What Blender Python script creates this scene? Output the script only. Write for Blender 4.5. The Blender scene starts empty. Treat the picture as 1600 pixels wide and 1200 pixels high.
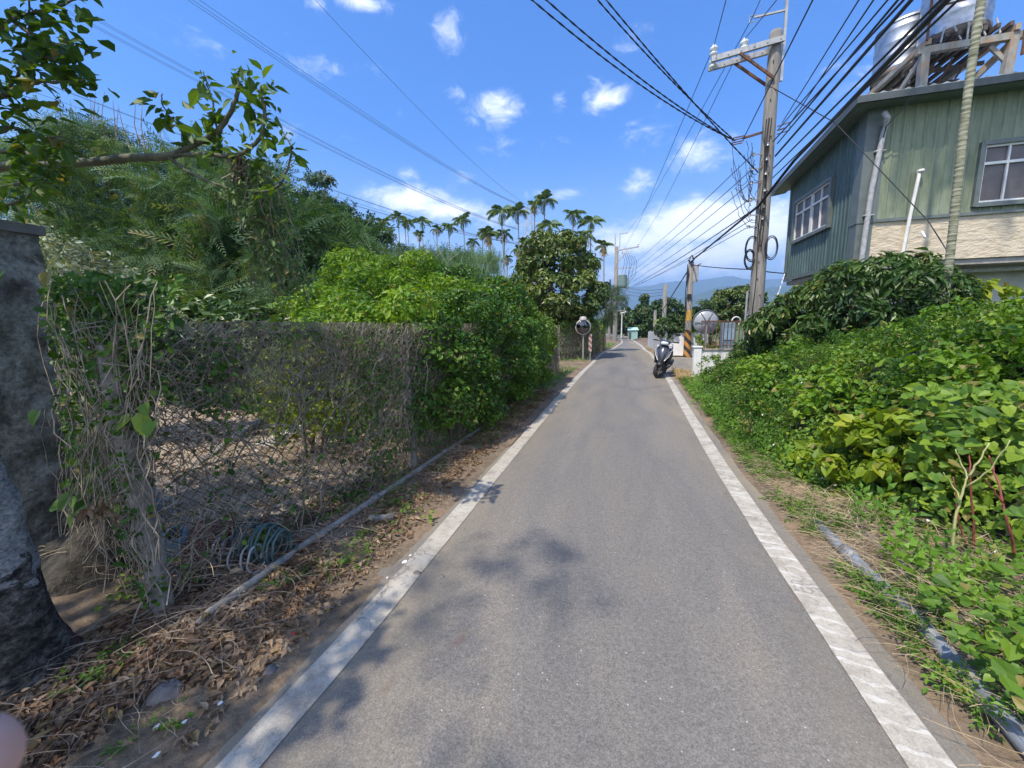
import bpy, math, random
import numpy as np
from mathutils import Vector, Matrix
R = random.Random(7)
NR = np.random.default_rng(11)
SC = bpy.context.scene
COL = SC.collection
rad = math.radians

# ------------------------------------------------------------------ camera
F, H = 600.0, 1.55                      # focal length in px of the 1600 px wide picture, eye height


def nrm(v):
    v = np.array(v, float)
    return v / np.linalg.norm(v)


_Y = nrm([(963 - 800) / F, (509 - 600) / F, 1])
_D = nrm([78 / F, 3967 / F, 1])
_D = nrm(_D - _D.dot(_Y) * _Y)
_X = np.cross(_D, _Y)
if _X[0] < 0:
    _X = -_X
CM = np.stack([_X, _Y, -_D])
cam_d = bpy.data.cameras.new('camera')
cam = bpy.data.objects.new('camera', cam_d)
COL.objects.link(cam)
cam_d.sensor_width = 36
cam_d.lens = 36 * F / 1600
cam_d.clip_start = 0.008
cam_d.clip_end = 30000
cam_d.dof.use_dof = True                # a phone lens: everything past arm's length is sharp
cam_d.dof.focus_distance = 9
cam_d.dof.aperture_fstop = 18
_r, _u, _b = CM @ [1, 0, 0], CM @ [0, -1, 0], CM @ [0, 0, -1]
cam.matrix_world = Matrix([[_r[i], _u[i], _b[i], (0, 0, H)[i]] for i in range(3)] + [[0, 0, 0, 1]])
SC.camera = cam

# ------------------------------------------------------------------ light
SUN_EL, SUN_AZ = 60.0, 28.0             # behind the camera, a little to the left
sd = Vector((-math.sin(rad(SUN_AZ)) * math.cos(rad(SUN_EL)), -math.cos(rad(SUN_AZ)) * math.cos(rad(SUN_EL)), math.sin(rad(SUN_EL))))
sl = bpy.data.lights.new('sun', 'SUN')
sl.energy = 3.9
sl.angle = rad(0.6)
sl.color = (1.0, 0.92, 0.78)
so = bpy.data.objects.new('sun', sl)
COL.objects.link(so)
so.rotation_euler = sd.to_track_quat('Z', 'Y').to_euler()
SC.view_settings.view_transform = 'Standard'
SC.view_settings.look = 'None'
SC.view_settings.exposure = 0.72
SC.view_settings.gamma = 1


def ray(px, py):
    return CM @ nrm([(px - 800) / F, (py - 600) / F, 1])


def at(px, py, x=None, y=None, z=None):
    d = ray(px, py)
    t = x / d[0] if x is not None else y / d[1] if y is not None else (z - H) / d[2]
    return Vector((d[0] * t, d[1] * t, H + d[2] * t))


W = bpy.data.worlds.new('World')
SC.world = W
W.use_nodes = True
wn, wl = W.node_tree.nodes, W.node_tree.links
wn.clear()


def wmath(op, a, b=None, c=None):
    m = wn.new('ShaderNodeMath')
    m.operation = op
    for i, v in enumerate((a, b, c)):
        if v is None:
            continue
        if isinstance(v, (int, float)):
            m.inputs[i].default_value = v
        else:
            wl.new(v, m.inputs[i])
    return m.outputs[0]


sky = wn.new('ShaderNodeTexSky')
sky.sky_type = 'NISHITA'
sky.sun_disc = False
sky.sun_elevation = rad(SUN_EL)
sky.sun_rotation = rad(180 + SUN_AZ)
sky.air_density = 1.0
sky.dust_density = 0.8
sky.ozone_density = 2.0
tc = wn.new('ShaderNodeTexCoord')
hs = wn.new('ShaderNodeHueSaturation')
hs.inputs['Saturation'].default_value = 1.12
hs.inputs['Value'].default_value = 1.0
tn = wn.new('ShaderNodeMix')
tn.data_type = 'RGBA'
tn.blend_type = 'MULTIPLY'
tn.inputs['Factor'].default_value = 1
tn.inputs['B'].default_value = (.70, .96, 1.42, 1)      # a phone camera's deep blue
wl.new(sky.outputs[0], tn.inputs['A'])
wl.new(tn.outputs['Result'], hs.inputs['Color'])
# clouds: soft ellipses broken up by noise, each in its own direction of the sky
CL = [(700, 62, 50, 40, .52), (775, 168, 62, 27, 1), (718, 150, 26, 14, .6), (945, 150, 52, 24, .95), (876, 158, 24, 18, .6),
      (1095, 238, 58, 32, .95), (998, 285, 36, 22, .9), (645, 312, 75, 22, 1.5), (700, 328, 70, 20, 1.4), (1088, 348, 105, 34, 2.0),
      (1185, 362, 95, 38, 1.9), (985, 378, 100, 26, 1.5), (1110, 398, 200, 36, 1.35), (560, 2, 80, 14, .95), (500, 8, 30, 16, .8),
      (875, 302, 70, 10, .75), (300, 60, 160, 30, .42), (520, 110, 120, 26, .45), (1010, 210, 60, 40, .5), (820, 230, 130, 20, .45), (430, 200, 140, 24, .45), (990, 60, 90, 24, .4), (1330, 120, 120, 60, .5), (635, 272, 28, 12, .7), (732, 278, 26, 10, .6), (1200, 300, 50, 20, .6), (1230, 400, 120, 40, .9),
      (770, 345, 60, 25, .8), (1020, 425, 260, 24, 1.2), (628, 180, 16, 10, .5), (60, 130, 60, 14, .5), (600, 380, 120, 20, .7),
      (300, 300, 90, 22, .8), (1500, 330, 200, 30, 1), (-200, 260, 200, 40, 1), (1800, 100, 160, 50, 1)]
nz = wn.new('ShaderNodeTexNoise')
nz.inputs['Scale'].default_value = 17
nz.inputs['Detail'].default_value = 10
nz.inputs['Roughness'].default_value = 0.68
nz.inputs['Distortion'].default_value = 0.5
mp = wn.new('ShaderNodeMapping')
mp.inputs['Scale'].default_value = (1, 1, 1.7)
wl.new(tc.outputs['Generated'], mp.inputs[0])
wl.new(mp.outputs[0], nz.inputs['Vector'])
best = None
for (px, py, wx, wy, st) in CL:
    c = ray(px, py)
    a = nrm(np.cross(c, [0, 0, 1]))
    b = np.cross(a, c)
    depth = nrm([(px - 800) / F, (py - 600) / F, 1])[2]
    outs = []
    for ax, wd in ((a, wx), (b, wy)):
        wd = wd / F * depth * (depth if ax is a else 1)
        vd = wn.new('ShaderNodeVectorMath')
        vd.operation = 'DOT_PRODUCT'
        wl.new(tc.outputs['Generated'], vd.inputs[0])
        vd.inputs[1].default_value = tuple(ax / wd)
        outs.append(wmath('MULTIPLY', vd.outputs['Value'], vd.outputs['Value']))
    vd = wn.new('ShaderNodeVectorMath')
    vd.operation = 'DOT_PRODUCT'
    wl.new(tc.outputs['Generated'], vd.inputs[0])
    vd.inputs[1].default_value = tuple(c)
    front = wmath('GREATER_THAN', vd.outputs['Value'], 0.2)
    g = wmath('MULTIPLY', wmath('POWER', 2.718, wmath('MULTIPLY', wmath('ADD', outs[0], outs[1]), -0.9)), wmath('MULTIPLY', front, st))
    best = g if best is None else wmath('MAXIMUM', best, g)
# unseen bright cloud cover added behind the camera as neutral fill light
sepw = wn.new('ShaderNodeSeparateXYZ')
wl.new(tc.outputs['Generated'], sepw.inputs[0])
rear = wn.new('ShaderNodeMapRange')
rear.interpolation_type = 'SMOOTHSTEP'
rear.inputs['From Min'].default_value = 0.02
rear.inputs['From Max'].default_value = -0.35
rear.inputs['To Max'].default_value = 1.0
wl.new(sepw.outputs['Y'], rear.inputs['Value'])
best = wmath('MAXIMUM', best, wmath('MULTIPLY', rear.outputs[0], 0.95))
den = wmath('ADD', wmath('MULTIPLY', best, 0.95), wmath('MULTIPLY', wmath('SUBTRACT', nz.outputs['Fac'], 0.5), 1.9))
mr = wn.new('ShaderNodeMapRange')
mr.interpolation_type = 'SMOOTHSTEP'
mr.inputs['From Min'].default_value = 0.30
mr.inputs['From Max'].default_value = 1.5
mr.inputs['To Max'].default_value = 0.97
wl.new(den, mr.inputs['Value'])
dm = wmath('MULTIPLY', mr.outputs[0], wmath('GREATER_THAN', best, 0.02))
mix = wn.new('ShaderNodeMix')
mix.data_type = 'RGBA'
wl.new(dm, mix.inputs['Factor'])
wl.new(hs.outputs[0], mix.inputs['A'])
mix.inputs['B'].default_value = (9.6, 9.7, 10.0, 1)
# pale haze band low over the horizon
hzf = wn.new('ShaderNodeMapRange')
hzf.interpolation_type = 'SMOOTHSTEP'
hzf.inputs['From Min'].default_value = 0.42
hzf.inputs['From Max'].default_value = 0.0
hzf.inputs['To Max'].default_value = 0.75
wl.new(sepw.outputs['Z'], hzf.inputs['Value'])
mix2 = wn.new('ShaderNodeMix')
mix2.data_type = 'RGBA'
wl.new(wmath('MULTIPLY', hzf.outputs[0], wmath('SUBTRACT', 1.0, dm)), mix2.inputs['Factor'])
wl.new(mix.outputs['Result'], mix2.inputs['A'])
mix2.inputs['B'].default_value = (3.9, 5.0, 6.6, 1)
mix = mix2
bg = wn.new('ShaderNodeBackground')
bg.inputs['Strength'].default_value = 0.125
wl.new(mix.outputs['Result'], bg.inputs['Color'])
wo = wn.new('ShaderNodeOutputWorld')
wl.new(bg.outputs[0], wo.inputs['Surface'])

# ------------------------------------------------------------------ helpers


def tag(o, label=None, cat=None, group=None, kind=None):
    if label:
        o['label'] = label
    if cat:
        o['category'] = cat
    if group:
        o['group'] = group
    if kind:
        o['kind'] = kind
    return o


def empty(name, loc, label, cat, group=None, rz=0):
    o = bpy.data.objects.new(name, None)
    COL.objects.link(o)
    o.location = loc
    o.rotation_euler = (0, 0, rz)
    o.empty_display_size = 0.2
    return tag(o, label, cat, group)


class MB:
    """collects shapes and links them as one mesh object"""

    def __init__(s):
        s.v, s.f, s.n = [], [], 0

    def add(s, vs, fs):
        b = s.n
        s.v += [tuple(v) for v in vs]
        s.f += [tuple(i + b for i in f) for f in fs]
        s.n += len(vs)
        return s

    def box(s, x0, x1, y0, y1, z0, z1):
        return s.add([(x, y, z) for x in (x0, x1) for y in (y0, y1) for z in (z0, z1)],
                     [(0, 1, 3, 2), (4, 6, 7, 5), (0, 4, 5, 1), (2, 3, 7, 6), (0, 2, 6, 4), (1, 5, 7, 3)])

    def bar(s, a, b, w, h, up=(0, 0, 1)):
        a, b = Vector(a), Vector(b)
        d = (b - a).normalized()
        u = Vector(up)
        x = d.cross(u)
        if x.length < 1e-4:
            x = d.cross(Vector((1, 0, 0)))
        x.normalize()
        u = x.cross(d)
        vs = [p + x * i * w / 2 + u * j * h / 2 for p in (a, b) for i, j in ((-1, -1), (1, -1), (1, 1), (-1, 1))]
        return s.add(vs, [(3, 2, 1, 0), (4, 5, 6, 7), (0, 1, 5, 4), (1, 2, 6, 5), (2, 3, 7, 6), (3, 0, 4, 7)])

    def tube(s, pts, r, seg=8, cap=True):
        pts = [Vector(p) for p in pts]
        n = len(pts)
        rs = r if isinstance(r, (list, tuple)) else [r] * n
        vs, fs, prev = [], [], None
        for i, p in enumerate(pts):
            d = (pts[min(i + 1, n - 1)] - pts[max(i - 1, 0)])
            d = d.normalized() if d.length > 1e-9 else Vector((0, 0, 1))
            if prev is None:
                x = d.orthogonal().normalized()
            else:
                x = (prev - d * prev.dot(d))
                x = x.normalized() if x.length > 1e-6 else d.orthogonal().normalized()
            prev = x
            y = d.cross(x)
            for k in range(seg):
                a = 2 * math.pi * k / seg
                vs.append(p + (x * math.cos(a) + y * math.sin(a)) * rs[i])
        for i in range(n - 1):
            for k in range(seg):
                k2 = (k + 1) % seg
                fs.append((i * seg + k, i * seg + k2, (i + 1) * seg + k2, (i + 1) * seg + k))
        if cap:
            fs.append(tuple(range(seg))[::-1])
            fs.append(tuple((n - 1) * seg + k for k in range(seg)))
        return s.add(vs, fs)

    def lathe(s, prof, seg=24, o=(0, 0, 0), ax=(0, 0, 1)):
        ax = Vector(ax).normalized()
        x = ax.orthogonal().normalized()
        y = ax.cross(x)
        o = Vector(o)
        vs, fs = [], []
        for r, z in prof:
            for k in range(seg):
                a = 2 * math.pi * k / seg
                vs.append(o + ax * z + (x * math.cos(a) + y * math.sin(a)) * r)
        for i in range(len(prof) - 1):
            for k in range(seg):
                k2 = (k + 1) % seg
                fs.append((i * seg + k, i * seg + k2, (i + 1) * seg + k2, (i + 1) * seg + k))
        return s.add(vs, fs)

    def loft(s, rings, cap=True):
        m = len(rings[0])
        vs = [p for r in rings for p in r]
        fs = []
        for i in range(len(rings) - 1):
            for k in range(m):
                k2 = (k + 1) % m
                fs.append((i * m + k, i * m + k2, (i + 1) * m + k2, (i + 1) * m + k))
        if cap:
            fs.append(tuple(range(m))[::-1])
            fs.append(tuple((len(rings) - 1) * m + k for k in range(m)))
        return s.add(vs, fs)

    def build(s, name, mat, parent=None, smooth=False, bevel=0, sub=0):
        me = bpy.data.meshes.new(name)
        me.from_pydata(s.v, [], s.f)
        me.validate()
        import bmesh
        bm = bmesh.new()
        bm.from_mesh(me)
        bmesh.ops.recalc_face_normals(bm, faces=bm.faces)
        bm.to_mesh(me)
        bm.free()
        me.materials.append(mat)
        if smooth:
            me.polygons.foreach_set('use_smooth', [True] * len(me.polygons))
        o = bpy.data.objects.new(name, me)
        COL.objects.link(o)
        if parent:
            o.parent = parent
        if bevel:
            b = o.modifiers.new('bevel', 'BEVEL')
            b.width = bevel
            b.segments = 2
            b.limit_method = 'ANGLE'
        if sub:
            b = o.modifiers.new('sub', 'SUBSURF')
            b.levels = b.render_levels = sub
        return o


def sell(cx, cy, cz, rx, rz, n=16, e=2.4, tilt=0):
    """superellipse ring across the XZ plane at y = cy"""
    out = []
    for k in range(n):
        a = 2 * math.pi * k / n
        c, s_ = math.cos(a), math.sin(a)
        x = math.copysign(abs(c) ** (2 / e), c) * rx
        z = math.copysign(abs(s_) ** (2 / e), s_) * rz
        out.append((cx + x, cy + z * tilt, cz + z))
    return out


def npmesh(name, V, k, mat, parent=None, rnd=None, smooth=False):
    """V (nv,3) ; every face has its indices in k (nf,m)"""
    me = bpy.data.meshes.new(name)
    nf, m = k.shape
    me.vertices.add(len(V))
    me.vertices.foreach_set('co', np.ascontiguousarray(V, np.float32).ravel())
    me.loops.add(nf * m)
    me.loops.foreach_set('vertex_index', np.ascontiguousarray(k, np.int32).ravel())
    me.polygons.add(nf)
    me.polygons.foreach_set('loop_start', np.arange(nf, dtype=np.int32) * m)
    if rnd is not None:
        at_ = me.attributes.new('rnd', 'FLOAT', 'POINT')
        at_.data.foreach_set('value', np.ascontiguousarray(rnd, np.float32))
    me.update(calc_edges=True)
    me.polygons.foreach_set('use_smooth', [smooth] * nf)
    me.materials.append(mat)
    o = bpy.data.objects.new(name, me)
    COL.objects.link(o)
    if parent:
        o.parent = parent
    return o


# leaf templates: verts (x across, y along, z up) and faces
def T_leaf(w=.3, fold=.1, droop=.12):
    v = [(0, 0, 0), (w * .8, .28, fold), (w, .6, fold * .9 - droop * .4), (0, 1, -droop), (-w, .6, fold * .9 - droop * .4), (-w * .8, .28, fold)]
    return np.array(v), np.array([(0, 1, 2, 3), (0, 3, 4, 5)])


def T_heart(w=.45):
    v = [(0, .12, 0), (w * .55, -.02, .05), (w, .3, .1), (w * .62, .72, .02), (0, 1.05, -.16), (-w * .62, .72, .02), (-w, .3, .1), (-w * .55, -.02, .05)]
    return np.array(v), np.array([(0, 1, 2, 3), (0, 3, 4, 4), (0, 4, 5, 5), (0, 5, 6, 7)])


def T_blade(w=.012, bend=.35):
    v = [(-w, 0, 0), (w, 0, 0), (-w * .9, .35, .0), (w * .9, .35, 0), (-w * .6, .7, -bend * .35), (w * .6, .7, -bend * .35), (0, 1, -bend), (0, 1, -bend)]
    return np.array(v), np.array([(0, 1, 3, 2), (2, 3, 5, 4), (4, 5, 6, 6)])


def T_sprig(w=.17, n=7, wide=.42):
    V, Fc = [], []
    for i in range(n):
        t = i / (n - 1)
        y = .15 + .72 * t
        sgn = 1 if i % 2 else -1
        a = rad(58 - 30 * t) * sgn if i < n - 1 else 0
        L = wide * (1 - .25 * t)
        b = len(V)
        ca, sa = math.cos(a), math.sin(a)
        for (x, q, z) in ((0, 0, 0), (w * L, .5, .04), (0, 1, -.05), (-w * L, .5, .04)):
            q *= L
            V.append((x * ca + q * sa, y + q * ca - x * sa, z - .12 * t * t + (.04 if i % 3 else -.03)))
        Fc.append((b, b + 1, b + 2, b + 3))
    return np.array(V), np.array(Fc)


def T_plume(n=11, w=.02, L=.3):
    V, Fc = [], []
    for i in range(n):
        t = i / (n - 1)
        for sgn in (-1, 1):
            a = rad(48) * sgn * (1 - .5 * t)
            l = L * (1 - .55 * t)
            b = len(V)
            y = t * .85
            z0 = -.22 * t * t
            V += [(0, y, z0), (math.sin(a) * l * .5 + w, y + math.cos(a) * l * .5, z0 - .01), (math.sin(a) * l, y + math.cos(a) * l, z0 - .1 * l),
                  (math.sin(a) * l * .5 - w, y + math.cos(a) * l * .5, z0 - .01)]
            Fc.append((b, b + 1, b + 2, b + 3))
    return np.array(V), np.array(Fc)


def scatter(name, P, N, size, tm, mat, parent=None, droop=.5, jit=.5, D=None, smooth=False, rnd=None):
    P = np.asarray(P, float)
    n = len(P)
    N = np.asarray(N, float) + NR.normal(0, jit, (n, 3))
    N /= np.linalg.norm(N, axis=1, keepdims=True) + 1e-9
    if D is None:
        D = NR.normal(0, 1, (n, 3))
        D[:, 2] -= droop
    D = D - (D * N).sum(1, keepdims=True) * N
    D /= np.linalg.norm(D, axis=1, keepdims=True) + 1e-9
    Xa = np.cross(D, N)
    s = np.broadcast_to(np.asarray(size, float), (n,)).copy()
    if n > 300:
        s = s * np.clip(NR.lognormal(0, .28, n), .5, 1.7)
    s = s[:, None, None]
    tv, tf = tm
    V = P[:, None, :] + s * (tv[None, :, 0:1] * Xa[:, None, :] + tv[None, :, 1:2] * D[:, None, :] + tv[None, :, 2:3] * N[:, None, :])
    Fc = tf[None] + (np.arange(n) * len(tv))[:, None, None]
    r = NR.random(n) if rnd is None else rnd
    return npmesh(name, V.reshape(-1, 3), Fc.reshape(-1, tf.shape[1]), mat, parent, np.repeat(r, len(tv)), smooth)


def shell(bl, n, inner=.8, up=0.0, rej=.82):
    """sample points near the outside of a union of ellipsoids: bl rows cx cy cz rx ry rz"""
    bl = np.asarray(bl, float)
    area = (bl[:, 3] * bl[:, 4] + bl[:, 4] * bl[:, 5] + bl[:, 3] * bl[:, 5])
    out_p, out_n, got = [], [], 0
    for _ in range(30):
        m = int((n - got) * 1.6) + 20
        idx = NR.choice(len(bl), m, p=area / area.sum())
        d = NR.normal(0, 1, (m, 3))
        d[:, 2] += up
        d /= np.linalg.norm(d, axis=1, keepdims=True)
        b = bl[idx]
        p = b[:, :3] + d * b[:, 3:] * NR.uniform(inner, 1.03, (m, 1))
        nn = d / b[:, 3:]
        nn /= np.linalg.norm(nn, axis=1, keepdims=True)
        keep = np.ones(m, bool)
        for c0 in range(0, len(bl), 64):
            q = (p[:, None, :] - bl[None, c0:c0 + 64, :3]) / bl[None, c0:c0 + 64, 3:]
            ins = (q ** 2).sum(2) < rej ** 2
            own = idx[:, None] == np.arange(c0, min(c0 + 64, len(bl)))[None]
            keep &= ~(ins & ~own).any(1)
        out_p.append(p[keep])
        out_n.append(nn[keep])
        got += keep.sum()
        if got >= n:
            break
    return np.concatenate(out_p)[:n], np.concatenate(out_n)[:n]


def clumps(bl, m, lo, hi, flat=.75, up=.2, inner=.85, rej=.8):
    p, nn = shell(bl, m, inner, up, rej)
    r = NR.uniform(lo, hi, len(p))
    return np.column_stack([p, r, r, r * flat])


# ------------------------------------------------------------------ materials
def newmat(name):
    m = bpy.data.materials.new(name)
    m.use_nodes = True
    nt = m.node_tree
    return m, nt, nt.nodes, nt.links, nt.nodes['Principled BSDF']


def ramp(nt, fac, stops, interp='LINEAR'):
    r = nt.nodes.new('ShaderNodeValToRGB')
    r.color_ramp.interpolation = interp
    el = r.color_ramp.elements
    while len(el) < len(stops):
        el.new(0.5)
    for e, (p, c) in zip(el, stops):
        e.position = p
        e.color = tuple(c) + (1,) if len(c) == 3 else c
    nt.links.new(fac, r.inputs[0])
    return r.outputs[0]


def noise(nt, scale, detail=4, rough=.55, coord='Object', stretch=None, dist=0):
    t = nt.nodes.new('ShaderNodeTexCoord')
    n = nt.nodes.new('ShaderNodeTexNoise')
    n.inputs['Scale'].default_value = scale
    n.inputs['Detail'].default_value = detail
    n.inputs['Roughness'].default_value = rough
    n.inputs['Distortion'].default_value = dist
    src = t.outputs[coord]
    if stretch:
        mp_ = nt.nodes.new('ShaderNodeMapping')
        mp_.inputs['Scale'].default_value = stretch
        nt.links.new(src, mp_.inputs[0])
        src = mp_.outputs[0]
    nt.links.new(src, n.inputs['Vector'])
    return n.outputs['Fac']


def mixc(nt, fac, a, b, mode='MIX'):
    m = nt.nodes.new('ShaderNodeMix')
    m.data_type = 'RGBA'
    m.blend_type = mode
    for key, v in (('Factor', fac), ('A', a), ('B', b)):
        if isinstance(v, (int, float)):
            m.inputs[key].default_value = v
        elif isinstance(v, tuple):
            m.inputs[key].default_value = v + (1,) if len(v) == 3 else v
        else:
            nt.links.new(v, m.inputs[key])
    return m.outputs['Result']


def bump(nt, h, p, strength=.4, dist=.02):
    b = nt.nodes.new('ShaderNodeBump')
    b.inputs['Strength'].default_value = strength
    b.inputs['Distance'].default_value = dist
    nt.links.new(h, b.inputs['Height'])
    nt.links.new(b.outputs[0], p.inputs['Normal'])


def M(name, c1, c2=None, scale=6, rough=.7, metal=0, bmp=.25, bdist=.01, stretch=None, lo=.35, hi=.65, c3=None, s3=2, coord='Object'):
    m, nt, N_, L_, p = newmat(name)
    c2 = c2 or tuple(x * .6 for x in c1)
    f = noise(nt, scale, 6, .65, coord, stretch)
    col = ramp(nt, f, [(lo, c2), (hi, c1)])
    if c3:
        f3 = noise(nt, s3, 5, .6, coord)
        msk = ramp(nt, f3, [(.5, (0, 0, 0)), (.62, (1, 1, 1))])
        col = mixc(nt, msk, col, c3)
    L_.new(col, p.inputs['Base Color'])
    p.inputs['Roughness'].default_value = rough
    p.inputs['Metallic'].default_value = metal
    if bmp:
        bump(nt, f, p, bmp, bdist)
    return m


def leafmat(name, a, b, c, trans=.35, rough=.45, big=.5, spec=.4):
    """a..c: dark to light leaf colours chosen leaf by leaf, shifted in patches over the plant"""
    m, nt, N_, L_, p = newmat(name)
    at_ = N_.new('ShaderNodeAttribute')
    at_.attribute_name = 'rnd'
    f = noise(nt, big, 3, .6)
    mm = N_.new('ShaderNodeMath')
    mm.operation = 'MULTIPLY_ADD'
    L_.new(at_.outputs['Fac'], mm.inputs[0])
    mm.inputs[1].default_value = .6
    m2 = N_.new('ShaderNodeMath')
    m2.operation = 'MULTIPLY_ADD'
    L_.new(f, m2.inputs[0])
    m2.inputs[1].default_value = 2.0
    m2.inputs[2].default_value = -.78
    L_.new(m2.outputs[0], mm.inputs[2])
    col = ramp(nt, mm.outputs[0], [(.05, a), (.5, b), (.95, c)])
    old = ramp(nt, at_.outputs['Fac'], [(.955, (0, 0, 0)), (.97, (.8, .8, .8))])
    col = mixc(nt, old, col, (.26, .19, .07))         # a few leaves gone yellow-brown
    L_.new(col, p.inputs['Base Color'])
    p.inputs['Roughness'].default_value = rough
    p.inputs['Specular IOR Level'].default_value = spec
    tr = N_.new('ShaderNodeBsdfTranslucent')
    tcl = mixc(nt, 1.0, col, (1.5, 1.35, .35), 'MULTIPLY')
    L_.new(tcl, tr.inputs['Color'])
    mx = N_.new('ShaderNodeMixShader')
    mx.inputs[0].default_value = trans
    L_.new(p.outputs[0], mx.inputs[1])
    L_.new(tr.outputs[0], mx.inputs[2])
    L_.new(mx.outputs[0], N_['Material Output'].inputs['Surface'])
    return m


LF = {
    'vine': leafmat('vine_leaf', (.04, .095, .012), (.105, .21, .020), (.26, .37, .035), .35, .5, .9),
    'bright': leafmat('bright_vine_leaf', (.05, .13, .012), (.13, .26, .018), (.26, .38, .035), .4, .5, 1.2),
    'yellow': leafmat('yellow_green_leaf', (.13, .22, .015), (.24, .33, .02), (.40, .42, .04), .4, .5, 2),
    'dark': leafmat('dark_glossy_leaf', (.022, .058, .013), (.06, .125, .024), (.15, .22, .045), .22, .42, .8, .5),
    'shrub': leafmat('shrub_leaf', (.022, .065, .009), (.052, .135, .014), (.13, .24, .022), .35, .42, 1.0),
    'loquat': leafmat('broad_tree_leaf', (.032, .07, .012), (.08, .135, .024), (.19, .24, .05), .25, .4, .6, .5),
    'feather': leafmat('feathery_leaf', (.030, .078, .028), (.07, .145, .048), (.17, .26, .08), .3, .6, .35),
    'fir': leafmat('dark_tree_leaf', (.025, .06, .032), (.05, .105, .055), (.09, .16, .075), .2, .55, .5),
    'silver': leafmat('silver_leaf', (.10, .14, .07), (.25, .29, .2), (.55, .58, .48), .2, .6, 2),
    'palm': leafmat('palm_frond', (.05, .09, .025), (.10, .17, .045), (.20, .27, .07), .25, .45, .8),
    'far': leafmat('far_leaf', (.025, .055, .018), (.05, .10, .028), (.09, .155, .04), .2, .6, .3),
    'over': leafmat('overhead_leaf', (.03, .075, .014), (.06, .13, .02), (.12, .21, .03), .4, .45, 1.5),
    'weed': leafmat('weed_leaf', (.05, .12, .015), (.10, .22, .02), (.18, .32, .035), .35, .5, 3),
    'dry': leafmat('dry_leaf', (.13, .075, .045), (.25, .165, .10), (.46, .35, .24), .1, .8, 3, .15),
    'straw': leafmat('dry_grass', (.22, .15, .07), (.38, .28, .14), (.58, .47, .28), .2, .8, 3, .15),
}
VINE = M('dry_vine', (.36, .31, .24), (.12, .095, .065), 9, .9, 0, .2)
WIRE = M('rusty_wire', (.10, .075, .06), (.05, .035, .03), 20, .7, .4)
BARK = M('grey_bark', (.26, .22, .17), (.10, .08, .06), 12, .9, 0, .6, .02)
CABLE = M('black_cable', (.018, .018, .02), (.012, .012, .013), 10, .5)
CONC = M('grey_concrete', (.36, .34, .31), (.22, .205, .185), 7, .9, 0, .35, .01)
STEEL = M('galvanised_steel', (.46, .46, .45), (.32, .31, .30), 8, .5, .5, .1)
RUST = M('rusty_steel', (.20, .10, .06), (.09, .045, .03), 15, .85, .2, .4)
WHITE = M('white_paint', (.78, .77, .74), (.60, .58, .54), 5, .6, 0, .1)
PVC = M('grey_pipe_plastic', (.44, .45, .46), (.28, .27, .26), 12, .5, 0, .1)
CERAM = M('white_porcelain', (.80, .80, .76), (.66, .66, .62), 5, .2, 0, 0)
BLACKP = M('black_plastic', (.02, .02, .022), (.014, .014, .015), 9, .42, 0, 0)
RUBBER = M('tyre_rubber', (.045, .045, .045), (.03, .03, .03), 30, .85, 0, .2)

# ------------------------------------------------------------------ ground, road, hills
def soil_mat():
    m, nt, N_, L_, p = newmat('earth')
    n1 = noise(nt, 1.3, 6, .6)
    n2 = noise(nt, 30, 6, .7)
    base = ramp(nt, n1, [(.35, (.13, .10, .07)), (.5, (.22, .17, .12)), (.72, (.34, .23, .14))])
    col = mixc(nt, .75, base, ramp(nt, n2, [(.3, (.35, .3, .25)), (.7, (1.25, 1.2, 1.1))]), 'MULTIPLY')
    g = ramp(nt, noise(nt, .45, 5, .6), [(.52, (0, 0, 0)), (.62, (1, 1, 1))])
    L_.new(col, p.inputs['Base Color'])
    p.inputs['Roughness'].default_value = .95
    bump(nt, n2, p, .8, .02)
    return m


def ground_mat():
    m, nt, N_, L_, p = newmat('ground_cover')
    n1 = noise(nt, .05, 8, .65)
    n2 = noise(nt, 8, 6, .7)
    base = ramp(nt, n1, [(.35, (.05, .09, .025)), (.5, (.09, .13, .04)), (.62, (.2, .17, .09)), (.7, (.09, .14, .04))])
    col = mixc(nt, .6, base, ramp(nt, n2, [(.3, (.4, .4, .4)), (.7, (1.3, 1.3, 1.3))]), 'MULTIPLY')
    L_.new(col, p.inputs['Base Color'])
    p.inputs['Roughness'].default_value = .95
    bump(nt, n2, p, .8, .05)
    return m


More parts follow.
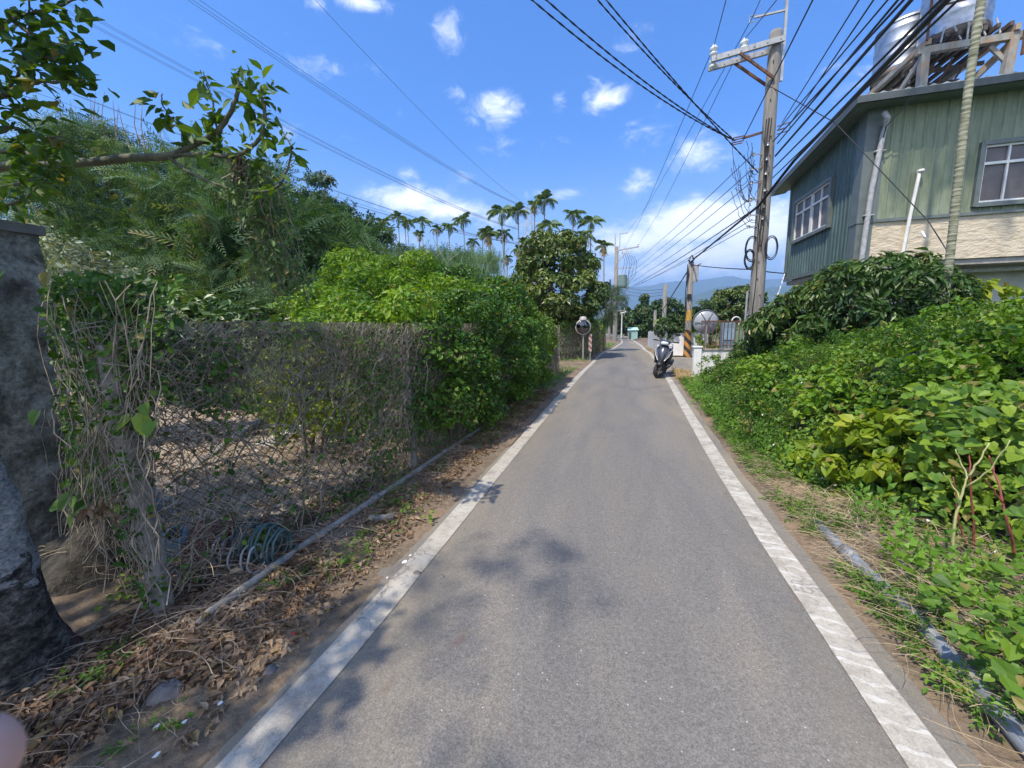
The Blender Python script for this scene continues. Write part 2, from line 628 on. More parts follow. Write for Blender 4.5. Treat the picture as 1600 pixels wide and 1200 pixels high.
def asphalt_mat(base=(.170, .158, .142)):
    m, nt, N_, L_, p = newmat('asphalt')
    fine = noise(nt, 150, 4, .75)
    mid = noise(nt, 40, 5, .7)
    big = noise(nt, .8, 6, .6, stretch=(2.2, .5, 1), dist=.6)
    c = ramp(nt, fine, [(.32, tuple(x * .55 for x in base)), (.5, base), (.68, tuple(x * 1.55 for x in base))])
    c = mixc(nt, .5, c, ramp(nt, mid, [(.3, (.6, .6, .6)), (.7, (1.3, 1.3, 1.3))]), 'MULTIPLY')
    c = mixc(nt, .85, c, ramp(nt, big, [(.3, (.74, .76, .80)), (.5, (1.0, .99, .98)), (.68, (1.18, 1.12, 1.02))]), 'MULTIPLY')
    # aggregate sparkle
    t = N_.new('ShaderNodeTexCoord')
    vo = N_.new('ShaderNodeTexVoronoi')
    vo.inputs['Scale'].default_value = 38
    L_.new(t.outputs['Object'], vo.inputs['Vector'])
    sp = ramp(nt, vo.outputs['Distance'], [(.0, (1, 1, 1)), (.10, (1, 1, 1)), (.14, (0, 0, 0))])
    pick = N_.new('ShaderNodeMath')
    pick.operation = 'GREATER_THAN'
    sepc = N_.new('ShaderNodeSeparateColor')
    L_.new(vo.outputs['Color'], sepc.inputs[0])
    L_.new(sepc.outputs[0], pick.inputs[0])
    pick.inputs[1].default_value = .93
    mul = N_.new('ShaderNodeMath')
    mul.operation = 'MULTIPLY'
    L_.new(sp, mul.inputs[0])
    L_.new(pick.outputs[0], mul.inputs[1])
    c = mixc(nt, mul.outputs[0], c, (.5, .49, .46))
    # reddish brown skid and rust marks
    rd = ramp(nt, noise(nt, 2.3, 3, .5, stretch=(5, 1.2, 1)), [(.66, (0, 0, 0)), (.76, (.55, .55, .55))])
    c = mixc(nt, rd, c, (.16, .10, .075))
    # sandy wash along both edges of the lane
    sx = N_.new('ShaderNodeSeparateXYZ')
    L_.new(t.outputs['Object'], sx.inputs[0])
    ab = N_.new('ShaderNodeMath')
    ab.operation = 'ABSOLUTE'
    L_.new(sx.outputs['X'], ab.inputs[0])
    mrn = N_.new('ShaderNodeMapRange')
    mrn.inputs['From Min'].default_value = .75
    mrn.inputs['From Max'].default_value = 1.35
    L_.new(ab.outputs[0], mrn.inputs['Value'])
    sn = ramp(nt, noise(nt, 1.7, 6, .65, stretch=(1.5, .6, 1)), [(.34, (0, 0, 0)), (.62, (.85, .85, .85))])
    mu2 = N_.new('ShaderNodeMath')
    mu2.operation = 'MULTIPLY'
    L_.new(mrn.outputs[0], mu2.inputs[0])
    L_.new(sn, mu2.inputs[1])
    c = mixc(nt, mu2.outputs[0], c, (.27, .225, .155))
    # two faintly polished wheel tracks and a few hairline cracks
    wt = N_.new('ShaderNodeMath')
    wt.operation = 'PINGPONG'
    L_.new(ab.outputs[0], wt.inputs[0])
    wt.inputs[1].default_value = .62
    trk = ramp(nt, wt.outputs[0], [(.25, (0, 0, 0)), (.62, (.5, .5, .5))])
    c = mixc(nt, trk, c, mixc(nt, 1.0, c, (1.22, 1.2, 1.16), 'MULTIPLY'))
    vc = N_.new('ShaderNodeTexVoronoi')
    vc.feature = 'DISTANCE_TO_EDGE'
    vc.inputs['Scale'].default_value = .55
    nd2 = N_.new('ShaderNodeTexNoise')
    nd2.inputs['Scale'].default_value = 5
    nd2.inputs['Detail'].default_value = 6
    va = N_.new('ShaderNodeVectorMath')
    va.operation = 'MULTIPLY_ADD'
    va.inputs[1].default_value = (.35, .35, .35)
    L_.new(t.outputs['Object'], nd2.inputs['Vector'])
    L_.new(nd2.outputs['Color'], va.inputs[0])
    L_.new(t.outputs['Object'], va.inputs[2])
    L_.new(va.outputs[0], vc.inputs['Vector'])
    ck = ramp(nt, vc.outputs['Distance'], [(.0, (.5, .5, .5)), (.0022, (.3, .3, .3)), (.005, (0, 0, 0))])
    ckm = N_.new('ShaderNodeMath')
    ckm.operation = 'MULTIPLY'
    L_.new(ck, ckm.inputs[0])
    L_.new(ramp(nt, noise(nt, .7, 2, .5), [(.5, (0, 0, 0)), (.6, (1, 1, 1))]), ckm.inputs[1])
    c = mixc(nt, ckm.outputs[0], c, (.06, .055, .05))
    L_.new(c, p.inputs['Base Color'])
    p.inputs['Roughness'].default_value = .82
    p.inputs['Specular IOR Level'].default_value = .35
    bump(nt, fine, p, .5, .004)
    return m


def line_mat(ribs=False):
    m, nt, N_, L_, p = newmat('white_road_paint')
    n1 = noise(nt, 5, 8, .7)
    n2 = noise(nt, 160, 4, .7)
    c = ramp(nt, n1, [(.3, (.29, .25, .20)), (.5, (.43, .39, .32)), (.7, (.53, .49, .41))])
    c = mixc(nt, .6, c, ramp(nt, n2, [(.3, (.6, .6, .6)), (.65, (1.12, 1.12, 1.12))]), 'MULTIPLY')
    t = N_.new('ShaderNodeTexCoord')
    vo = N_.new('ShaderNodeTexVoronoi')
    vo.feature = 'DISTANCE_TO_EDGE'
    vo.inputs['Scale'].default_value = 1.1
    nd = N_.new('ShaderNodeTexNoise')
    nd.inputs['Scale'].default_value = 6
    ad = N_.new('ShaderNodeVectorMath')
    ad.operation = 'MULTIPLY_ADD'
    ad.inputs[1].default_value = (.12, .12, .12)
    nd.inputs['Scale'].default_value = 14
    L_.new(t.outputs['Object'], nd.inputs['Vector'])
    L_.new(nd.outputs['Color'], ad.inputs[0])
    L_.new(t.outputs['Object'], ad.inputs[2])
    L_.new(ad.outputs[0], vo.inputs['Vector'])
    cr = ramp(nt, vo.outputs['Distance'], [(.0, (.8, .8, .8)), (.003, (.5, .5, .5)), (.008, (0, 0, 0))])
    c = mixc(nt, cr, c, (.16, .14, .12))
    # worn-through grit
    wn_ = ramp(nt, noise(nt, 22, 6, .75), [(.52, (0, 0, 0)), (.66, (.75, .75, .75))])
    c = mixc(nt, wn_, c, (.22, .20, .175))
    L_.new(c, p.inputs['Base Color'])
    p.inputs['Roughness'].default_value = .75
    if ribs:                       # raised thermoplastic ridges across the line
        wv_ = N_.new('ShaderNodeTexWave')
        wv_.bands_direction = 'Y'
        wv_.inputs['Scale'].default_value = 3.4
        wv_.inputs['Distortion'].default_value = 4.5
        wv_.inputs['Detail'].default_value = 3
        wv_.inputs['Detail Scale'].default_value = 2.5
        mpr = N_.new('ShaderNodeMapping')
        mpr.inputs['Rotation'].default_value = (0, 0, .22)
        L_.new(t.outputs['Object'], mpr.inputs[0])
        L_.new(mpr.outputs[0], wv_.inputs['Vector'])
        rg = ramp(nt, wv_.outputs['Fac'], [(.80, (0, 0, 0)), (.93, (1, 1, 1))])
        sc__ = N_.new('ShaderNodeMath')
        sc__.operation = 'MULTIPLY'
        L_.new(rg, sc__.inputs[0])
        L_.new(ramp(nt, n1, [(.4, (.05, .05, .05)), (.62, (.6, .6, .6))]), sc__.inputs[1])
        c2_ = mixc(nt, sc__.outputs[0], c, (.66, .64, .59))
        L_.new(c2_, p.inputs['Base Color'])
        bump(nt, sc__.outputs[0], p, .6, .006)
    else:
        bump(nt, n2, p, .4, .003)
    return m


SOIL, GROUND, ASPH, PAINT, PAINTR = soil_mat(), ground_mat(), asphalt_mat(), line_mat(), line_mat(True)

g = MB()
g.add([(-9000, -300, -.03), (9000, -300, -.03), (9000, 16000, -.03), (-9000, 16000, -.03)], [(0, 1, 2, 3)])
tag(g.build('ground', GROUND), kind='structure')

LP = [(-30, -1.30), (0.86, -1.28), (1.5, -1.255), (2.47, -1.243), (3.5, -1.236), (5.5, -1.215), (7.6, -1.19), (9.5, -1.165), (11.5, -1.133), (14, -1.06), (16.7, -.95), (20, -.86),
      (23.8, -.68), (27, -.2), (31, .12), (36, .48), (42, .62), (50, .4), (62, -.6), (90, -6)]
RP = [(-30, 1.06), (1.47, 1.095), (3, 1.10), (4.4, 1.134), (5.7, 1.19), (7.2, 1.259), (9.7, 1.387), (12.6, 1.535), (16, 1.68), (20.3, 1.79), (23, 1.86), (24.2, 1.80), (25.6, 1.74), (28, 1.84),
      (32.4, 1.855), (38.8, 1.76), (42, 1.75), (50, 1.6), (62, .9), (90, -4)]


def interp(P, y):
    return float(np.interp(y, [p[0] for p in P], [p[1] for p in P]))


def ribbon(name, fl, fr, ys, z, mat, nx=1):
    V, Fc = [], []
    for y in ys:
        a, b = fl(y), fr(y)
        for i in range(nx + 1):
            V.append((a + (b - a) * i / nx, y, z(a + (b - a) * i / nx, y) if callable(z) else z))
    w = nx + 1
    for j in range(len(ys) - 1):
        for i in range(nx):
            Fc.append((j * w + i, j * w + i + 1, (j + 1) * w + i + 1, (j + 1) * w + i))
    m = MB()
    m.add(V, Fc)
    return m.build(name, mat)


ys = list(np.arange(-30, 0, 5)) + list(np.arange(0, 12, .12)) + list(np.arange(12, 90, .6))


def jig(y, s):
    return .022 * math.sin(y * 5.1 + s) + .016 * math.sin(y * 11.7 + s * 2) + .009 * math.sin(y * 27 + s)


Lf = lambda y: interp(LP, y)
Rf = lambda y: interp(RP, y)
tag(ribbon('road', lambda y: Lf(y) - (.20 if y < 3 else .20 - min(.12, (y - 3) * .06)) + jig(y, 1), lambda y: Rf(y) + .235 + jig(y, 4), ys, 0.004, ASPH, 1), kind='structure')
tag(ribbon('road_edge_line', lambda y: Lf(y) - .078 + jig(y, 2) * .06, lambda y: Lf(y) + .078 + jig(y, 6) * .06, ys, 0.009, PAINT), kind='structure')
tag(ribbon('road_edge_line', lambda y: Rf(y) - .078 + jig(y, 3) * .06, lambda y: Rf(y) + .078 + jig(y, 7) * .06, [y for y in ys if y < 62], 0.009, PAINTR), kind='structure')
g = MB()
g.add([(Rf(y_) + .2, y_, .0) for y_ in (12.9, 14, 16, 18, 20.2)] + [(9, 13.9, 0), (9, 15, 0), (9, 16.5, 0), (9, 18, 0), (9, 19.5, 0)],
      [(i, i + 5, i + 6, i + 1) for i in range(4)])
tag(g.build('side_road', ASPH), kind='structure')
# short faded stop mark on the side road
g = MB()
g.add([(2.0, 14.4, .006), (2.75, 14.2, .006), (2.76, 14.38, .006), (2.0, 14.58, .006)], [(0, 1, 2, 3)])
tag(g.build('road_marking', PAINT), kind='structure')

from mathutils import noise as mnoise


def fbm(x, y, s, o=4):
    return sum(mnoise.noise(Vector((x * s * 2 ** i, y * s * 2 ** i, 3.1))) / 2 ** i for i in range(o))


def vergeL(x, y):
    e = min(1, max(0, (Lf(y) - .12 - x) / .35))
    return .002 + e * (.035 + .03 * fbm(x, y, 2.2) + .015 * fbm(x, y, 12, 3))


def vergeR(x, y):
    e = min(1, max(0, (x - Rf(y) - .18) / .4))
    return .002 + e * (.05 + .04 * fbm(x, y, 2.0) + .015 * fbm(x, y, 12, 3))


ysn = list(np.arange(-1, 5, .05)) + list(np.arange(5, 22, .2)) + list(np.arange(22, 60, 2))
tag(ribbon('left_verge', lambda y: -14, lambda y: Lf(y) - .10, ysn, lambda x, y: vergeL(x, y), SOIL, 130), kind='structure')
tag(ribbon('right_verge', lambda y: Rf(y) + .15, lambda y: 9 if y > 13 or y < 12.6 else 9, [y for y in ysn if y < 12.9], lambda x, y: vergeR(x, y), SOIL, 70), kind='structure')
tag(ribbon('right_far_verge', lambda y: Rf(y) + .15, lambda y: 9, [y for y in np.arange(20.1, 60, .8)], lambda x, y: vergeR(x, y), SOIL, 20), kind='structure')


tag(ribbon('yard', lambda y: -14, lambda y: -2.45, [y for y in ysn if 1.85 < y < 9], lambda x, y: vergeL(x, y) + .012 * min(1, max(0, (-2.45 - x) / .3)), M('pale_bare_soil', (.42, .34, .25), (.22, .165, .115), 5, .95, 0, .6, .03), 60), kind='structure')


# mountains: real terrain at real distances
def range_mesh(name, y0, y1, x0, x1, fn, mat, nx=220, ny=26):
    V, Fc = [], []
    for j in range(ny + 1):
        for i in range(nx + 1):
            x = x0 + (x1 - x0) * i / nx
            y = y0 + (y1 - y0) * j / ny
            V.append((x, y, fn(x, y, j / ny)))
    w = nx + 1
    for j in range(ny):
        for i in range(nx):
            Fc.append((j * w + i, j * w + i + 1, (j + 1) * w + i + 1, (j + 1) * w + i))
    m = MB()
    m.add(V, Fc)
    return tag(m.build(name, mat, smooth=True), kind='structure')


def hill_mat(name, a, b, c, sc):
    m, nt, N_, L_, p = newmat(name)
    f = noise(nt, sc, 8, .7)
    L_.new(ramp(nt, f, [(.35, a), (.52, b), (.66, c)]), p.inputs['Base Color'])
    p.inputs['Roughness'].default_value = 1
    bump(nt, f, p, 1, 18)
    return m


HM = hill_mat('forested_hills', (.025, .05, .02), (.05, .085, .03), (.10, .13, .055), .012)


def prof(px_list, Y):
    out = []
    for px, py in px_list:
        q = at(px, py, y=Y)
        out.append((q.x, q.z))
    out.sort()
    return out


FARP = prof([(-400, 452), (100, 440), (500, 447), (800, 455), (900, 446), (960, 450), (1000, 447), (1050, 440), (1100, 437), (1140, 431), (1185, 438), (1230, 433), (1300, 440), (1400, 430), (1700, 445), (2600, 430)], 5200)
MIDP = prof([(-400, 500), (600, 500), (900, 492), (960, 488), (1000, 480), (1030, 473), (1060, 466), (1090, 457), (1115, 449), (1132, 446), (1160, 452), (1200, 450), (1240, 447), (1320, 460), (1500, 475), (2600, 470)], 2900)


def mk(profile, peak=.55, rough=1):
    xs = [p[0] for p in profile]
    zs = [p[1] for p in profile]

    def fn(x, y, t):
        b = float(np.interp(x, xs, zs))
        s = math.sin(math.pi * min(1, t / peak) / 2) if t < peak else 1 - .5 * (t - peak)
        rid = abs(fbm(x, y, .0016, 5))
        return b * s * (1 + .0 * t) - 60 * rid * rough * (math.sin(math.pi * min(1, t / peak)) + .15) - (3 if t == 0 else 0)
    return fn


range_mesh('far_mountains', 4200, 6000, -5200, 5600, mk(FARP, .55, 2.6), HM)
range_mesh('near_hill', 1900, 3700, -3200, 4000, mk(MIDP, .55, 1.1), HM)

# ------------------------------------------------------------------ building on the right
def corr_mat(name, a, b):
    m, nt, N_, L_, p = newmat(name)
    f = noise(nt, 1.2, 6, .6, stretch=(1, 1, .35))
    f2 = noise(nt, 9, 6, .7, stretch=(1, 1, .2))
    c = ramp(nt, f, [(.35, b), (.65, a)])
    c = mixc(nt, .8, c, ramp(nt, f2, [(.3, (.62, .63, .6)), (.65, (1.12, 1.12, 1.12))]), 'MULTIPLY')
    st_ = ramp(nt, noise(nt, 5, 4, .6, stretch=(3, 3, .12)), [(.58, (0, 0, 0)), (.72, (.55, .55, .55))])
    c = mixc(nt, st_, c, tuple(x * .45 for x in b))
    ch_ = ramp(nt, noise(nt, 1.7, 4, .6, stretch=(1, 1, .4)), [(.56, (0, 0, 0)), (.68, (.45, .45, .45))])
    c = mixc(nt, ch_, c, (.34, .36, .28) if a[0] > .2 else tuple(min(1, x * 1.6) for x in a))
    L_.new(c, p.inputs['Base Color'])
    p.inputs['Roughness'].default_value = .6
    return m


GREEN = corr_mat('green_corrugated_steel', (.235, .27, .175), (.165, .20, .135))
TRIM = M('dark_green_trim', (.13, .18, .16), (.10, .14, .125), 4, .5, 0, 0)
TRIM2 = M('grey_green_trim', (.14, .165, .155), (.10, .12, .115), 4, .5, 0, 0)
BEIGE = M('beige_plaster', (.66, .56, .42), (.44, .35, .24), 4.5, .9, 0, .8, .06, (1, 1, 2.4), .3, .6, c3=(.60, .52, .40), s3=1.2)
PALE = M('pale_green_render', (.50, .51, .46), (.33, .34, .29), 2, .9, 0, .2)
ROOFM = M('weathered_roof_steel', (.42, .43, .42), (.24, .25, .24), 7, .5, .3, .2, c3=(.62, .62, .6), s3=5)
GLASS, nt, N_, L_, p = newmat('window_glass')
p.inputs['Base Color'].default_value = (.02, .022, .024, 1)
p.inputs['Roughness'].default_value = .04
p.inputs['Specular IOR Level'].default_value = .8
ALU = M('white_window_frame', (.72, .72, .70), (.60, .60, .58), 6, .45, 0, 0)
CURT = M('brown_curtain', (.16, .13, .12), (.09, .075, .07), 3, .9, 0, .3, .02, (14, 14, .6))

BX, BY = 5.53, 11.5          # the corner nearest the road


def eave_z(y):
    return 6.50 - (y - 11.0) * .09


bld = empty('corrugated_house', (BX, BY, 0), 'green corrugated steel upper storey over a beige plastered band, house on the right', 'house')


def bpart(mb, name, mat, par=None, **k):
    m_ = mb
    m_.v = [(x - BX, y - BY, z) for x, y, z in m_.v]
    return m_.build(name, mat, par or bld, **k)


def ribbed(mb, a, b, z0, z1, out, pitch=.2, zt=None):
    """a trapezoid-ribbed sheet standing between a and b (xy), ribs towards out"""
    a, b = np.array(a, float), np.array(b, float)
    L = np.linalg.norm(b - a)
    d = (b - a) / L
    pr = [(0, 0), (.10, 0), (.125, .022), (.16, .022), (.185, 0)]
    pts = []
    k = 0
    while k * pitch < L:
        for u, o in pr:
            s = k * pitch + u * pitch / .2
            if s < L:
                pts.append((s, o))
        k += 1
    pts.append((L, 0))
    vs = []
    for s, o in pts:
        q = a + d * s + np.array(out) * o
        vs += [(q[0], q[1], z0), (q[0], q[1], zt(q[0], q[1]) if zt else z1)]
    mb.add(vs, [(2 * i, 2 * i + 2, 2 * i + 3, 2 * i + 1) for i in range(len(pts) - 1)])


BXR, BYB = 13.5, 15.45
# front sheet in pieces round the window (px 1522-1700)
wx0, wx1, wz0, wz1 = 7.66, 9.5, 4.08, 5.32
f_ = MB()
top = lambda x, y: eave_z(y) - .06
ribbed(f_, (BX + .36, BY), (wx0, BY), 3.93, 0, (0, -1), zt=top)
ribbed(f_, (wx1, BY), (BXR, BY), 3.93, 0, (0, -1), zt=top)
ribbed(f_, (wx0, BY), (wx1, BY), 3.93, wz0, (0, -1))
ribbed(f_, (wx0, BY), (wx1, BY), wz1, 0, (0, -1), zt=top)
bpart(f_, 'front_wall', GREEN)
ly0, ly1, lz0, lz1 = 12.75, 14.95, 4.12, 5.32
s_ = MB()
ribbed(s_, (BX, BY + .30), (BX, ly0), 3.02, 0, (-1, 0), .17, top)
ribbed(s_, (BX, ly1), (BX, BYB), 3.02, 0, (-1, 0), .17, top)
ribbed(s_, (BX, ly0), (BX, ly1), 3.02, lz0, (-1, 0), .17)
ribbed(s_, (BX, ly0), (BX, ly1), lz1, 0, (-1, 0), .17, top)
bpart(s_, 'side_wall', corr_mat('shaded_green_corrugated_steel', (.095, .145, .135), (.065, .105, .10)))  # same green steel as the front, its shade put into a darker colour
c_ = MB()
c_.box(BX - .035, BX + .36, BY - .035, BY + .30, 3.86, 6.36)
c_.box(BX - .02, BX + .30, BY - .02, BY + .30, 2.92, 3.857)
bpart(c_, 'corner_trim', TRIM2)
c_ = MB()
c_.box(BX - .045, BX + .02, BYB - .06, BYB + .03, 3.02, 6.0)
bpart(c_, 'corner_trim', TRIM2)
t_ = MB()
t_.box(BX + .36, BXR, BY - .05, BY + .02, 3.86, 3.93)
t_.box(BX - .05, BX + .02, BY + .30, BYB, 2.93, 3.02)
bpart(t_, 'sill_trim', TRIM2)
b_ = MB()
b_.box(BX + .30, BXR, BY, BY + .12, 2.93, 3.86)
bpart(b_, 'plaster_band', BEIGE)
b_ = MB()
b_.box(BX + .05, BXR, BY + .05, BYB, 2.8, 2.925)
bpart(b_, 'floor_slab', CONC)
b_ = MB()
b_.box(BX + .9, BXR, BY + .9, BYB - .3, 0, 2.8)
bpart(b_, 'lower_wall', PALE)
b_ = MB()
b_.tube([(BX + .4, BY + .5, 2.70), (BXR, BY + .5, 2.72)], .05, 8)
b_.box(BX + 2.6, BX + 2.72, BY + .84, BY + .9, 0, 2.8)
bpart(b_, 'hanging_pipe', PVC)
b_ = MB()
b_.box(BX + .2, BXR - .1, BYB - .03, BYB, 2.93, 5.95)
b_.box(BXR - .1, BXR, BY + .2, BYB, 2.93, 5.95)
bpart(b_, 'rear_wall', TRIM)
# roof sheet, fascia and gutter
ex0, ey0, ey1 = BX - .44, BY - .46, BYB + .55
r_ = MB()
nx = 120
vs, fs = [], []
for i in range(nx + 1):
    x = ex0 + (BXR + .4 - ex0) * i / nx
    o = .03 if i % 3 == 0 else 0
    vs += [(x, ey0, eave_z(ey0) + o), (x, ey1, eave_z(ey1) + o), (x, ey0, eave_z(ey0) + o - .03), (x, ey1, eave_z(ey1) + o - .03)]
for i in range(nx):
    a = 4 * i
    fs += [(a, a + 4, a + 5, a + 1), (a + 2, a + 3, a + 7, a + 6), (a, a + 2, a + 6, a + 4), (a + 1, a + 5, a + 7, a + 3)]
r_.add(vs, fs)
roof = bpart(r_, 'roof', ROOFM)
r_ = MB()
r_.box(ex0 + .0, BXR + .4, ey0 - .03, ey0 - .002, eave_z(ey0) - .16, eave_z(ey0) - .02)
r_.bar((ex0 - .015, ey0 - .03, eave_z(ey0) - .09), (ex0 - .015, ey1, eave_z(ey1) - .09), .028, .15)
bpart(r_, 'fascia', M('dark_fascia', (.085, .10, .098), (.06, .07, .07), 4, .55, 0, 0))
r_ = MB()
r_.add([(ex0, ey0, eave_z(ey0) - .17), (BXR, ey0, eave_z(ey0) - .17), (BXR, BY, eave_z(BY) - .10), (BX, BY, eave_z(BY) - .10), (ex0, ey1, eave_z(ey1) - .17), (BX, ey1, eave_z(ey1) - .1)],
       [(0, 1, 2, 3), (0, 3, 5, 4)])
bpart(r_, 'soffit', TRIM)


def window(o, u, w, z0, z1, out, label):
    """o corner, u unit along the wall, w width; frame, glass and curtain"""
    o, u, n = Vector((*o, 0)), Vector((*u, 0)), Vector((*out, 0))
    P_ = lambda s, z, d: tuple(o + u * s + n * d + Vector((0, 0, z)))
    fr = MB()
    up = (0, 0, 1)
    for s in (0, w):
        fr.bar(P_(s, z0 - .05, .05), P_(s, z1 + .05, .05), .09, .1, tuple(n))
    fr.bar(P_(0, z0 - .02, .055), P_(w, z0 - .02, .055), .1, .09)
    fr.bar(P_(0, z1 + .02, .055), P_(w, z1 + .02, .055), .1, .09)
    wnd = bpart(fr, 'window', TRIM2)
    wnd['label'] = label
    fr = MB()
    h = z1 - z0
    zt = z1 - h * .32
    half = w / 2
    for q in range(2):
        a, b = q * half + .06, (q + 1) * half - .02 + (.0 if q == 0 else -.04)
        for s in (a, b, (a + b) / 2):
            fr.bar(P_(s, z0 + .03, .035), P_(s, z1 - .03, .035), .045 if s != (a + b) / 2 else .035, .04, tuple(n))
        for z in (z0 + .04, zt, z1 - .04):
            fr.bar(P_(a, z, .038), P_(b, z, .038), .04, .055)
    q_ = MB()
    q_.v, q_.f, q_.n = fr.v, fr.f, fr.n
    bpart(q_, 'frame', ALU, wnd)
    gl = MB()
    gl.add([P_(.04, z0, .015), P_(w - .04, z0, .015), P_(w - .04, z1, .015), P_(.04, z1, .015)], [(0, 1, 2, 3)])
    bpart(gl, 'pane', GLASS, wnd)
    cu = MB()
    n_ = 40
    vs = []
    for i in range(n_ + 1):
        s = .05 + (w - .1) * i / n_
        d = -.06 + .02 * math.sin(i * 1.9)
        vs += [P_(s, z0, d), P_(s, z1, d)]
    cu.add(vs, [(2 * i, 2 * i + 2, 2 * i + 3, 2 * i + 1) for i in range(n_)])
    return wnd


window((wx0, BY), (1, 0), wx1 - wx0, wz0, wz1, (0, -1), 'white framed window on the sunlit front')
window((BX, ly1), (0, -1), ly1 - ly0, lz0, lz1, (-1, 0), 'double window on the shaded side facing the road')
# the glass in the photograph reads brown-grey: an insect screen behind it
SCREEN, nt, N_, L_, p = newmat('insect_screen')
L_.new(ramp(nt, noise(nt, 3, 3, .5), [(.3, (.075, .065, .065)), (.7, (.13, .11, .11))]), p.inputs['Base Color'])
p.inputs['Roughness'].default_value = .35
for o in bpy.data.objects:
    if o.name.startswith('pane'):
        o.data.materials[0] = SCREEN
sc_ = MB()
for k in range(30):
    sc_.box(BX + .5 + k * .25, BX + .515 + k * .25, BY - .03, BY - .022, 5.9, 5.915)
# downpipe and vent pipe belong to the house
dp = MB()
pth = [(5.72, 11.30, 6.18), (5.72, 11.27, 6.14), (5.76, 11.24, 6.05), (5.82, 11.38, 5.95), (5.80, 11.40, 5.8), (5.70, 11.41, 4.6), (5.66, 11.42, 3.2), (5.64, 11.42, 1.2)]
dp.tube(pth, .055, 12)
dp.box(5.60, 5.80, 11.38, 11.50, 4.0, 4.03)
dp.box(5.68, 5.88, 11.38, 11.50, 5.4, 5.43)
bpart(dp, 'downpipe', PVC, smooth=True)
dp = MB()
dp.tube([(6.60, 11.48, 4.90), (6.56, 11.42, 4.90), (6.56, 11.40, 4.8), (6.50, 11.42, 3.9), (6.46, 11.44, 3.1), (6.46, 11.44, 1.5)], .035, 10)
dp.lathe([(.0, .0), (.06, .0), (.06, .06), (.0, .06)], 10, (6.585, 11.40, 4.86))
bpart(dp, 'vent_pipe', WHITE, smooth=True)

# ------------------------------------------------------------------ water tank tower on the roof
WOODY = M('weathered_grey_wood', (.36, .345, .31), (.18, .17, .155), 6, .85, 0, .4, .01, (1, 1, .3), c3=(.34, .22, .13), s3=2.5)
DKW = M('dark_rusted_beam', (.12, .09, .075), (.06, .05, .045), 8, .8, 0, .4)
STAIN, nt, N_, L_, p = newmat('stainless_steel')
p.inputs['Metallic'].default_value = .95
L_.new(ramp(nt, noise(nt, 6, 5, .6), [(.3, (.30, .31, .33)), (.7, (.55, .56, .58))]), p.inputs['Base Color'])
p.inputs['Roughness'].default_value = .42
TX0, TX1, TY0, TY1 = 6.72, 8.28, 12.0, 14.2
tz = 7.62
tw = empty('tank_stand', (TX0, TY0, eave_z(TY0)), 'weathered grey and rust stained stand on the roof carrying two water tanks', 'tank stand')


def tpart(mb, name, mat, **k):
    mb.v = [(x - TX0, y - TY0, z - eave_z(TY0)) for x, y, z in mb.v]
    return mb.build(name, mat, tw, **k)


for lx, ly in ((TX0, TY0), (TX1, TY0), (TX0, TY1), (TX1, TY1)):
    q = MB()
    q.bar((lx + (.02 if lx == TX0 else -.06), ly, eave_z(ly) + .035), (lx, ly, tz - .02), .15, .15, (0, 1, 0))
    tpart(q, 'leg', WOODY, bevel=.008)
q = MB()
for y in (TY0, TY1):
    q.bar((TX0 - .15, y, tz + .05), (TX1 + .25, y, tz + .05), .12, .14)
for x in (TX0, TX1):
    q.bar((x, TY0 - .1, tz + .19), (x, TY1 + .2, tz + .19), .1, .12)
tpart(q, 'frame_beam', WOODY)
q = MB()
for i in range(7):
    x = TX0 + .12 + (TX1 - TX0 - .2) * i / 6
    q.bar((x, TY0 - .05, tz + .30), (x, TY1 + .15, tz + .30), .07, .09)
q.bar((TX0, TY0 + .7, tz - .06), (TX1, TY0 + .7, tz - .06), .06, .08)
q.bar((TX0, TY0 + 1.4, tz - .06), (TX1, TY0 + 1.4, tz - .06), .06, .08)
tpart(q, 'platform_slat', DKW)
q = MB()
q.bar((TX0 - .02, TY0 + .1, tz - .1), (TX0 - .0, TY1 + .3, eave_z(TY1) + .1), .05, .12)
q.bar((TX1 + .02, TY0 + .05, tz - .05), (TX0 + .75, TY1 - .8, eave_z(TY1 - .8) + .06), .06, .14)
q.bar((TX1, TY0 + .05, tz - .45), (TX1 - .35, TY0 + .05, tz - .05), .05, .08)
tpart(q, 'diagonal_brace', WOODY)
cr_ = [((TX0, TY0 + .9, eave_z(TY0) + .4), (TX1, TY0 + .9, eave_z(TY0) + .52), .05, .07), ((TX0, TY1, eave_z(TY1) + .25), (TX1, TY1, eave_z(TY1) + .3), .05, .07)]
for i in range(3):
    cr_.append(((TX0 + .35 + .3 * i, TY0 + .2, tz - .1), (TX0 + .3 + .3 * i, TY0 + .6, tz - .6), .025, .03))
for a_ in cr_:
    q = MB()
    q.bar(*a_)
    tpart(q, 'cross_rail', RUST)
q = MB()
q.tube([(TX0 - .05, TY0 - .12, tz + .2), (TX0 - .05, TY0 - .12, tz + 1.05)], .025, 6)
q.tube([(TX1 + .12, TY0 - .12, tz - .4), (TX1 + .12, TY0 - .12, tz + 1.05)], .035, 6)
q.tube([(TX0 - .05, TY0 - .12, tz + .85), (TX1 + .45, TY0 - .14, tz + .98)], .02, 6)
tpart(q, 'guard_rail', RUST)
for i, (a, b) in enumerate(((.25, .34), (.62, .5), (1.05, .95), (1.3, 1.25))):
    q = MB()
    q.tube([(TX0 + a, TY0 - .04, tz + .14), (TX0 + b, TY0 + .04, tz + .5)], .018, 6)
    tpart(q, 'tie_rod', PVC)


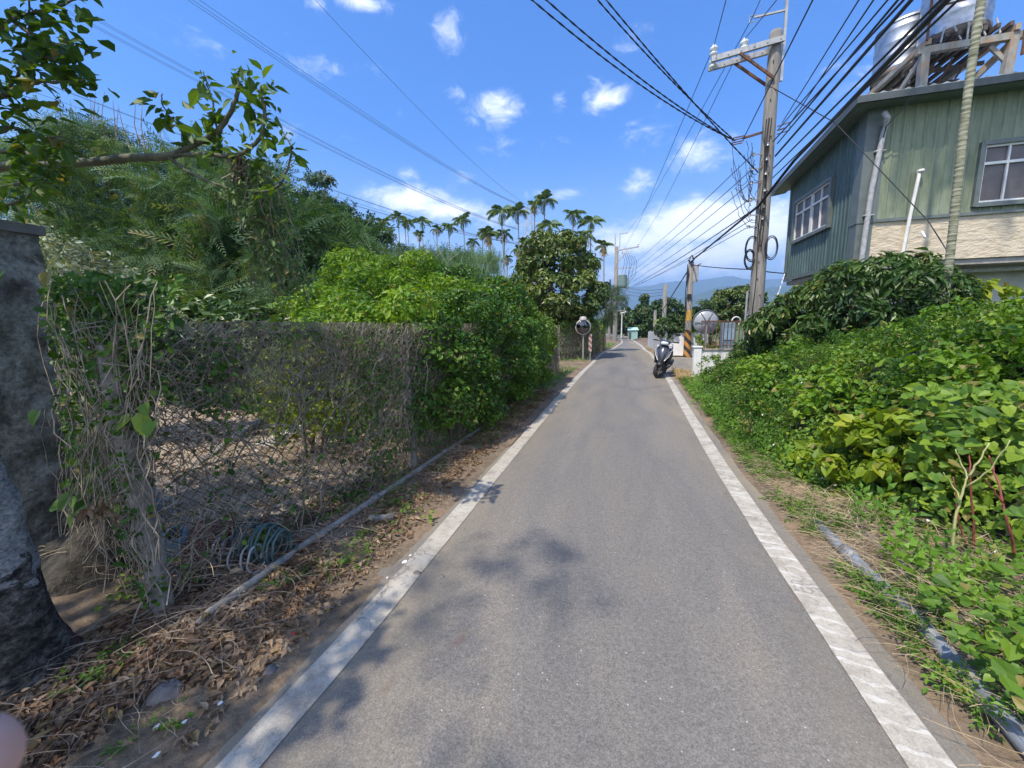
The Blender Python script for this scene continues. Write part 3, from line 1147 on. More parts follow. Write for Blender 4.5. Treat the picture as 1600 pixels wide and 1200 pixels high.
def tank(cx, cy, r, z0, h, label):
    t = empty('water_tank', (cx, cy, z0), label, 'water tank', 'stainless water tanks on the roof stand')
    pf = [(0, .06), (r * .55, .05), (r * .9, .0), (r, .05)]
    z = .05
    while z < h:
        pf += [(r, z + .1), (r + .012, z + .13), (r + .012, z + .15), (r, z + .18)]
        z += .3
    m_ = MB()
    m_.lathe(pf + [(r, h)], 40)
    m_.build('shell', STAIN, t, smooth=True)
    m_ = MB()
    m_.lathe([(r + .02, h - .01), (r + .02, h + .02), (r * .8, h + .14), (r * .3, h + .2), (0, h + .2)], 32)
    m_.build('lid', STAIN, t, smooth=True)
    m_ = MB()
    m_.lathe([(r + .004, .0), (r + .014, .0), (r + .014, .16), (r * .9, .18)], 40)
    m_.build('base_ring', M('scorched_steel', (.20, .15, .11), (.10, .08, .065), 6, .6, .4, .2), t, smooth=True)
    m_ = MB()
    m_.tube([(-r * .2, -r - .01, .12), (-r * .2, -r - .05, .1), (-r * .2, -r - .05, -.4)], .02, 6)
    m_.build('outlet_pipe', PVC, t)
    return t


tank(TX0 + .85, TY0 + .62, .60, tz + .355, 1.7, 'round steel water tank nearest the road on the roof stand, filling most of the platform')
tank(TX0 + .55, TY0 + 1.85, .58, tz + .355, 1.25, 'lower steel water tank standing behind the nearer tank on the roof stand')

# ------------------------------------------------------------------ utility pole by the house
PX, PY = 3.2, 10.5
POLEM = M('weathered_pole_concrete', (.26, .24, .215), (.15, .135, .12), 3, .9, 0, .3, .01, (6, 6, .5))
pole = empty('utility_pole', (PX, PY, 0), 'tall concrete utility pole with cross arms, insulators and cable tangle beside the green house', 'utility pole')


def ppart(mb, name, mat, par=None, **k):
    mb.v = [(x - PX, y - PY, z) for x, y, z in mb.v]
    return mb.build(name, mat, par or pole, **k)


q = MB()
q.lathe([(.165, 0), (.118, 7.72), (.10, 7.78), (0, 7.80)], 24, (PX, PY, 0))
ppart(q, 'shaft', POLEM, smooth=True)
for z in np.arange(2.2, 7.3, .38):
    q = MB()
    a = rad(250 if int(z * 10) % 2 else 275)
    r0 = .165 - .006 * z
    q.tube([(PX + math.cos(a) * (r0 - .02), PY + math.sin(a) * (r0 - .02), z), (PX + math.cos(a) * (r0 + .03), PY + math.sin(a) * (r0 + .03), z)], .012, 6)
    ppart(q, 'step_bolt', RUST)
for dy in (-.16, .16):
    q = MB()
    q.bar((PX - 1.28, PY + dy, 7.36), (PX + .12, PY + dy, 7.52), .06, .11)
    for k in range(6):
        x = PX - 1.2 + .25 * k
        z = 7.36 + (x - PX + 1.28) / 1.4 * .16
        q.tube([(x, PY + dy - .045, z), (x, PY + dy + .045, z)], .014, 6)
    ppart(q, 'cross_arm', STEEL)
    q = MB()
    q.bar((PX - .72, PY + dy * 1.1, 7.38), (PX - .02, PY + dy * 1.0, 6.78), .035, .05)
    ppart(q, 'brace', RUST)


def insulator(x, y, z, s=1.0):
    q = MB()
    q.lathe([(0, 0), (.035 * s, .0), (.035 * s, .03), (.075 * s, .05), (.08 * s, .08), (.045 * s, .10), (.045 * s, .12), (.085 * s, .15), (.08 * s, .19), (.04 * s, .22), (.03 * s, .25), (0, .26)], 16, (x, y, z))
    return ppart(q, 'insulator', CERAM, smooth=True)


insulator(PX - 1.22, PY - .05, 7.46)
insulator(PX - 1.22, PY + .03, 7.25, .8)
insulator(PX - .60, PY, 7.5)
q = MB()
q.bar((PX + .15, PY - .05, 6.75), (PX + .15, PY - .05, 8.9), .05, .05, (0, 1, 0))
q.bar((PX + .15, PY - .05, 8.12), (PX - .45, PY - .05, 8.10), .035, .035)
q.tube([(PX - .42, PY - .05, 8.02), (PX - .54, PY - .05, 8.02), (PX - .54, PY - .05, 8.14), (PX - .42, PY - .05, 8.14)], .012, 6)
ppart(q, 'steel_bracket', STEEL)
q = MB()
q.bar((PX - .1, PY - .02, 5.78), (PX - .52, PY - .02, 5.70), .03, .045)
for s in (0, 1):
    q.tube([(PX - .5 + s * .02, PY - .06, 5.64 + s * .1), (PX - .72, PY - .06, 5.62 + s * .1), (PX - .72, PY + .06, 5.62 + s * .1), (PX - .5, PY + .06, 5.64 + s * .1)], .012, 6)
ppart(q, 'side_bracket', RUST)
q = MB()
q.tube([(PX + .13, PY - .1, 5.82), (PX + .36, PY - .14, 5.86), (PX + .36, PY - .14, 5.70), (PX + .13, PY - .1, 5.66)], .012, 6)
q.tube([(PX + .13, PY - .1, 5.74), (PX + .30, PY - .14, 5.76)], .014, 6)
ppart(q, 'side_bracket', RUST)
for z in (5.3, 5.0, 4.7, 4.35, 4.0, 3.75):
    q = MB()
    q.bar((PX - .1, PY - .06, z), (PX - .32, PY - .1, z + .01), .02, .02)
    q.lathe([(.0, 0), (.03, 0), (.022, .03), (.03, .06), (0, .06)], 10, (PX - .3, PY - .1, z - .03))
    q.lathe([(.0, 0), (.03, 0), (.022, .03), (.03, .06), (0, .06)], 10, (PX - .05, PY - .18, z + .12))
    ppart(q, 'spool_clamp', STEEL)
rc = random.Random(3)
for cx, cz, rr in ((-.20, 3.25, .22), (.19, 3.25, .20), (-.24, 3.02, .17), (.02, 4.3, .10)):
    q = MB()
    for k in range(4):
        pts = []
        e = rr * rc.uniform(.85, 1.08)
        for i in range(25):
            a = 2 * math.pi * i / 24
            pts.append((PX + cx + math.cos(a) * e * .72, PY - .12 + .07 * math.cos(a) + rc.uniform(-.006, .006), cz + math.sin(a) * e * 1.25))
        q.tube(pts, .010, 5, False)
    ppart(q, 'cable_coil', CABLE)
q = MB()
for k in range(3):
    x0 = PX + rc.uniform(-.12, .14)
    pts = []
    for i in range(26):
        z = 6.0 - (6.0 - (.3 if k < 1 else 3.2)) * i / 25
        r0 = .165 - .006 * z + .018
        a = rad(235 + 14 * k) + .10 * math.sin(z * 3 + k)
        pts.append((PX + math.cos(a) * r0, PY + math.sin(a) * r0, z))
    q.tube(pts, .010 + .004 * (k % 2), 5, False)
ppart(q, 'riser_cable', CABLE)
q = MB()
q.tube([(PX - .23, PY - .06, .0), (PX - .22, PY - .06, 2.3)], .025, 8)
ppart(q, 'conduit', STEEL)
# the small drooping jumper wires left of the pole
for k in range(16):
    a = Vector((PX - rc.uniform(.3, .75), PY + rc.uniform(-.1, .1), rc.uniform(4.6, 5.75)))
    b = Vector((PX - rc.uniform(.08, .35), PY - .12, rc.uniform(3.7, 5.2)))
    q = MB()
    sag = rc.uniform(.15, .5)
    pts = [a.lerp(b, t / 12) + Vector((rc.uniform(-.03, .03), 0, -sag * math.sin(math.pi * t / 12) + rc.uniform(-.02, .02))) for t in range(13)]
    q.tube(pts, .006, 4, False)
    ppart(q, 'jumper_wire', CABLE)

# white cable sheath hanging between pole foot and house
q = MB()
a, b = at(1226, 428, y=11.6), at(1183, 520, y=10.0)
pts = [a.lerp(b, t / 10) + Vector((.0, 0, -.28 * math.sin(math.pi * t / 10))) for t in range(11)]
q.tube(pts, [.012 + .022 * t / 10 for t in range(11)], 6)
q.tube([b, b + Vector((-.05, 0, -.5)), b + Vector((-.03, 0, -.9))], .03, 6)
tag(q.build('cable_sheath', WHITE), 'whitish twisted cable sheath drooping from the house to the foot of the tall pole', 'cable')

# ------------------------------------------------------------------ distant poles
def conc_pole(x, y, h, r, label, grp=None):
    t = empty('utility_pole', (x, y, 0), label, 'utility pole', grp)
    m_ = MB()
    m_.lathe([(r, 0), (r * .72, h), (0, h + .03)], 14)
    m_.build('shaft', POLEM, t, smooth=True)
    return t


sx_, sy_ = 3.30, 20.0
sp = conc_pole(sx_, sy_, 4.42, .16, 'utility pole with orange and black hazard stripes round its foot, beside the white wall')
OB, nt, N_, L_, p = newmat('orange_black_hazard_stripes')
t_ = N_.new('ShaderNodeTexCoord')
sxyz = N_.new('ShaderNodeSeparateXYZ')
L_.new(t_.outputs['Object'], sxyz.inputs[0])
m1 = N_.new('ShaderNodeMath'); m1.operation = 'MULTIPLY_ADD'
L_.new(sxyz.outputs['X'], m1.inputs[0]); m1.inputs[1].default_value = 1.1
L_.new(sxyz.outputs['Z'], m1.inputs[2])
m2 = N_.new('ShaderNodeMath'); m2.operation = 'MULTIPLY'
L_.new(m1.outputs[0], m2.inputs[0]); m2.inputs[1].default_value = 2.3
m3 = N_.new('ShaderNodeMath'); m3.operation = 'FRACT'
L_.new(m2.outputs[0], m3.inputs[0])
L_.new(ramp(nt, m3.outputs[0], [(0, (.48, .22, .05)), (.5, (.04, .038, .035))], 'CONSTANT'), p.inputs['Base Color'])
m_ = MB()
m_.lathe([(.168, 0), (.160, 1.3)], 16)
m_.build('hazard_band', OB, sp, smooth=True)
m_ = MB()
m_.lathe([(.150, 1.72), (.147, 2.2)], 16)
m_.build('reflective_band', M('faded_orange_paint', (.62, .36, .07), (.45, .25, .05), 10, .7, 0, .1), sp)
m_ = MB()
m_.bar((.05, -.05, 4.15), (.38, -.25, 4.3), .1, .06)
m_.box(.08, .3, -.2, -.05, 3.5, 4.25)
m_.build('junction_box', PVC, sp, bevel=.01)
m_ = MB()
for k in range(5):
    m_.tube([(-.17 + .02 * k, -.14, 4.3 - .1 * k), (-.2, -.12, 3.2), (-.19 + .01 * k, -.12, 2.3), (-.17, -.13, 1.9)], .018, 5)
m_.box(-.13, .05, -.2, -.13, 2.75, 2.95)
m_.tube([(-.1, -.1, 4.55), (.0, -.1, 4.7), (.1, -.05, 4.5), (-.05, -.2, 4.35), (-.12, -.05, 4.5)], .04, 6)
m_.build('cable_bundle', CABLE, sp)

conc_pole(3.32, 30, 4.4, .17, 'plain grey concrete pole rising behind the white wall, right of the short pole')
conc_pole(2.98, 33, 2.7, .15, 'short grey post behind the leafy end of the white wall')
FX, FY = -.12, 40.0
fp = conc_pole(FX, FY, 9.1, .24, 'far utility pole carrying a green transformer above the broad leaved tree')
m_ = MB()
m_.bar((-.1, -.1, 8.7), (2.0, -.1, 8.95), .1, .12)
m_.build('cross_arm', STEEL, fp)
m_ = MB()
m_.bar((-.2, -.1, 7.05), (1.5, -.1, 7.05), .07, .08)
m_.build('cross_arm', STEEL, fp)
m_ = MB()
m_.bar((.1, -.15, 7.6), (1.1, -.15, 8.7), .06, .07)
m_.build('brace', STEEL, fp)
m_ = MB()
m_.bar((-.15, 0, 8.8), (-.15, 0, 10.3), .1, .08, (0, 1, 0))
m_.bar((.28, 0, 8.8), (.28, 0, 10.3), .08, .08, (0, 1, 0))
m_.bar((.28, 0, 10.3), (1.0, 0, 10.3), .06, .06)
m_.build('top_bracket', STEEL, fp)
for x in (.7, 1.15, 1.95):
    m_ = MB()
    m_.lathe([(0, 0), (.08, 0), (.11, .1), (.06, .15), (.11, .22), (.04, .32), (0, .32)], 10, (x, -.1, 8.95 if x > 1.5 else 8.4))
    m_.build('insulator', CERAM, fp)
m_ = MB()
m_.lathe([(0, 5.25), (.36, 5.25), (.4, 5.3), (.4, 6.3), (.42, 6.34), (.36, 6.42), (0, 6.46)], 18, (.62, -.1, 0))
m_.box(.95, 1.2, -.2, 0, 5.0, 6.1)
m_.build('transformer', M('green_grey_enamel', (.16, .24, .22), (.12, .18, .165), 6, .5), fp, smooth=False)
m_ = MB()
for z in (5.2, 4.0, 3.0):
    m_.bar((.1, -.1, z), (1.0, -.1, z), .05, .06)
m_.bar((.85, -.1, 2.6), (.85, -.1, 5.2), .05, .05, (0, 1, 0))
m_.bar((.5, -.1, 2.6), (.5, -.1, 5.2), .04, .04, (0, 1, 0))
m_.build('platform_bracket', STEEL, fp)
m_ = MB()
for k in range(6):
    x = .5 + .22 * k
    m_.tube([(x, -.15, 8.6 - .1 * k), (x + .3, -.15, 7.6), (x + .1 * (k % 3), -.15, 6.4), (1.0, -.15, 5.3)], .022, 4)
m_.build('drop_wire', CABLE, fp)
conc_pole(-.75, 45, 6.6, .14, 'thin grey pole just left of the transformer pole')
lp = empty('street_lamp', at(971, 528, y=52) * 1, 'slim white street lamp post far down the lane', 'street lamp')
lp.location.z = 0
m_ = MB()
m_.lathe([(.09, 0), (.06, 3.1), (0, 3.12)], 10)
m_.build('post', WHITE, lp)
m_ = MB()
m_.bar((-.1, 0, 3.15), (.5, -.3, 3.3), .16, .12)
m_.build('lamp_head', WHITE, lp)

# ------------------------------------------------------------------ cables
def wire(pts, r, label, name='power_cable', group='power cables along the lane', sag=0.0, seg=5, cat='cable', n=24, twist=False):
    """pts: key points in space; a smooth sagging run through them"""
    out = []
    for i in range(len(pts) - 1):
        a, b = pts[i], pts[i + 1]
        L = (b - a).length
        for k in range(n + (i == len(pts) - 2)):
            t = k / n
            out.append(a.lerp(b, t) + Vector((0, 0, -sag * L * 4 * t * (1 - t))))
    q = MB()
    if twist:
        o1, o2 = [], []
        for k, p_ in enumerate(out):
            a = k * 1.3
            v = Vector((math.cos(a), 0, math.sin(a))) * r * 1.1
            o1.append(p_ + v)
            o2.append(p_ - v)
        q.tube(o1, r, seg, False)
        q.tube(o2, r, seg, False)
    else:
        q.tube(out, r, seg, False)
    return tag(q.build(name, CABLE, smooth=True), label, cat, group)


def run(pole_pt, px, py, y2, r, label, sag=.0, tail=26, **k):
    """from a point at the pole through the picture point (px,py) seen at depth y2, then on towards the pole behind the camera"""
    b = at(px, py, y=y2)
    d = (b - pole_pt)
    c = pole_pt + d * (tail / abs(d.y))
    return wire([pole_pt, c], r, label, sag=sag, n=60, **k)


LANE = 'black power cables slanting from the tall pole over the camera'
P_ = lambda dx, z, dy=-.15: Vector((PX + dx, PY + dy, z))
run(at(1240, 252, y=9.4), 1480, 0, 4.9, .030, 'thickest black cable of the bundle sweeping over the house roof corner', group=LANE, tail=22)
wire([at(1240, 252, y=9.4), at(1185, 322, y=10.36), Vector((sx_, sy_, 4.45))], .030, 'thick black cable from the tall pole down to the striped pole', group=None, name='telephone_cable')
run(P_(.1, 4.95), 1470, 0, 4.7, .014, 'thin cable just left of the thickest black cable', group=LANE, tail=22)
run(P_(.1, 4.75), 1497, 0, 4.7, .012, 'thin cable just right of the thickest black cable', group=LANE, tail=22)
run(P_(.12, 5.2), 1424, 0, 4.9, .020, 'second thickest black cable above the house eave', group=LANE, tail=22)
run(P_(.05, 5.5), 1412, 0, 5.0, .013, 'slim black cable running close beside the second thickest', group=LANE, tail=22)
run(P_(.14, 5.45), 1403, 0, 5.1, .013, 'slim black cable slanting up from below the side bracket', group=LANE, tail=22)
run(P_(.14, 5.74), 1387, 0, 5.2, .010, 'thin wire from the lower clamp of the right side bracket', group=LANE, tail=22)
run(P_(.34, 5.80), 1365, 0, 5.4, .010, 'thin wire from the outer end of the right side bracket', group=LANE, tail=22)
run(P_(.2, 5.86), 1342, 0, 5.6, .009, 'thin wire from the upper end of the right side bracket', group=LANE, tail=22)
a = at(1163, 214, y=PY)
run(a, 1270, 0, 5.8, .010, 'thin wire passing behind the pole to the left bracket clamp', group=LANE, tail=22)
TOPW = 'bare wires on the top cross arm'
i1, i2, i3 = Vector((PX - 1.22, PY - .05, 7.70)), Vector((PX - .60, PY, 7.74)), Vector((PX - .5, PY - .05, 8.08))
for (ip, px, lab, fpt) in ((i1, 1134, 'thin wire tied to the outermost white insulator of the cross arm', Vector((FX + .7, FY, 8.9))),
                           (i2, 1212, 'thin wire tied to the white insulator nearer the pole', Vector((FX + 1.95, FY, 9.1))),
                           (i3, 1205, 'thin wire held by the small bracket above the cross arm', Vector((FX + .9, FY, 10.3)))):
    b = at(px, 0 if ip is not i3 else -40, y=8.6 if ip is not i3 else 8.2)
    d = b - ip
    wire([ip + d * 6, ip, ip.lerp(fpt, .5) + Vector((0, 0, -.45)), fpt], .0085, lab, group=TOPW, sag=.003)
FAN = 'black cables fanning from the tall pole to the far pole'
far_x = [(985, 415, .9), (982, 427, .9), (980, 435, .9), (975, 447, .9), (977, 452, 1.4), (985, 450, .9), (990, 446, .8)]
hz_ = [(-.32, 5.3), (-.3, 5.0), (-.3, 4.72), (-.3, 4.36), (-.25, 4.1), (-.25, 3.9), (-.3, 3.75)]
nmz = ['topmost', 'second', 'third', 'fourth', 'thick fifth', 'sixth', 'lowest']
for (fx, fy, w), (dx, z), nm_ in zip(far_x, hz_, nmz):
    e = at(fx, fy, y=FY - 1)
    wire([P_(dx, z), P_(dx, z).lerp(e, .5) + Vector((0, 0, -.12)), e], .0105 * w, nm_ + ' black cable of the fan running from the tall pole to the far pole', group=FAN, sag=.004)
TW = 'twisted cables sweeping in from the upper left'
cl_ = Vector((PX - .68, PY - .05, 5.66))
for (px, py, yy, lab, sg, end) in ((815, -14, 6.3, 'lower twisted cable from the top edge, left of the other three', .03, cl_),
                                   (838, -14, 6.3, 'second twisted cable from the top edge', .026, cl_),
                                   (920, -16, 7.4, 'third twisted cable from the top edge, steeper', .02, cl_),
                                   (934, -16, 7.4, 'rightmost twisted cable, passing below the bracket to the pole', .012, Vector((PX - .2, PY - .15, 4.9)))):
    b = at(px, py, y=yy)
    d = b - end
    wire([end, b], .0075, lab, group=TW, sag=sg, n=70, twist=True, seg=4, name='twisted_cable')
    wire([b, end + d * 3.2 + Vector((0, 0, .9 * d.length * sg * 4))], .0075, lab.replace('cable', 'cable continuing beyond the frame', 1), group=TW, n=10, name='twisted_cable') if False else None
# low wires
wire([Vector((sx_, sy_, 4.3)), at(1172, 421, y=14), Vector((BX, 15.4, 3.2))], .018, 'black cable running level from the striped pole to the house corner', group=None, sag=.006, name='telephone_cable')
wire([Vector((sx_, sy_, 4.25)), Vector((3.2, 30, 2.6)), Vector((3.1, 40, 1.8))], .03, 'heavy black cable descending from the striped pole to the plain grey pole', group=None, name='telephone_cable')
LOW = 'faint cables strung low between the far poles'
for k, (z1, z2) in enumerate(((4.1, 5.6), (3.9, 5.2), (3.7, 4.9))):
    wire([Vector((3.32, 30, z1)), Vector((FX + .3, FY, z2))], .013, ['upper', 'middle', 'lower'][k] + ' faint cable looping between the plain grey pole and the far pole', group=LOW, sag=.03)
wire([Vector((PX - .13, PY - .1, 6.7)), at(1305, 192, y=10.2), at(1450, 345, y=9.2), at(1485, 400, y=8.6), Vector((6.1, 8.2, .9))], .009,
     'thin steel guy wire from the pole across the house front', group=None, name='guy_wire', cat='guy wire')
gi = MB()
a, b = at(1440, 361, y=9.27), at(1446, 372, y=9.2)
gi.tube([a, a.lerp(b, .2), a.lerp(b, .8), b], [.01, .022, .022, .01], 10)
tag(gi.build('guy_insulator', CERAM, smooth=True), 'small white strain insulator on the guy wire in front of the beige band', 'insulator')
wire([at(1428, 150, y=11.0), at(1385, 197, y=11.2), at(1380, 215, y=11.3)], .012, 'pale rope looped from the roof edge beside the downpipe', group=None, name='rope', cat='rope')

# high voltage lines and lattice tower
tower = empty('transmission_tower', at(828, 509, y=150), 'pale grey lattice transmission tower among the palm crowns', 'tower')
tower.location.z = 0
th = at(826, 322, y=150).z
q = MB()
hw = lambda z: 3.2 - 2.6 * min(1, z / th)
lev = [th * k / 11 for k in range(12)]
for k in range(11):
    a_, b_ = lev[k], lev[k + 1]
    for i, (sx, sy) in enumerate(((-1, -1), (1, -1), (1, 1), (-1, 1))):
        nx_, ny_ = ((1, -1), (1, 1), (-1, 1), (-1, -1))[i]
        p0 = (sx * hw(a_), sy * hw(a_), a_)
        p1 = (sx * hw(b_), sy * hw(b_), b_)
        p2 = (nx_ * hw(b_), ny_ * hw(b_), b_)
        p3 = (nx_ * hw(a_), ny_ * hw(a_), a_)
        q.bar(p0, p1, .16, .16)
        q.bar(p0, p2, .08, .08)
        q.bar(p3, p1, .08, .08)
        q.bar(p1, p2, .08, .08)
PALEM = M('pale_tower_steel', (.55, .57, .58), (.45, .47, .48), 1, .6, .2, 0)
q.build('lattice', PALEM, tower)
for z, w in ((th * .97, 4.2), (th * .86, 5.2), (th * .75, 4.6)):
    for s in (-1, 1):
        q = MB()
        q.bar((s * .5, 0, z + .8), (s * w, 0, z), .12, .12)
        q.bar((s * .5, 0, z - .1), (s * w, 0, z), .12, .12)
        for k in range(4):
            t0 = .2 + .2 * k
            q.bar((s * (.5 + (w - .5) * t0), 0, z - .1 * (1 - t0)), (s * (.5 + (w - .5) * (t0 + .1)), 0, z + .8 * (.9 - t0)), .06, .06)
        q.tube([(s * w, 0, z), (s * w, 0, z - 1.6)], .09, 6)
        q.build('cross_arm', PALEM, tower)
HV = 'high voltage line bundles crossing the sky on the left'
tl = tower.location
HVM = M('aluminium_conductor', (.24, .25, .27), (.18, .19, .2), 3, .6, .3, 0)
for (px, py, zz, ends, nw, lab) in ((128, 18, 34, (-4.6, th * .86 - 1.5), 4, 'middle bundle, crossing behind the vine branch'),
                                    (300, -10, 34, (4.2, th * .97 - 1.5), 3, 'right bundle, starting at the top edge'),
                                    (20, 130, 27, (-4.2, th * .75 - 1.5), 3, 'lowest bundle, half hidden by the feathery trees'),
                                    (495, -10, 36, (.2, th), 1, 'single earth wire at the right, faint'),
                                    (60, 112, 27, (4.4, th * .70 - 1.5), 2, 'pair just above the lowest bundle')):
    for k in range(nw):
        a = at(px + (k % 2) * 13, py - (k // 2) * 13 + (k % 2) * 4, z=zz)
        e = Vector((tl.x + ends[0] + .35 * (k % 2), tl.y, ends[1] + .35 * (k // 2)))
        d = (a - e)
        q = MB()
        s0 = a + d * .35
        pts = []
        for i in range(41):
            t = i / 40
            pts.append(e.lerp(s0, t) + Vector((0, 0, -d.length * .035 * 4 * t * (1 - t) + d.length * .035 * 4 * t * .19)))
        q.tube(pts, [.045 - .033 * i / 40 for i in range(41)], 4, False)
        w = q.build('high_voltage_wire', HVM)
        tag(w, 'thin high voltage wire, one of the ' + lab, 'power line', HV + ' (' + lab.split(',')[0] + ')')

# ------------------------------------------------------------------ junction wall, railing, mirror
WALLW = M('stained_whitewash', (.74, .73, .70), (.40, .39, .36), 2.2, .9, 0, .2, .01, (3, 3, .45), .32, .5)
wp = empty('whitewashed_wall', (2.22, 11.9, 0), 'low stained white wall with a square end pillar at the junction, under the rusty railing', 'wall')
q = MB()
q.box(-.09, .11, -.1, .12, 0, .90)
q.box(-.115, .135, -.125, .145, .90, .94)
q.build('end_pillar', M('fresh_whitewash', (.80, .80, .78), (.66, .65, .62), 4, .85, 0, .15), wp, bevel=.008)
q = MB()
q.box(.11, 3.2, -.04, .08, 0, .82)
q.build('wall_panel', WALLW, wp)
q = MB()
q.box(.10, 3.2, -.07, .11, .823, .865)
q.build('coping', M('stained_coping', (.42, .37, .30), (.22, .19, .16), 8, .9), wp)
rl = empty('rusty_railing', (2.3, 11.92, .865), 'rusty iron railing tangled with dry vines on top of the low white wall', 'railing')
q = MB()
q.bar((0, 0, .77), (1.35, 0, .74), .03, .03)
q.bar((0, 0, .08), (1.35, 0, .08), .025, .025)
q.build('rail', RUST, rl)
for k in range(15):
    q = MB()
    x = .02 + k * .095
    q.bar((x, 0, 0), (x, 0, .76), .02, .02, (0, 1, 0))
    q.build('baluster', RUST, rl)
mb_ = empty('traffic_mirror', (2.72, 13.4, 0), 'round convex traffic mirror seen from its white back, behind the rusty railing', 'traffic mirror')
q = MB()
q.lathe([(0, -.09), (.12, -.085), (.22, -.055), (.31, -.01), (.35, .02), (.365, .03), (.365, .06), (.35, .06)], 36, (0, 0, 1.62), (0, 1, 0))
q.build('mirror_back', M('clear_white_plastic', (.36, .38, .40), (.25, .27, .29), 3, .35, 0, 0), mb_, smooth=True)
q = MB()
for a in (0, 60, 120):
    c, s = math.cos(rad(a)), math.sin(rad(a))
    q.tube([(-c * .34, -.035, 1.62 - s * .34), (-c * .15, -.11, 1.62 - s * .15), (c * .15, -.11, 1.62 + s * .15), (c * .34, -.035, 1.62 + s * .34)], .012, 6)
q.lathe([(.370, -.012), (.385, .03), (.370, .07)], 36, (0, 0, 1.62), (0, 1, 0))
q.build('frame', M('dull_steel', (.30, .31, .32), None, 5, .5, .5, 0), mb_)
q = MB()
q.tube([(0, -.06, 0), (0, -.06, 1.5)], .038, 10)
q.build('post', STEEL, mb_)
mbx = empty('meter_box', (3.16, 12.6, .8), 'blue grey metal box standing behind the right end of the rusty railing', 'metal box')
q = MB()
q.box(-.17, .17, -.12, .12, 0, .78)
q.build('casing', M('blue_grey_metal', (.22, .30, .36), (.14, .19, .24), 5, .5, .2, .1), mbx, bevel=.015)
q = MB()
q.box(-.13, .13, -.135, -.122, .28, .62)
q.build('panel', M('blue_panel', (.30, .44, .56), None, 5, .4, 0, 0), mbx)
q = MB()
q.tube([(-.1, 0, -.8), (-.1, 0, 0)], .03, 6)
q.tube([(.1, 0, -.8), (.1, 0, 0)], .03, 6)
q.build('leg', RUST, mbx)
q = MB()
q.tube([Vector((3.33 + math.cos(rad(a)) * .11, 12.5, 1.62 + math.sin(rad(a)) * .12)) for a in range(-60, 241, 20)], .02, 6)
q.tube([(3.22, 12.5, 1.55), (3.22, 12.5, .0)], .02, 6)
tag(q.build('bent_pipe', WHITE, smooth=True), 'white pipe bent into a ring beside the tall pole, above the railing', 'pipe')

# white garden wall past the junction
gw = empty('garden_wall', (2.35, 20.3, 0), 'bright white garden wall beyond the side road, dappled by plant shadows', 'wall')
q = MB()
q.loft([[(.06, 0, 0), (.06, .12, 0), (.06, .12, 1.12), (.06, 0, 1.12)], [(1.9, 0, 0), (1.9, .12, 0), (1.9, .12, 1.2), (1.9, 0, 1.2)]])
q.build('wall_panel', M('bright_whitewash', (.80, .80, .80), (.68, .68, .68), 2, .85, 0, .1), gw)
q = MB()
q.box(-.14, .08, -.06, .16, 0, 1.5)
q.build('gate_pillar', M('pillar_whitewash', (.78, .78, .77), (.6, .6, .59), 3, .85, 0, .1), gw)
q = MB()
q.lathe([(.0, 0), (.07, 0), (.07, .015), (0, .015)], 14, (-.03, -.075, 1.33), (0, -1, 0))
q.build('round_plate', BLACKP, gw)
q = MB()
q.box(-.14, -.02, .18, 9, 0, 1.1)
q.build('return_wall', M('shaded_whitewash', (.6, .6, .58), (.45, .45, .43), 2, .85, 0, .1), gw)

# convex mirror on the left
cm = empty('traffic_mirror', (-1.43, 17.6, 0), 'convex traffic mirror with pale rim and dark face on a post left of the lane', 'traffic mirror')
MIR, nt, N_, L_, p = newmat('convex_mirror_face')
p.inputs['Metallic'].default_value = 1
p.inputs['Base Color'].default_value = (.13, .135, .14, 1)
p.inputs['Roughness'].default_value = .06
q = MB()
q.lathe([(0, .11), (.1, .106), (.2, .085), (.27, .055), (.315, .01)], 36, (0, -.05, 1.52), (.25, -1, -.1))
q.build('mirror_face', MIR, cm, smooth=True)
q = MB()
q.lathe([(.31, .03), (.345, .03), (.35, -.03), (.30, -.08), (.1, -.10), (0, -.10)], 36, (0, -.05, 1.52), (.25, -1, -.1))
q.build('rim', M('pale_orange_rim', (.45, .43, .40), (.5, .45, .4), 5, .5, 0, 0), cm, smooth=True)
q = MB()
q.lathe([(0, .2), (.12, .18), (.17, .08), (.17, .02)], 14, (-.0, -.02, 1.80), (0, 0, 1))
q.build('hood', M('hood_plastic', (.5, .48, .46), None, 5, .5, 0, 0), cm, smooth=True)
q = MB()
q.tube([(0, .06, 0), (0, .06, 1.9)], .042, 10)
q.build('post', STEEL, cm)
sg = empty('marker_sign', (-1.12, 17.7, 0), 'narrow red and white striped marker board on a post right of the dark mirror', 'sign')
SGM, nt, N_, L_, p = newmat('faded_red_white_board')
t_ = N_.new('ShaderNodeTexCoord')
wv = N_.new('ShaderNodeTexWave')
wv.bands_direction = 'DIAGONAL'
wv.inputs['Scale'].default_value = 2.6
L_.new(t_.outputs['Object'], wv.inputs['Vector'])
L_.new(ramp(nt, wv.outputs['Fac'], [(0, (.42, .36, .34)), (.5, (.26, .09, .09))], 'CONSTANT'), p.inputs['Base Color'])
q = MB()
q.box(-.07, .07, -.012, .012, .42, 1.2)
q.build('board', SGM, sg, bevel=.003)
q = MB()
q.tube([(0, .04, 0), (0, .04, 1.22)], .025, 8)
q.build('post', STEEL, sg)

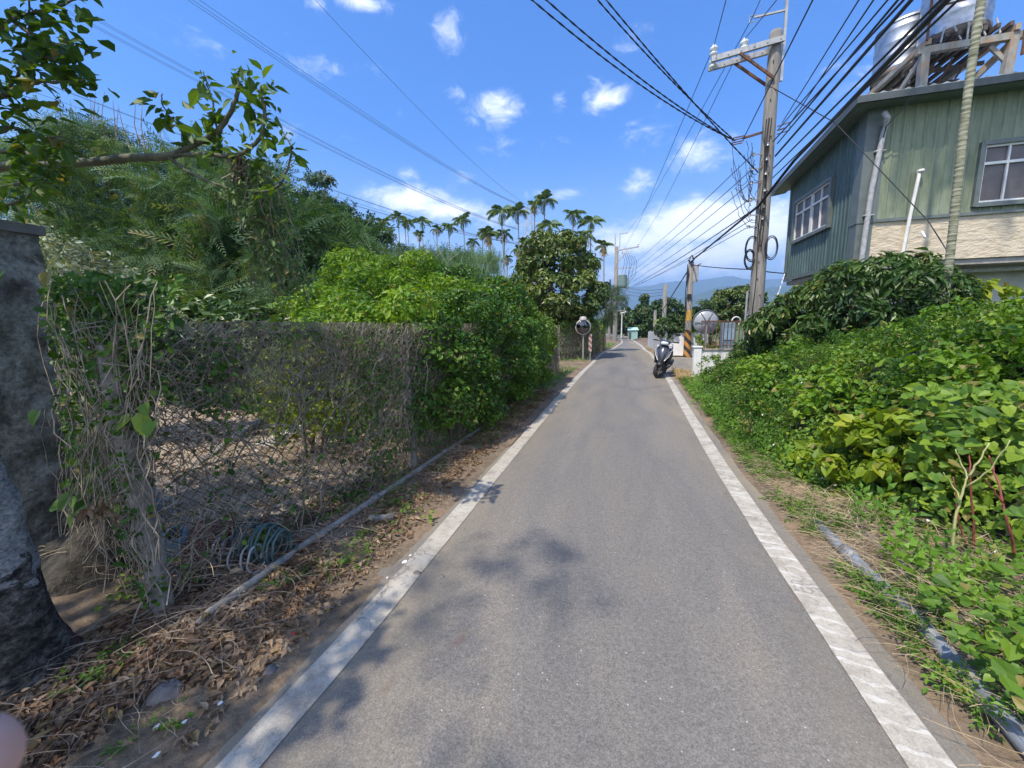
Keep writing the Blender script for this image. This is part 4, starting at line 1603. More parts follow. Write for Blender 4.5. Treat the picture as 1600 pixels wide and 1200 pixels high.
# green shed at the end of the lane
sh = empty('metal_shed', (1.85, 46, 0), 'small pale green metal shed at the far end of the lane', 'shed')
SHG = corr_mat('pale_green_sheet', (.30, .47, .42), (.25, .40, .36))
q = MB()
q.v, q.f, q.n = [], [], 0
q.box(-.5, .5, 0, 1.6, 0, 1.0)
q.build('wall', SHG, sh)
q = MB()
q.add([(-.62, -.12, 1.02), (.62, -.12, 1.02), (.50, .8, 1.34), (-.50, .8, 1.34), (-.62, 1.8, 1.02), (.62, 1.8, 1.02)], [(0, 1, 2, 3), (3, 2, 5, 4), (0, 3, 4), (1, 5, 2)])
q.build('roof', M('pale_green_roof', (.42, .58, .52), (.36, .5, .45), 2, .5, 0, 0), sh)
q = MB()
q.box(-.45, -.2, -.03, -.003, 0, .8)
q.build('door', M('dark_opening_paint', (.06, .08, .08), None, 3, .7, 0, 0), sh)

# ------------------------------------------------------------------ scooter
def make_scooter():
    t = empty('scooter', (1.36, 12.55, 0), 'dark grey scooter with silver side flashes parked on the right edge line', 'scooter')
    BODY = M('metallic_dark_grey_paint', (.10, .105, .13), (.085, .09, .11), 3, .28, .55, 0)
    SILV = M('silver_plastic', (.28, .29, .32), None, 3, .4, .3, 0)
    LENS = M('clear_lens', (.70, .72, .74), (.5, .52, .54), 8, .15, 0, 0)
    RIM = M('black_alloy', (.05, .05, .055), None, 5, .4, .5, 0)

    # model space: front of the scooter faces -Y, ground at z=0
    def wheel(y, r, steer=0.0, name='front_wheel'):
        ax = Vector((math.cos(steer), math.sin(steer), 0))
        q_ = MB()
        q_.lathe([(r * .66, -.035), (r * .80, -.05), (r * .95, -.042), (r, -.018), (r, .018), (r * .95, .042), (r * .80, .05), (r * .66, .035)], 32, (0, y, r), ax)
        w = q_.build(name, RUBBER, t, smooth=True)
        q_ = MB()
        q_.lathe([(r * .67, -.036), (r * .60, -.03), (r * .60, .03), (r * .67, .036)], 32, (0, y, r), ax)
        q_.lathe([(0, -.05), (.03, -.05), (.03, .05), (0, .05)], 12, (0, y, r), ax)
        fw = ax.orthogonal()
        u = Vector((0, 0, 1))
        v = ax.cross(u)
        for k in range(5):
            a = 2 * math.pi * k / 5
            d = u * math.cos(a) + v * math.sin(a)
            q_.bar(Vector((0, y, r)) + d * .02, Vector((0, y, r)) + d * r * .62, .03, .02, tuple(ax))
        q_.build('rim', RIM, w)
        q_ = MB()
        q_.lathe([(.04, .042), (.10, .042), (.10, .047), (.04, .047)], 24, (0, y, r), ax)
        q_.build('brake_disc', STEEL, w)
        return w
    ST = rad(-24)
    wheel(-.62, .245, ST)
    wheel(.62, .235, 0, 'rear_wheel')
    # fork and front mudguard
    q_ = MB()
    for s in (-1, 1):
        q_.tube([(s * .075, -.62 + .0, .245), (s * .07, -.50, .60)], .022, 8)
    q_.build('fork', RIM, t)
    q_ = MB()
    rings = []
    for k in range(9):
        a = rad(20 + 130 * k / 8)
        c = Vector((0, -.62 + math.cos(a) * .28, .245 + math.sin(a) * .28))
        n_ = Vector((0, math.cos(a), math.sin(a)))
        ring = []
        for (x, o) in ((-.075, -.05), (-.07, .0), (-.03, .025), (.03, .025), (.07, 0), (.075, -.05), (.03, -.0), (-.03, -.0)):
            ring.append(c + Vector((x, 0, 0)) + n_ * o)
        rings.append(ring)
    q_.loft(rings)
    q_.build('mudguard', BLACKP, t, smooth=True)
    # front apron: lofted wedge, wide at the shoulders, pointed at the bottom
    q_ = MB()
    prof_ = [(.43, .045, .05, -.60), (.50, .10, .07, -.58), (.60, .165, .09, -.55), (.70, .20, .11, -.50), (.80, .205, .115, -.45), (.88, .17, .10, -.41), (.94, .11, .07, -.38)]
    rings = []
    for z, hx, hy, yc in prof_:
        ring = []
        for k in range(20):
            a = 2 * math.pi * k / 20
            c, s = math.cos(a), math.sin(a)
            y = s * hy
            if s < 0:
                y *= 1.35 * (1 - .45 * abs(c))
            ring.append((c * hx, yc + y, z))
        rings.append(ring)
    q_.loft(rings)
    q_.build('front_apron', BODY, t, smooth=True)
    for s in (-1, 1):
        q_ = MB()
        q_.add([(s * .075, -.665, .52), (s * .175, -.565, .66), (s * .215, -.475, .82), (s * .165, -.53, .80), (s * .12, -.60, .68)], [(0, 1, 2, 3, 4)])
        q_.add([(s * .085, -.66, .50), (s * .185, -.56, .65), (s * .222, -.468, .82), (s * .155, -.48, .80), (s * .11, -.55, .66)], [(0, 1, 2, 3, 4)])
        q_.build('side_flash', SILV, t)
        q_ = MB()
        q_.loft([[(s * .13, -.52, .42), (s * .20, -.40, .40), (s * .17, -.34, .40), (s * .10, -.40, .42)],
                 [(s * .17, -.50, .60), (s * .235, -.38, .60), (s * .20, -.32, .60), (s * .12, -.40, .6)],
                 [(s * .20, -.42, .78), (s * .25, -.34, .78), (s * .2, -.3, .78), (s * .14, -.36, .78)]])
        q_.build('leg_shield', BLACKP, t, smooth=True)
    q_ = MB()
    q_.loft([sell(0, -.30, .27, .15, .03), sell(0, 0, .25, .17, .035), sell(0, .22, .26, .16, .04)])
    q_.build('floorboard', BLACKP, t, smooth=True)
    q_ = MB()
    q_.loft([sell(0, -.44, .86, .05, .05), sell(0, -.36, .60, .20, .24, tilt=.0), sell(0, -.28, .55, .2, .26)])
    q_.build('inner_shield', BLACKP, t, smooth=True)
    # headlight and handlebar cover
    q_ = MB()
    q_.loft([sell(0, -.56, 1.00, .05, .035), sell(0, -.52, 1.01, .11, .065), sell(0, -.45, 1.02, .145, .075), sell(0, -.36, 1.03, .12, .06), sell(0, -.29, 1.03, .05, .03)])
    q_.build('headlight_cowl', BODY, t, smooth=True)
    q_ = MB()
    q_.loft([sell(0, -.582, 1.0, .03, .02), sell(0, -.565, 1.0, .095, .045), sell(0, -.50, 1.005, .12, .055)])
    q_.build('headlight', LENS, t, smooth=True)
    q_ = MB()
    q_.tube([(-.34, -.28, 1.05), (-.2, -.36, 1.05), (0, -.38, 1.04), (.2, -.36, 1.05), (.34, -.28, 1.05)], .014, 8)
    q_.build('handlebar', RIM, t)
    for s in (-1, 1):
        q_ = MB()
        q_.tube([(s * .22, -.35, 1.05), (s * .345, -.275, 1.05)], .019, 10)
        q_.tube([(s * .2, -.40, 1.06), (s * .33, -.34, 1.045)], .007, 5)
        q_.build('grip', BLACKP, t)
        q_ = MB()
        q_.tube([(s * .17, -.36, 1.06), (s * .20, -.37, 1.18), (s * .25, -.36, 1.24)], .008, 6)
        q_.loft([[(s * .29 + c * .075, -.385, 1.27 + d * .045) for c, d in [(math.cos(a * .52), math.sin(a * .52)) for a in range(12)]],
                 [(s * .29 + c * .065, -.345, 1.27 + d * .038) for c, d in [(math.cos(a * .52), math.sin(a * .52)) for a in range(12)]]])
        q_.build('wing_mirror', BLACKP, t, smooth=False)
        q_ = MB()
        q_.loft([[(s * .15, -.55, .90), (s * .21, -.45, .90), (s * .2, -.45, .86), (s * .15, -.55, .86)], [(s * .13, -.53, .94), (s * .19, -.43, .93), (s * .19, -.42, .9), (s * .13, -.5, .9)]])
        q_.build('turn_signal', LENS, t)
    # seat and rear body
    q_ = MB()
    q_.loft([sell(0, .12, .70, .08, .05), sell(0, .2, .74, .13, .06), sell(0, .4, .76, .14, .06), sell(0, .62, .80, .13, .055), sell(0, .8, .82, .10, .04), sell(0, .86, .82, .04, .02)])
    q_.build('seat', M('black_seat_vinyl', (.025, .025, .027), None, 20, .6, 0, .2), t, smooth=True)
    q_ = MB()
    q_.loft([sell(0, .10, .50, .10, .18), sell(0, .22, .52, .17, .20), sell(0, .45, .58, .18, .15), sell(0, .7, .66, .15, .11), sell(0, .90, .72, .08, .05), sell(0, .94, .73, .03, .02)])
    q_.build('rear_body', BODY, t, smooth=True)
    q_ = MB()
    q_.loft([sell(-.15, .15, .28, .06, .08), sell(-.15, .45, .27, .07, .09), sell(-.14, .68, .25, .05, .07)])
    q_.loft([sell(.16, .2, .30, .03, .04), sell(.17, .45, .36, .05, .06), sell(.17, .75, .42, .045, .05)])
    q_.build('engine_case', M('dark_engine_metal', (.09, .09, .09), None, 12, .5, .4, .2), t, smooth=True)
    q_ = MB()
    q_.tube([(-.10, .15, .24), (-.20, .05, .12), (-.27, .0, .012)], .012, 6)
    q_.tube([(-.05, .30, .2), (-.2, .34, .06), (-.2, .42, .02)], .014, 6)
    q_.build('side_stand', RIM, t)
    q_ = MB()
    q_.loft([sell(0, .86, .66, .07, .03), sell(0, .93, .68, .05, .025)])
    q_.build('tail_light', M('red_lens', (.35, .02, .02), None, 3, .3, 0, 0), t)
    q_ = MB()
    q_.box(-.08, .08, -.43, -.425, .955, .975)
    return t


scoot = make_scooter()
scoot.scale = (1.03, 1.03, 1.03)
scoot.rotation_euler = (0, rad(8), rad(-14))

# ------------------------------------------------------------------ left: gatepost, trunk, fence
STONE, nt, N_, L_, p = newmat('mortared_rubble_stone')
t_ = N_.new('ShaderNodeTexCoord')
nd = N_.new('ShaderNodeTexNoise')
nd.inputs['Scale'].default_value = 5
ad = N_.new('ShaderNodeMix'); ad.data_type = 'RGBA'; ad.inputs['Factor'].default_value = .12
L_.new(t_.outputs['Object'], nd.inputs['Vector'])
L_.new(t_.outputs['Object'], ad.inputs['A'])
L_.new(nd.outputs['Color'], ad.inputs['B'])
vo = N_.new('ShaderNodeTexVoronoi')
vo.inputs['Scale'].default_value = 5.5
vo.feature = 'SMOOTH_F1'
L_.new(ad.outputs['Result'], vo.inputs['Vector'])
f2 = noise(nt, 4.0, 9, .66, dist=.3)
stone_c = ramp(nt, f2, [(.34, (.07, .065, .05)), (.44, (.17, .16, .135)), (.52, (.36, .355, .31)), (.66, (.60, .60, .55))])
c = mixc(nt, ramp(nt, vo.outputs['Distance'], [(.4, (0, 0, 0)), (.7, (.35, .35, .35))]), stone_c, (.30, .32, .30))
gm = ramp(nt, noise(nt, 1.6, 5, .7), [(.5, (0, 0, 0)), (.64, (.7, .7, .7))])
c = mixc(nt, gm, c, (.075, .095, .045))
grain = noise(nt, 42, 8, .75)
c = mixc(nt, .85, c, ramp(nt, grain, [(.36, (.45, .44, .42)), (.5, (1, 1, 1)), (.64, (1.45, 1.42, 1.35))]), 'MULTIPLY')
L_.new(c, p.inputs['Base Color'])
p.inputs['Roughness'].default_value = .95
hb0 = N_.new('ShaderNodeMath'); hb0.operation = 'MULTIPLY_ADD'
L_.new(grain, hb0.inputs[0]); hb0.inputs[1].default_value = .35
L_.new(f2, hb0.inputs[2])
bump(nt, hb0.outputs[0], p, 1.0, .07)
gp = empty('stone_gatepost', (-3.96, 1.5, 0), 'mossy grey mortared stone gatepost with a flat top at the left edge', 'gatepost')


def rough_box(x0, x1, y0, y1, z0, z1, amp, n=18, seed=0):
    """subdivided box with an uneven, weathered face"""
    q_ = MB()
    for ax_ in range(3):
        for side in (0, 1):
            V, Fc = [], []
            for i in range(n + 1):
                for j in range(n + 1):
                    u, v = i / n, j / n
                    c_ = [0, 0, 0]
                    c_[ax_] = side
                    c_[(ax_ + 1) % 3] = u
                    c_[(ax_ + 2) % 3] = v
                    P3 = Vector((x0 + (x1 - x0) * c_[0], y0 + (y1 - y0) * c_[1], z0 + (z1 - z0) * c_[2]))
                    d = mnoise.noise_vector(P3 * 4 + Vector((seed, 0, 0))) * amp + mnoise.noise_vector(P3 * 13) * amp * .35
                    V.append(P3 + d)
            for i in range(n):
                for j in range(n):
                    a = i * (n + 1) + j
                    Fc.append((a, a + 1, a + n + 2, a + n + 1))
            q_.add(V, Fc)
    return q_


q = rough_box(-.42, .36, -.28, .22, 0, 2.20, .022, 30)
q.build('shaft', STONE, gp, smooth=True)
q = rough_box(-.44, .375, -.30, .24, 2.19, 2.25, .008, 16)
q.build('cap', M('mossy_cap_stone', (.20, .20, .19), (.12, .12, .11), 9, .9, 0, .5), gp)
q = MB()
q.lathe([(0, .36), (.12, .33), (.21, .24), (.27, .12), (.29, .0)], 26, (.72, .02, 0))
for i, v in enumerate(q.v):
    d = mnoise.noise_vector(Vector(v) * 5) * .09
    q.v[i] = tuple(Vector(v) + d)
q.build('base_boulder', M('dark_brown_boulder', (.075, .065, .05), (.02, .018, .014), 16, .95, 0, .9, .04), gp, smooth=True)

# overhanging tree: whitewashed trunk at the frame edge, crown above
BARKW, nt, N_, L_, p = newmat('flaking_whitewashed_bark')
f1 = noise(nt, 5, 8, .7, stretch=(1, 1, 2.2), dist=.6)
f2 = noise(nt, 16, 7, .75, stretch=(1, 1, 1.6))
bark = ramp(nt, f2, [(.40, (.025, .021, .018)), (.48, (.10, .085, .07)), (.55, (.20, .175, .15)), (.64, (.36, .33, .29))])
t_ = N_.new('ShaderNodeTexCoord')
sz = N_.new('ShaderNodeSeparateXYZ')
L_.new(t_.outputs['Object'], sz.inputs[0])
mrn = N_.new('ShaderNodeMapRange')
mrn.inputs['From Min'].default_value = .30
mrn.inputs['From Max'].default_value = .72
mrn.inputs['To Min'].default_value = -.22
mrn.inputs['To Max'].default_value = .36
L_.new(sz.outputs['Z'], mrn.inputs['Value'])
adm = N_.new('ShaderNodeMath'); adm.operation = 'ADD'
L_.new(mrn.outputs[0], adm.inputs[0]); L_.new(f1, adm.inputs[1])
msk = ramp(nt, adm.outputs[0], [(.56, (0, 0, 0)), (.59, (1, 1, 1))])
c = mixc(nt, msk, bark, ramp(nt, f2, [(.3, (.42, .44, .42)), (.6, (.62, .64, .62))]))
rdm = ramp(nt, noise(nt, 4.2, 2, .4), [(.66, (0, 0, 0)), (.70, (.8, .8, .8))])
c = mixc(nt, rdm, c, (.20, .07, .055))
grain = noise(nt, 48, 8, .78, stretch=(1, 1, 1.5))
c = mixc(nt, .9, c, ramp(nt, grain, [(.38, (.35, .33, .31)), (.5, (1, 1, 1)), (.62, (1.5, 1.45, 1.4))]), 'MULTIPLY')
L_.new(c, p.inputs['Base Color'])
p.inputs['Roughness'].default_value = .95
hb = N_.new('ShaderNodeMath'); hb.operation = 'ADD'
L_.new(f2, hb.inputs[0]); L_.new(f1, hb.inputs[1])
bump(nt, hb.outputs[0], p, 1.0, .08)
TRX, TRY = -2.62, .86
ot = empty('overhanging_tree', (TRX, TRY, 0), 'tree with flaking whitewashed trunk at the left edge and boughs hanging in above', 'tree')
q = MB()
V, Fc = [], []
nz_, na_ = 90, 48
for j in range(nz_ + 1):
    z = 3.4 * j / nz_
    r0 = .20 - .03 * min(1, z / 1.2) + .045 * math.exp(-z / .12) - .01 * max(0, z - 1.2)
    for k in range(na_):
        a = 2 * math.pi * k / na_
        P3 = Vector((math.cos(a) * 2.2, math.sin(a) * 2.2, z * 9))
        fl = (.012 * mnoise.noise(P3 * 1.7) + .020 * mnoise.noise(P3 * .5) + .007 * mnoise.noise(P3 * 4)) * (1.2 if z < .9 else .5)
        r1 = r0 + fl
        cx = -.10 * (z / 1.6) ** 1.5
        V.append((cx + math.cos(a) * r1, -.04 * z + math.sin(a) * r1, z))
for j in range(nz_):
    for k in range(na_):
        k2 = (k + 1) % na_
        Fc.append((j * na_ + k, j * na_ + k2, (j + 1) * na_ + k2, (j + 1) * na_ + k))
q.add(V, Fc)
q.build('trunk', BARKW, ot, smooth=True)
off = Vector((-TRX, -TRY, 0))
BR = M('green_grey_branch', (.15, .15, .10), (.07, .07, .05), 15, .85, 0, .4)


def limb(pts, r0, r1, name='bough', par=ot, mat=BR, sub=6, wob=.01):
    P3 = [Vector(p_) for p_ in pts]
    out = []
    for i in range(len(P3) - 1):
        p0, p1, p2, p3 = P3[max(i - 1, 0)], P3[i], P3[i + 1], P3[min(i + 2, len(P3) - 1)]
        for k in range(sub + (i == len(P3) - 2)):
            t = k / sub
            v = .5 * ((2 * p1) + (p2 - p0) * t + (2 * p0 - 5 * p1 + 4 * p2 - p3) * t * t + (3 * p1 - p0 - 3 * p2 + p3) * t ** 3)
            out.append(v + Vector((R.uniform(-wob, wob), R.uniform(-wob, wob), R.uniform(-wob, wob))) * .4)
    n_ = len(out)
    m_ = MB()
    m_.tube(out, [r0 + (r1 - r0) * i / (n_ - 1) for i in range(n_)], 8)
    if par:
        m_.v = [(x - par.location.x, y - par.location.y, z - par.location.z) for x, y, z in m_.v]
    m_.build(name, mat, par, smooth=True)
    return out


A = lambda px, py, y=1.9: tuple(at(px, py, y=y))
twig_pts, twig_dir = [], []


def leafy(path, n, spread=.03, skip=0.0):
    for _ in range(n):
        k = int(len(path) * (skip + (1 - skip) * R.random())) % len(path)
        p_ = path[k]
        twig_pts.append(p_ + Vector((R.gauss(0, spread), R.gauss(0, spread), R.gauss(0, spread))))


crown_limbs = []
main = limb([(-2.75, .80, 2.9), A(-90, 262, 1.7), A(20, 258), A(100, 257), A(200, 247), A(265, 244), A(300, 228), A(330, 212), A(352, 190), A(370, 150), A(372, 122)], .034, .008)
b2 = limb([A(268, 243), A(310, 241), A(365, 243), A(395, 228), A(412, 200), A(412, 165), A(402, 140), A(395, 132)], .014, .006)
b3 = limb([A(265, 246), A(290, 265), A(325, 283), A(358, 294)], .011, .005)
b4 = limb([A(400, 300), A(432, 292), A(450, 262), A(455, 228), A(440, 205)], .008, .004)
b5 = limb([A(300, 228), A(290, 205), A(268, 185), A(255, 165), A(252, 145)], .006, .003)
b6 = limb([A(340, 205), A(335, 180), A(330, 150), A(322, 130), A(318, 112)], .006, .003)
leafy(main[-26:], 60, .05)
leafy(b2[-30:], 70, .045)
leafy(b4, 34, .03)
leafy(b5, 36, .03)
leafy(b6, 34, .03)
leafy(b2[6:], 12, .08)
# boughs at the top left
for (pts, n_) in (([(-2.8, .8, 3.0), A(-60, 180, 1.5), A(0, 150, 1.5), A(30, 110, 1.5), A(45, 40, 1.5), A(40, -30, 1.5)], 90),
                  ([(-2.8, .8, 3.2), A(-50, 60, 1.5), A(20, 30, 1.5), A(90, 10, 1.55), A(125, -6, 1.55)], 80),
                  ([A(5, 150, 1.5), A(50, 130, 1.5), A(95, 128, 1.5), A(135, 125, 1.5)], 60),
                  ([A(20, 30, 1.5), A(60, 60, 1.5), A(95, 70, 1.5), A(120, 60, 1.5)], 60),
                  ([A(30, 110, 1.5), A(60, 90, 1.5), A(90, 95, 1.5), A(110, 100, 1.5)], 50),
                  ([A(-20, 215, 1.6), A(20, 200, 1.6), A(60, 215, 1.6), A(100, 213, 1.6)], 34),
                  ([A(-20, 240, 1.6), A(30, 235, 1.6), A(60, 250, 1.6), A(90, 240, 1.6)], 60),
                  ([A(-30, 300, 1.7), A(20, 290, 1.7), A(60, 275, 1.7), A(92, 268, 1.7)], 60),
                  ([A(-30, 330, 1.6), A(10, 320, 1.6), A(40, 310, 1.6), A(70, 280, 1.6)], 40),
                  ([A(20, 165, 1.55), A(38, 170, 1.55), A(52, 165, 1.55)], 22)):
    pth = limb(pts, .014, .003)
    leafy(pth, n_, .045, .25)
# the crown itself, over and behind the camera's left shoulder: it shades the gatepost and the verge
crown = [(-4.3, .1, 4.3, 1.2, 1.2, .8), (-4.2, -1.0, 4.9, 1.1, 1.0, .7), (-3.9, .9, 3.9, 1.0, .8, .8), (-4.0, -1.9, 4.6, 1.0, .8, .6), (-3.6, -1.2, 4.2, 1.2, 1.2, .8),
         (-3.9, -.35, 3.9, .6, .6, .4)]
cb = clumps(crown, 130, .16, .34)
pp, nn = shell(cb, 6500, .5, .2)
hcl = clumps([(-4.0, -4.4, 12, .7, 1.0, .6)], 30, .13, .26)
hp, hn_ = shell(hcl, 360, .3, .2)
pp, nn = np.concatenate([pp, hp]), np.concatenate([nn, hn_])
for bl in (crown[0], crown[1], crown[3], crown[4], (-4.0, -4.4, 12)):
    limb([(-2.8, .75, 3.1), (-2.75 * .5 + bl[0] * .5, .4 + bl[1] * .5, 3.6), (bl[0], bl[1], bl[2])], .05, .012)
tp = np.array([tuple(p_) for p_ in twig_pts])
allp = np.concatenate([tp, pp]) + np.array(tuple(off))
alln = np.concatenate([np.tile([0, -.3, 1.0], (len(tp), 1)), nn])
sz_ = np.concatenate([NR.uniform(.045, .085, len(tp)), NR.uniform(.07, .11, len(pp))])
scatter('crown', allp, alln, sz_, T_leaf(.27, .08, .2), LF['over'], ot, .8, .6)

# broken vine of leaves dangling from the branch tip to the fence
dv = []
for k in range(46):
    a = Vector(A(R.uniform(360, 425), R.uniform(240, 300), 1.95))
    b = Vector(A(R.uniform(380, 480), R.uniform(400, 520), 2.3))
    pts = []
    w1, w2 = R.uniform(-.1, .1), R.uniform(-.1, .1)
    for i in range(16):
        t = i / 15
        pts.append(a.lerp(b, t) + Vector((w1 * math.sin(t * 7), w2 * math.sin(t * 5), .03 * math.sin(t * 17))))
    dv.append(pts)
q = MB()
for pts in dv:
    q.tube(pts, .0016, 3, False)
hv = empty('hanging_vine', dv[0][0], 'thin leafy vine strands hanging from the bare branch down to the fence top', 'vine')
q.v = [tuple(Vector(v) - dv[0][0]) for v in q.v]
q.build('stem', VINE, hv)
pl = []
for pts in dv:
    for p_ in pts:
        for _ in range(2):
            pl.append(p_ + Vector((R.gauss(0, .03), R.gauss(0, .03), R.gauss(0, .03))) - dv[0][0])
pl = np.array([tuple(x) for x in pl])
scatter('foliage', pl, np.tile([0, -.4, .8], (len(pl), 1)), NR.uniform(.025, .05, len(pl)), T_leaf(.22, .06, .2), LF['feather'], hv, 1.2, .6)
q = MB()
c0 = Vector(A(372, 262, 1.95))
for k in range(60):
    pts = [c0 + Vector((R.gauss(0, .03), R.gauss(0, .03), .06 - .14 * i / 5 + R.gauss(0, .01))) for i in range(6)]
    q.tube(pts, .003, 3, False)
tag(q.build('dry_leaf_bundle', VINE), 'small brown bundle of dead leaves and twigs caught under the bare branch', 'dead leaves')

# ---- fence
def fxa(y):
    return float(np.interp(y, [.9, 1.35, 3.65, 8, 12.5], [-2.46, -2.40, -2.14, -1.98, -1.86]))


fence = empty('chain_link_fence', (fxa(1.35), 1.35, 0), 'rusty chain link fence on leaning concrete posts, smothered in vines along the left verge', 'fence')
fo = fence.location
q = MB()
FH = 1.52
pitch = .075
yy = 1.30
for sgn in (1, -1):
    y0 = 1.32 - 1.6
    while y0 < 12.6 + 1.6:
        pts = []
        for i in range(15):
            z = .04 + FH * i / 14
            y = y0 + sgn * (z * .95)
            if 1.36 <= y <= 12.6 and not (8.9 < y < 11.3 and False):
                x = fxa(y) + .035 * math.sin(y * 2.1) * math.sin(z * 2.4) + .004 * sgn
                pts.append((x - fo.x, y - fo.y, z))
        if len(pts) > 1:
            q.tube(pts, .0023, 3, False)
        y0 += pitch if y0 < 6 else pitch * 1.5
for z in (.06, 1.53):
    q.tube([(fxa(y) - fo.x, y - fo.y, z + .02 * math.sin(y * 3)) for y in np.arange(1.36, 12.6, .25)], .0035, 4, False)
q.build('wire_mesh', WIRE, fence)
POST = M('lichen_grey_post', (.33, .31, .27), (.17, .155, .13), 9, .95, 0, .5, .02)
for (y, lean, h) in ((1.36, -.09, 1.50), (3.66, -.02, 1.5), (5.8, .0, 1.5), (8.1, .02, 1.5), (10.2, .0, 1.5), (12.4, .0, 1.62)):
    q = MB()
    rr = .048 if y < 12 else .03
    pts = []
    for i in range(9):
        z = h * i / 8
        pts.append((fxa(y) - fo.x + lean * z * .55 - .015, y - fo.y + .01 * math.sin(z * 4), z))
    q.tube(pts, [rr * (1.1 - .15 * i / 8) for i in range(9)], 6)
    q.build('post', POST if y < 12 else RUST, fence)
wire_pipe = MB()
pp_ = [(-2.075, 1.30, .05), (-2.08, 1.37, .075), (-2.08, 2.07, .08), (-2.02, 3.32, .075), (-1.985, 4.5, .07), (-1.93, 5.7, .07), (-1.90, 7.2, .06)]
wire_pipe.tube([(a_, b_, c_ - .012) for a_, b_, c_ in pp_], .026, 12)
for y in (1.75, 2.75, 4.1):
    x = float(np.interp(y, [a[1] for a in pp_], [a[0] for a in pp_]))
    wire_pipe.tube([(x, y, .066), (x - .001, y + .09, .066)], .032, 12)
tag(wire_pipe.build('water_pipe', M('dusty_grey_pipe', (.34, .325, .29), (.17, .15, .12), 7, .75, 0, .2, .01, (3, 1, 3)), smooth=True), 'long grey pipe lying along the foot of the chain link fence', 'pipe')

# vine tangle on the fence
def vine_path(y, z, n, step, az, drift, xo, fall):
    pts = []
    a = az
    k = R.uniform(-.35, .35)
    x = xo
    for i in range(n):
        pts.append(Vector((fxa(y) + x, y, max(.02, z))))
        a += k + R.gauss(0, .32)
        if R.random() < .15:
            k = R.uniform(-.4, .4)
        y += math.cos(a) * step
        z += math.sin(a) * step - fall * step
        x += R.gauss(0, .008) - (x - xo) * .1
        if z > 1.62:
            z = 1.62
            a = -abs(a)
        if z < .03 or y < 1.22 or y > 12.8:
            break
    return pts


q = MB()
cnt = 0
while cnt < 2500:
    u = R.random()
    y = 1.27 + 5.35 * u ** 1.2
    z = R.uniform(.15, 1.6)
    # window onto the yard behind
    if 1.65 < y < 3.0 and .18 < z < 1.08 and R.random() < .94:
        continue
    if z < 1.1 and R.random() < .5 and y < 3.0:
        continue
    top = z > 1.15
    n_ = R.randint(8, 20)
    rr = R.choice([.0009, .0012, .0015, .002, .0027]) * (1.0 if R.random() < .94 else 1.9)
    vert = y > 3.1 or R.random() < .4
    pts = vine_path(y, z, n_, R.uniform(.025, .055), rad(-90) + R.gauss(0, .5) if vert else R.uniform(0, 6.28), 0, R.uniform(-.07, .07) * (1.5 if top else 1), .05 if vert else .0)
    if len(pts) > 3:
        q.tube(pts, rr, 3, False)
    cnt += 1
for _ in range(1300):                             # the dense grey mat along the top
    y = 1.5 + 2.6 * R.random() if R.random() < .7 else R.uniform(4, 5.6)
    z = 1.58 - abs(R.gauss(0, .22))
    pts = vine_path(y, z, R.randint(7, 16), R.uniform(.02, .05), R.uniform(0, 6.28), 0, R.uniform(-.1, .1), .05)
    if len(pts) > 3:
        q.tube(pts, R.choice([.0008, .0011, .0015, .0021]), 3, False)
for _ in range(60):                               # stouter grey stems
    y = R.uniform(1.1, 6)
    pts = vine_path(y, .03, 22, .075, rad(80) + R.gauss(0, .2), 0, R.uniform(-.06, .06), -.25)
    if len(pts) > 3:
        q.tube(pts, R.uniform(.003, .006), 5, False)
for _ in range(420):                              # far stretch and the brown curtain by the gate
    y = R.uniform(6.5, 12.5) if R.random() < .45 else R.uniform(10.9, 12.5)
    z = R.uniform(.6, 1.6)
    pts = vine_path(y, z, 22, .055, rad(-90) + R.gauss(0, .15), 0, R.uniform(-.08, .08), .25)
    if len(pts) > 3:
        q.tube(pts, R.uniform(.003, .007), 3, False)
tag(q.build('dry_vines', VINE), 'grey tangle of dry vine stems matted over the chain link fence', 'dry vines', kind='stuff')

# leaves on the fence
def onfence(n, y0, y1, z0, z1, xo=.05, dens=None):
    P = []
    while len(P) < n:
        y, z = R.uniform(y0, y1), R.uniform(z0, z1)
        if dens and R.random() > dens(y, z):
            continue
        P.append((fxa(y) + R.gauss(.0, xo), y, z))
    return np.array(P)


def patch(y, z, s=2.6, o=0, th=.0):
    return mnoise.noise(Vector((y * s, z * s, 5.5 + o))) + .5 * mnoise.noise(Vector((y * s * 2.3, z * s * 2.3, 1.5 + o))) > th


d1 = lambda y, z: (1 if patch(y, z, 2.4, 0, .05) else .06) * (.12 if (1.75 < y < 2.95 and .2 < z < 1.05) else 1)
P = onfence(6500, 1.25, 6.2, .12, 1.55, .07, d1)
scatter('fence_vine_leaves', P, np.tile([1, -.5, .5], (len(P), 1)), NR.uniform(.022, .045, len(P)), T_leaf(.3), LF['shrub'], None, .6, .7)
tag(bpy.data.objects['fence_vine_leaves'], 'small green vine leaves in patches over the chain link fence', 'vine leaves', kind='stuff')
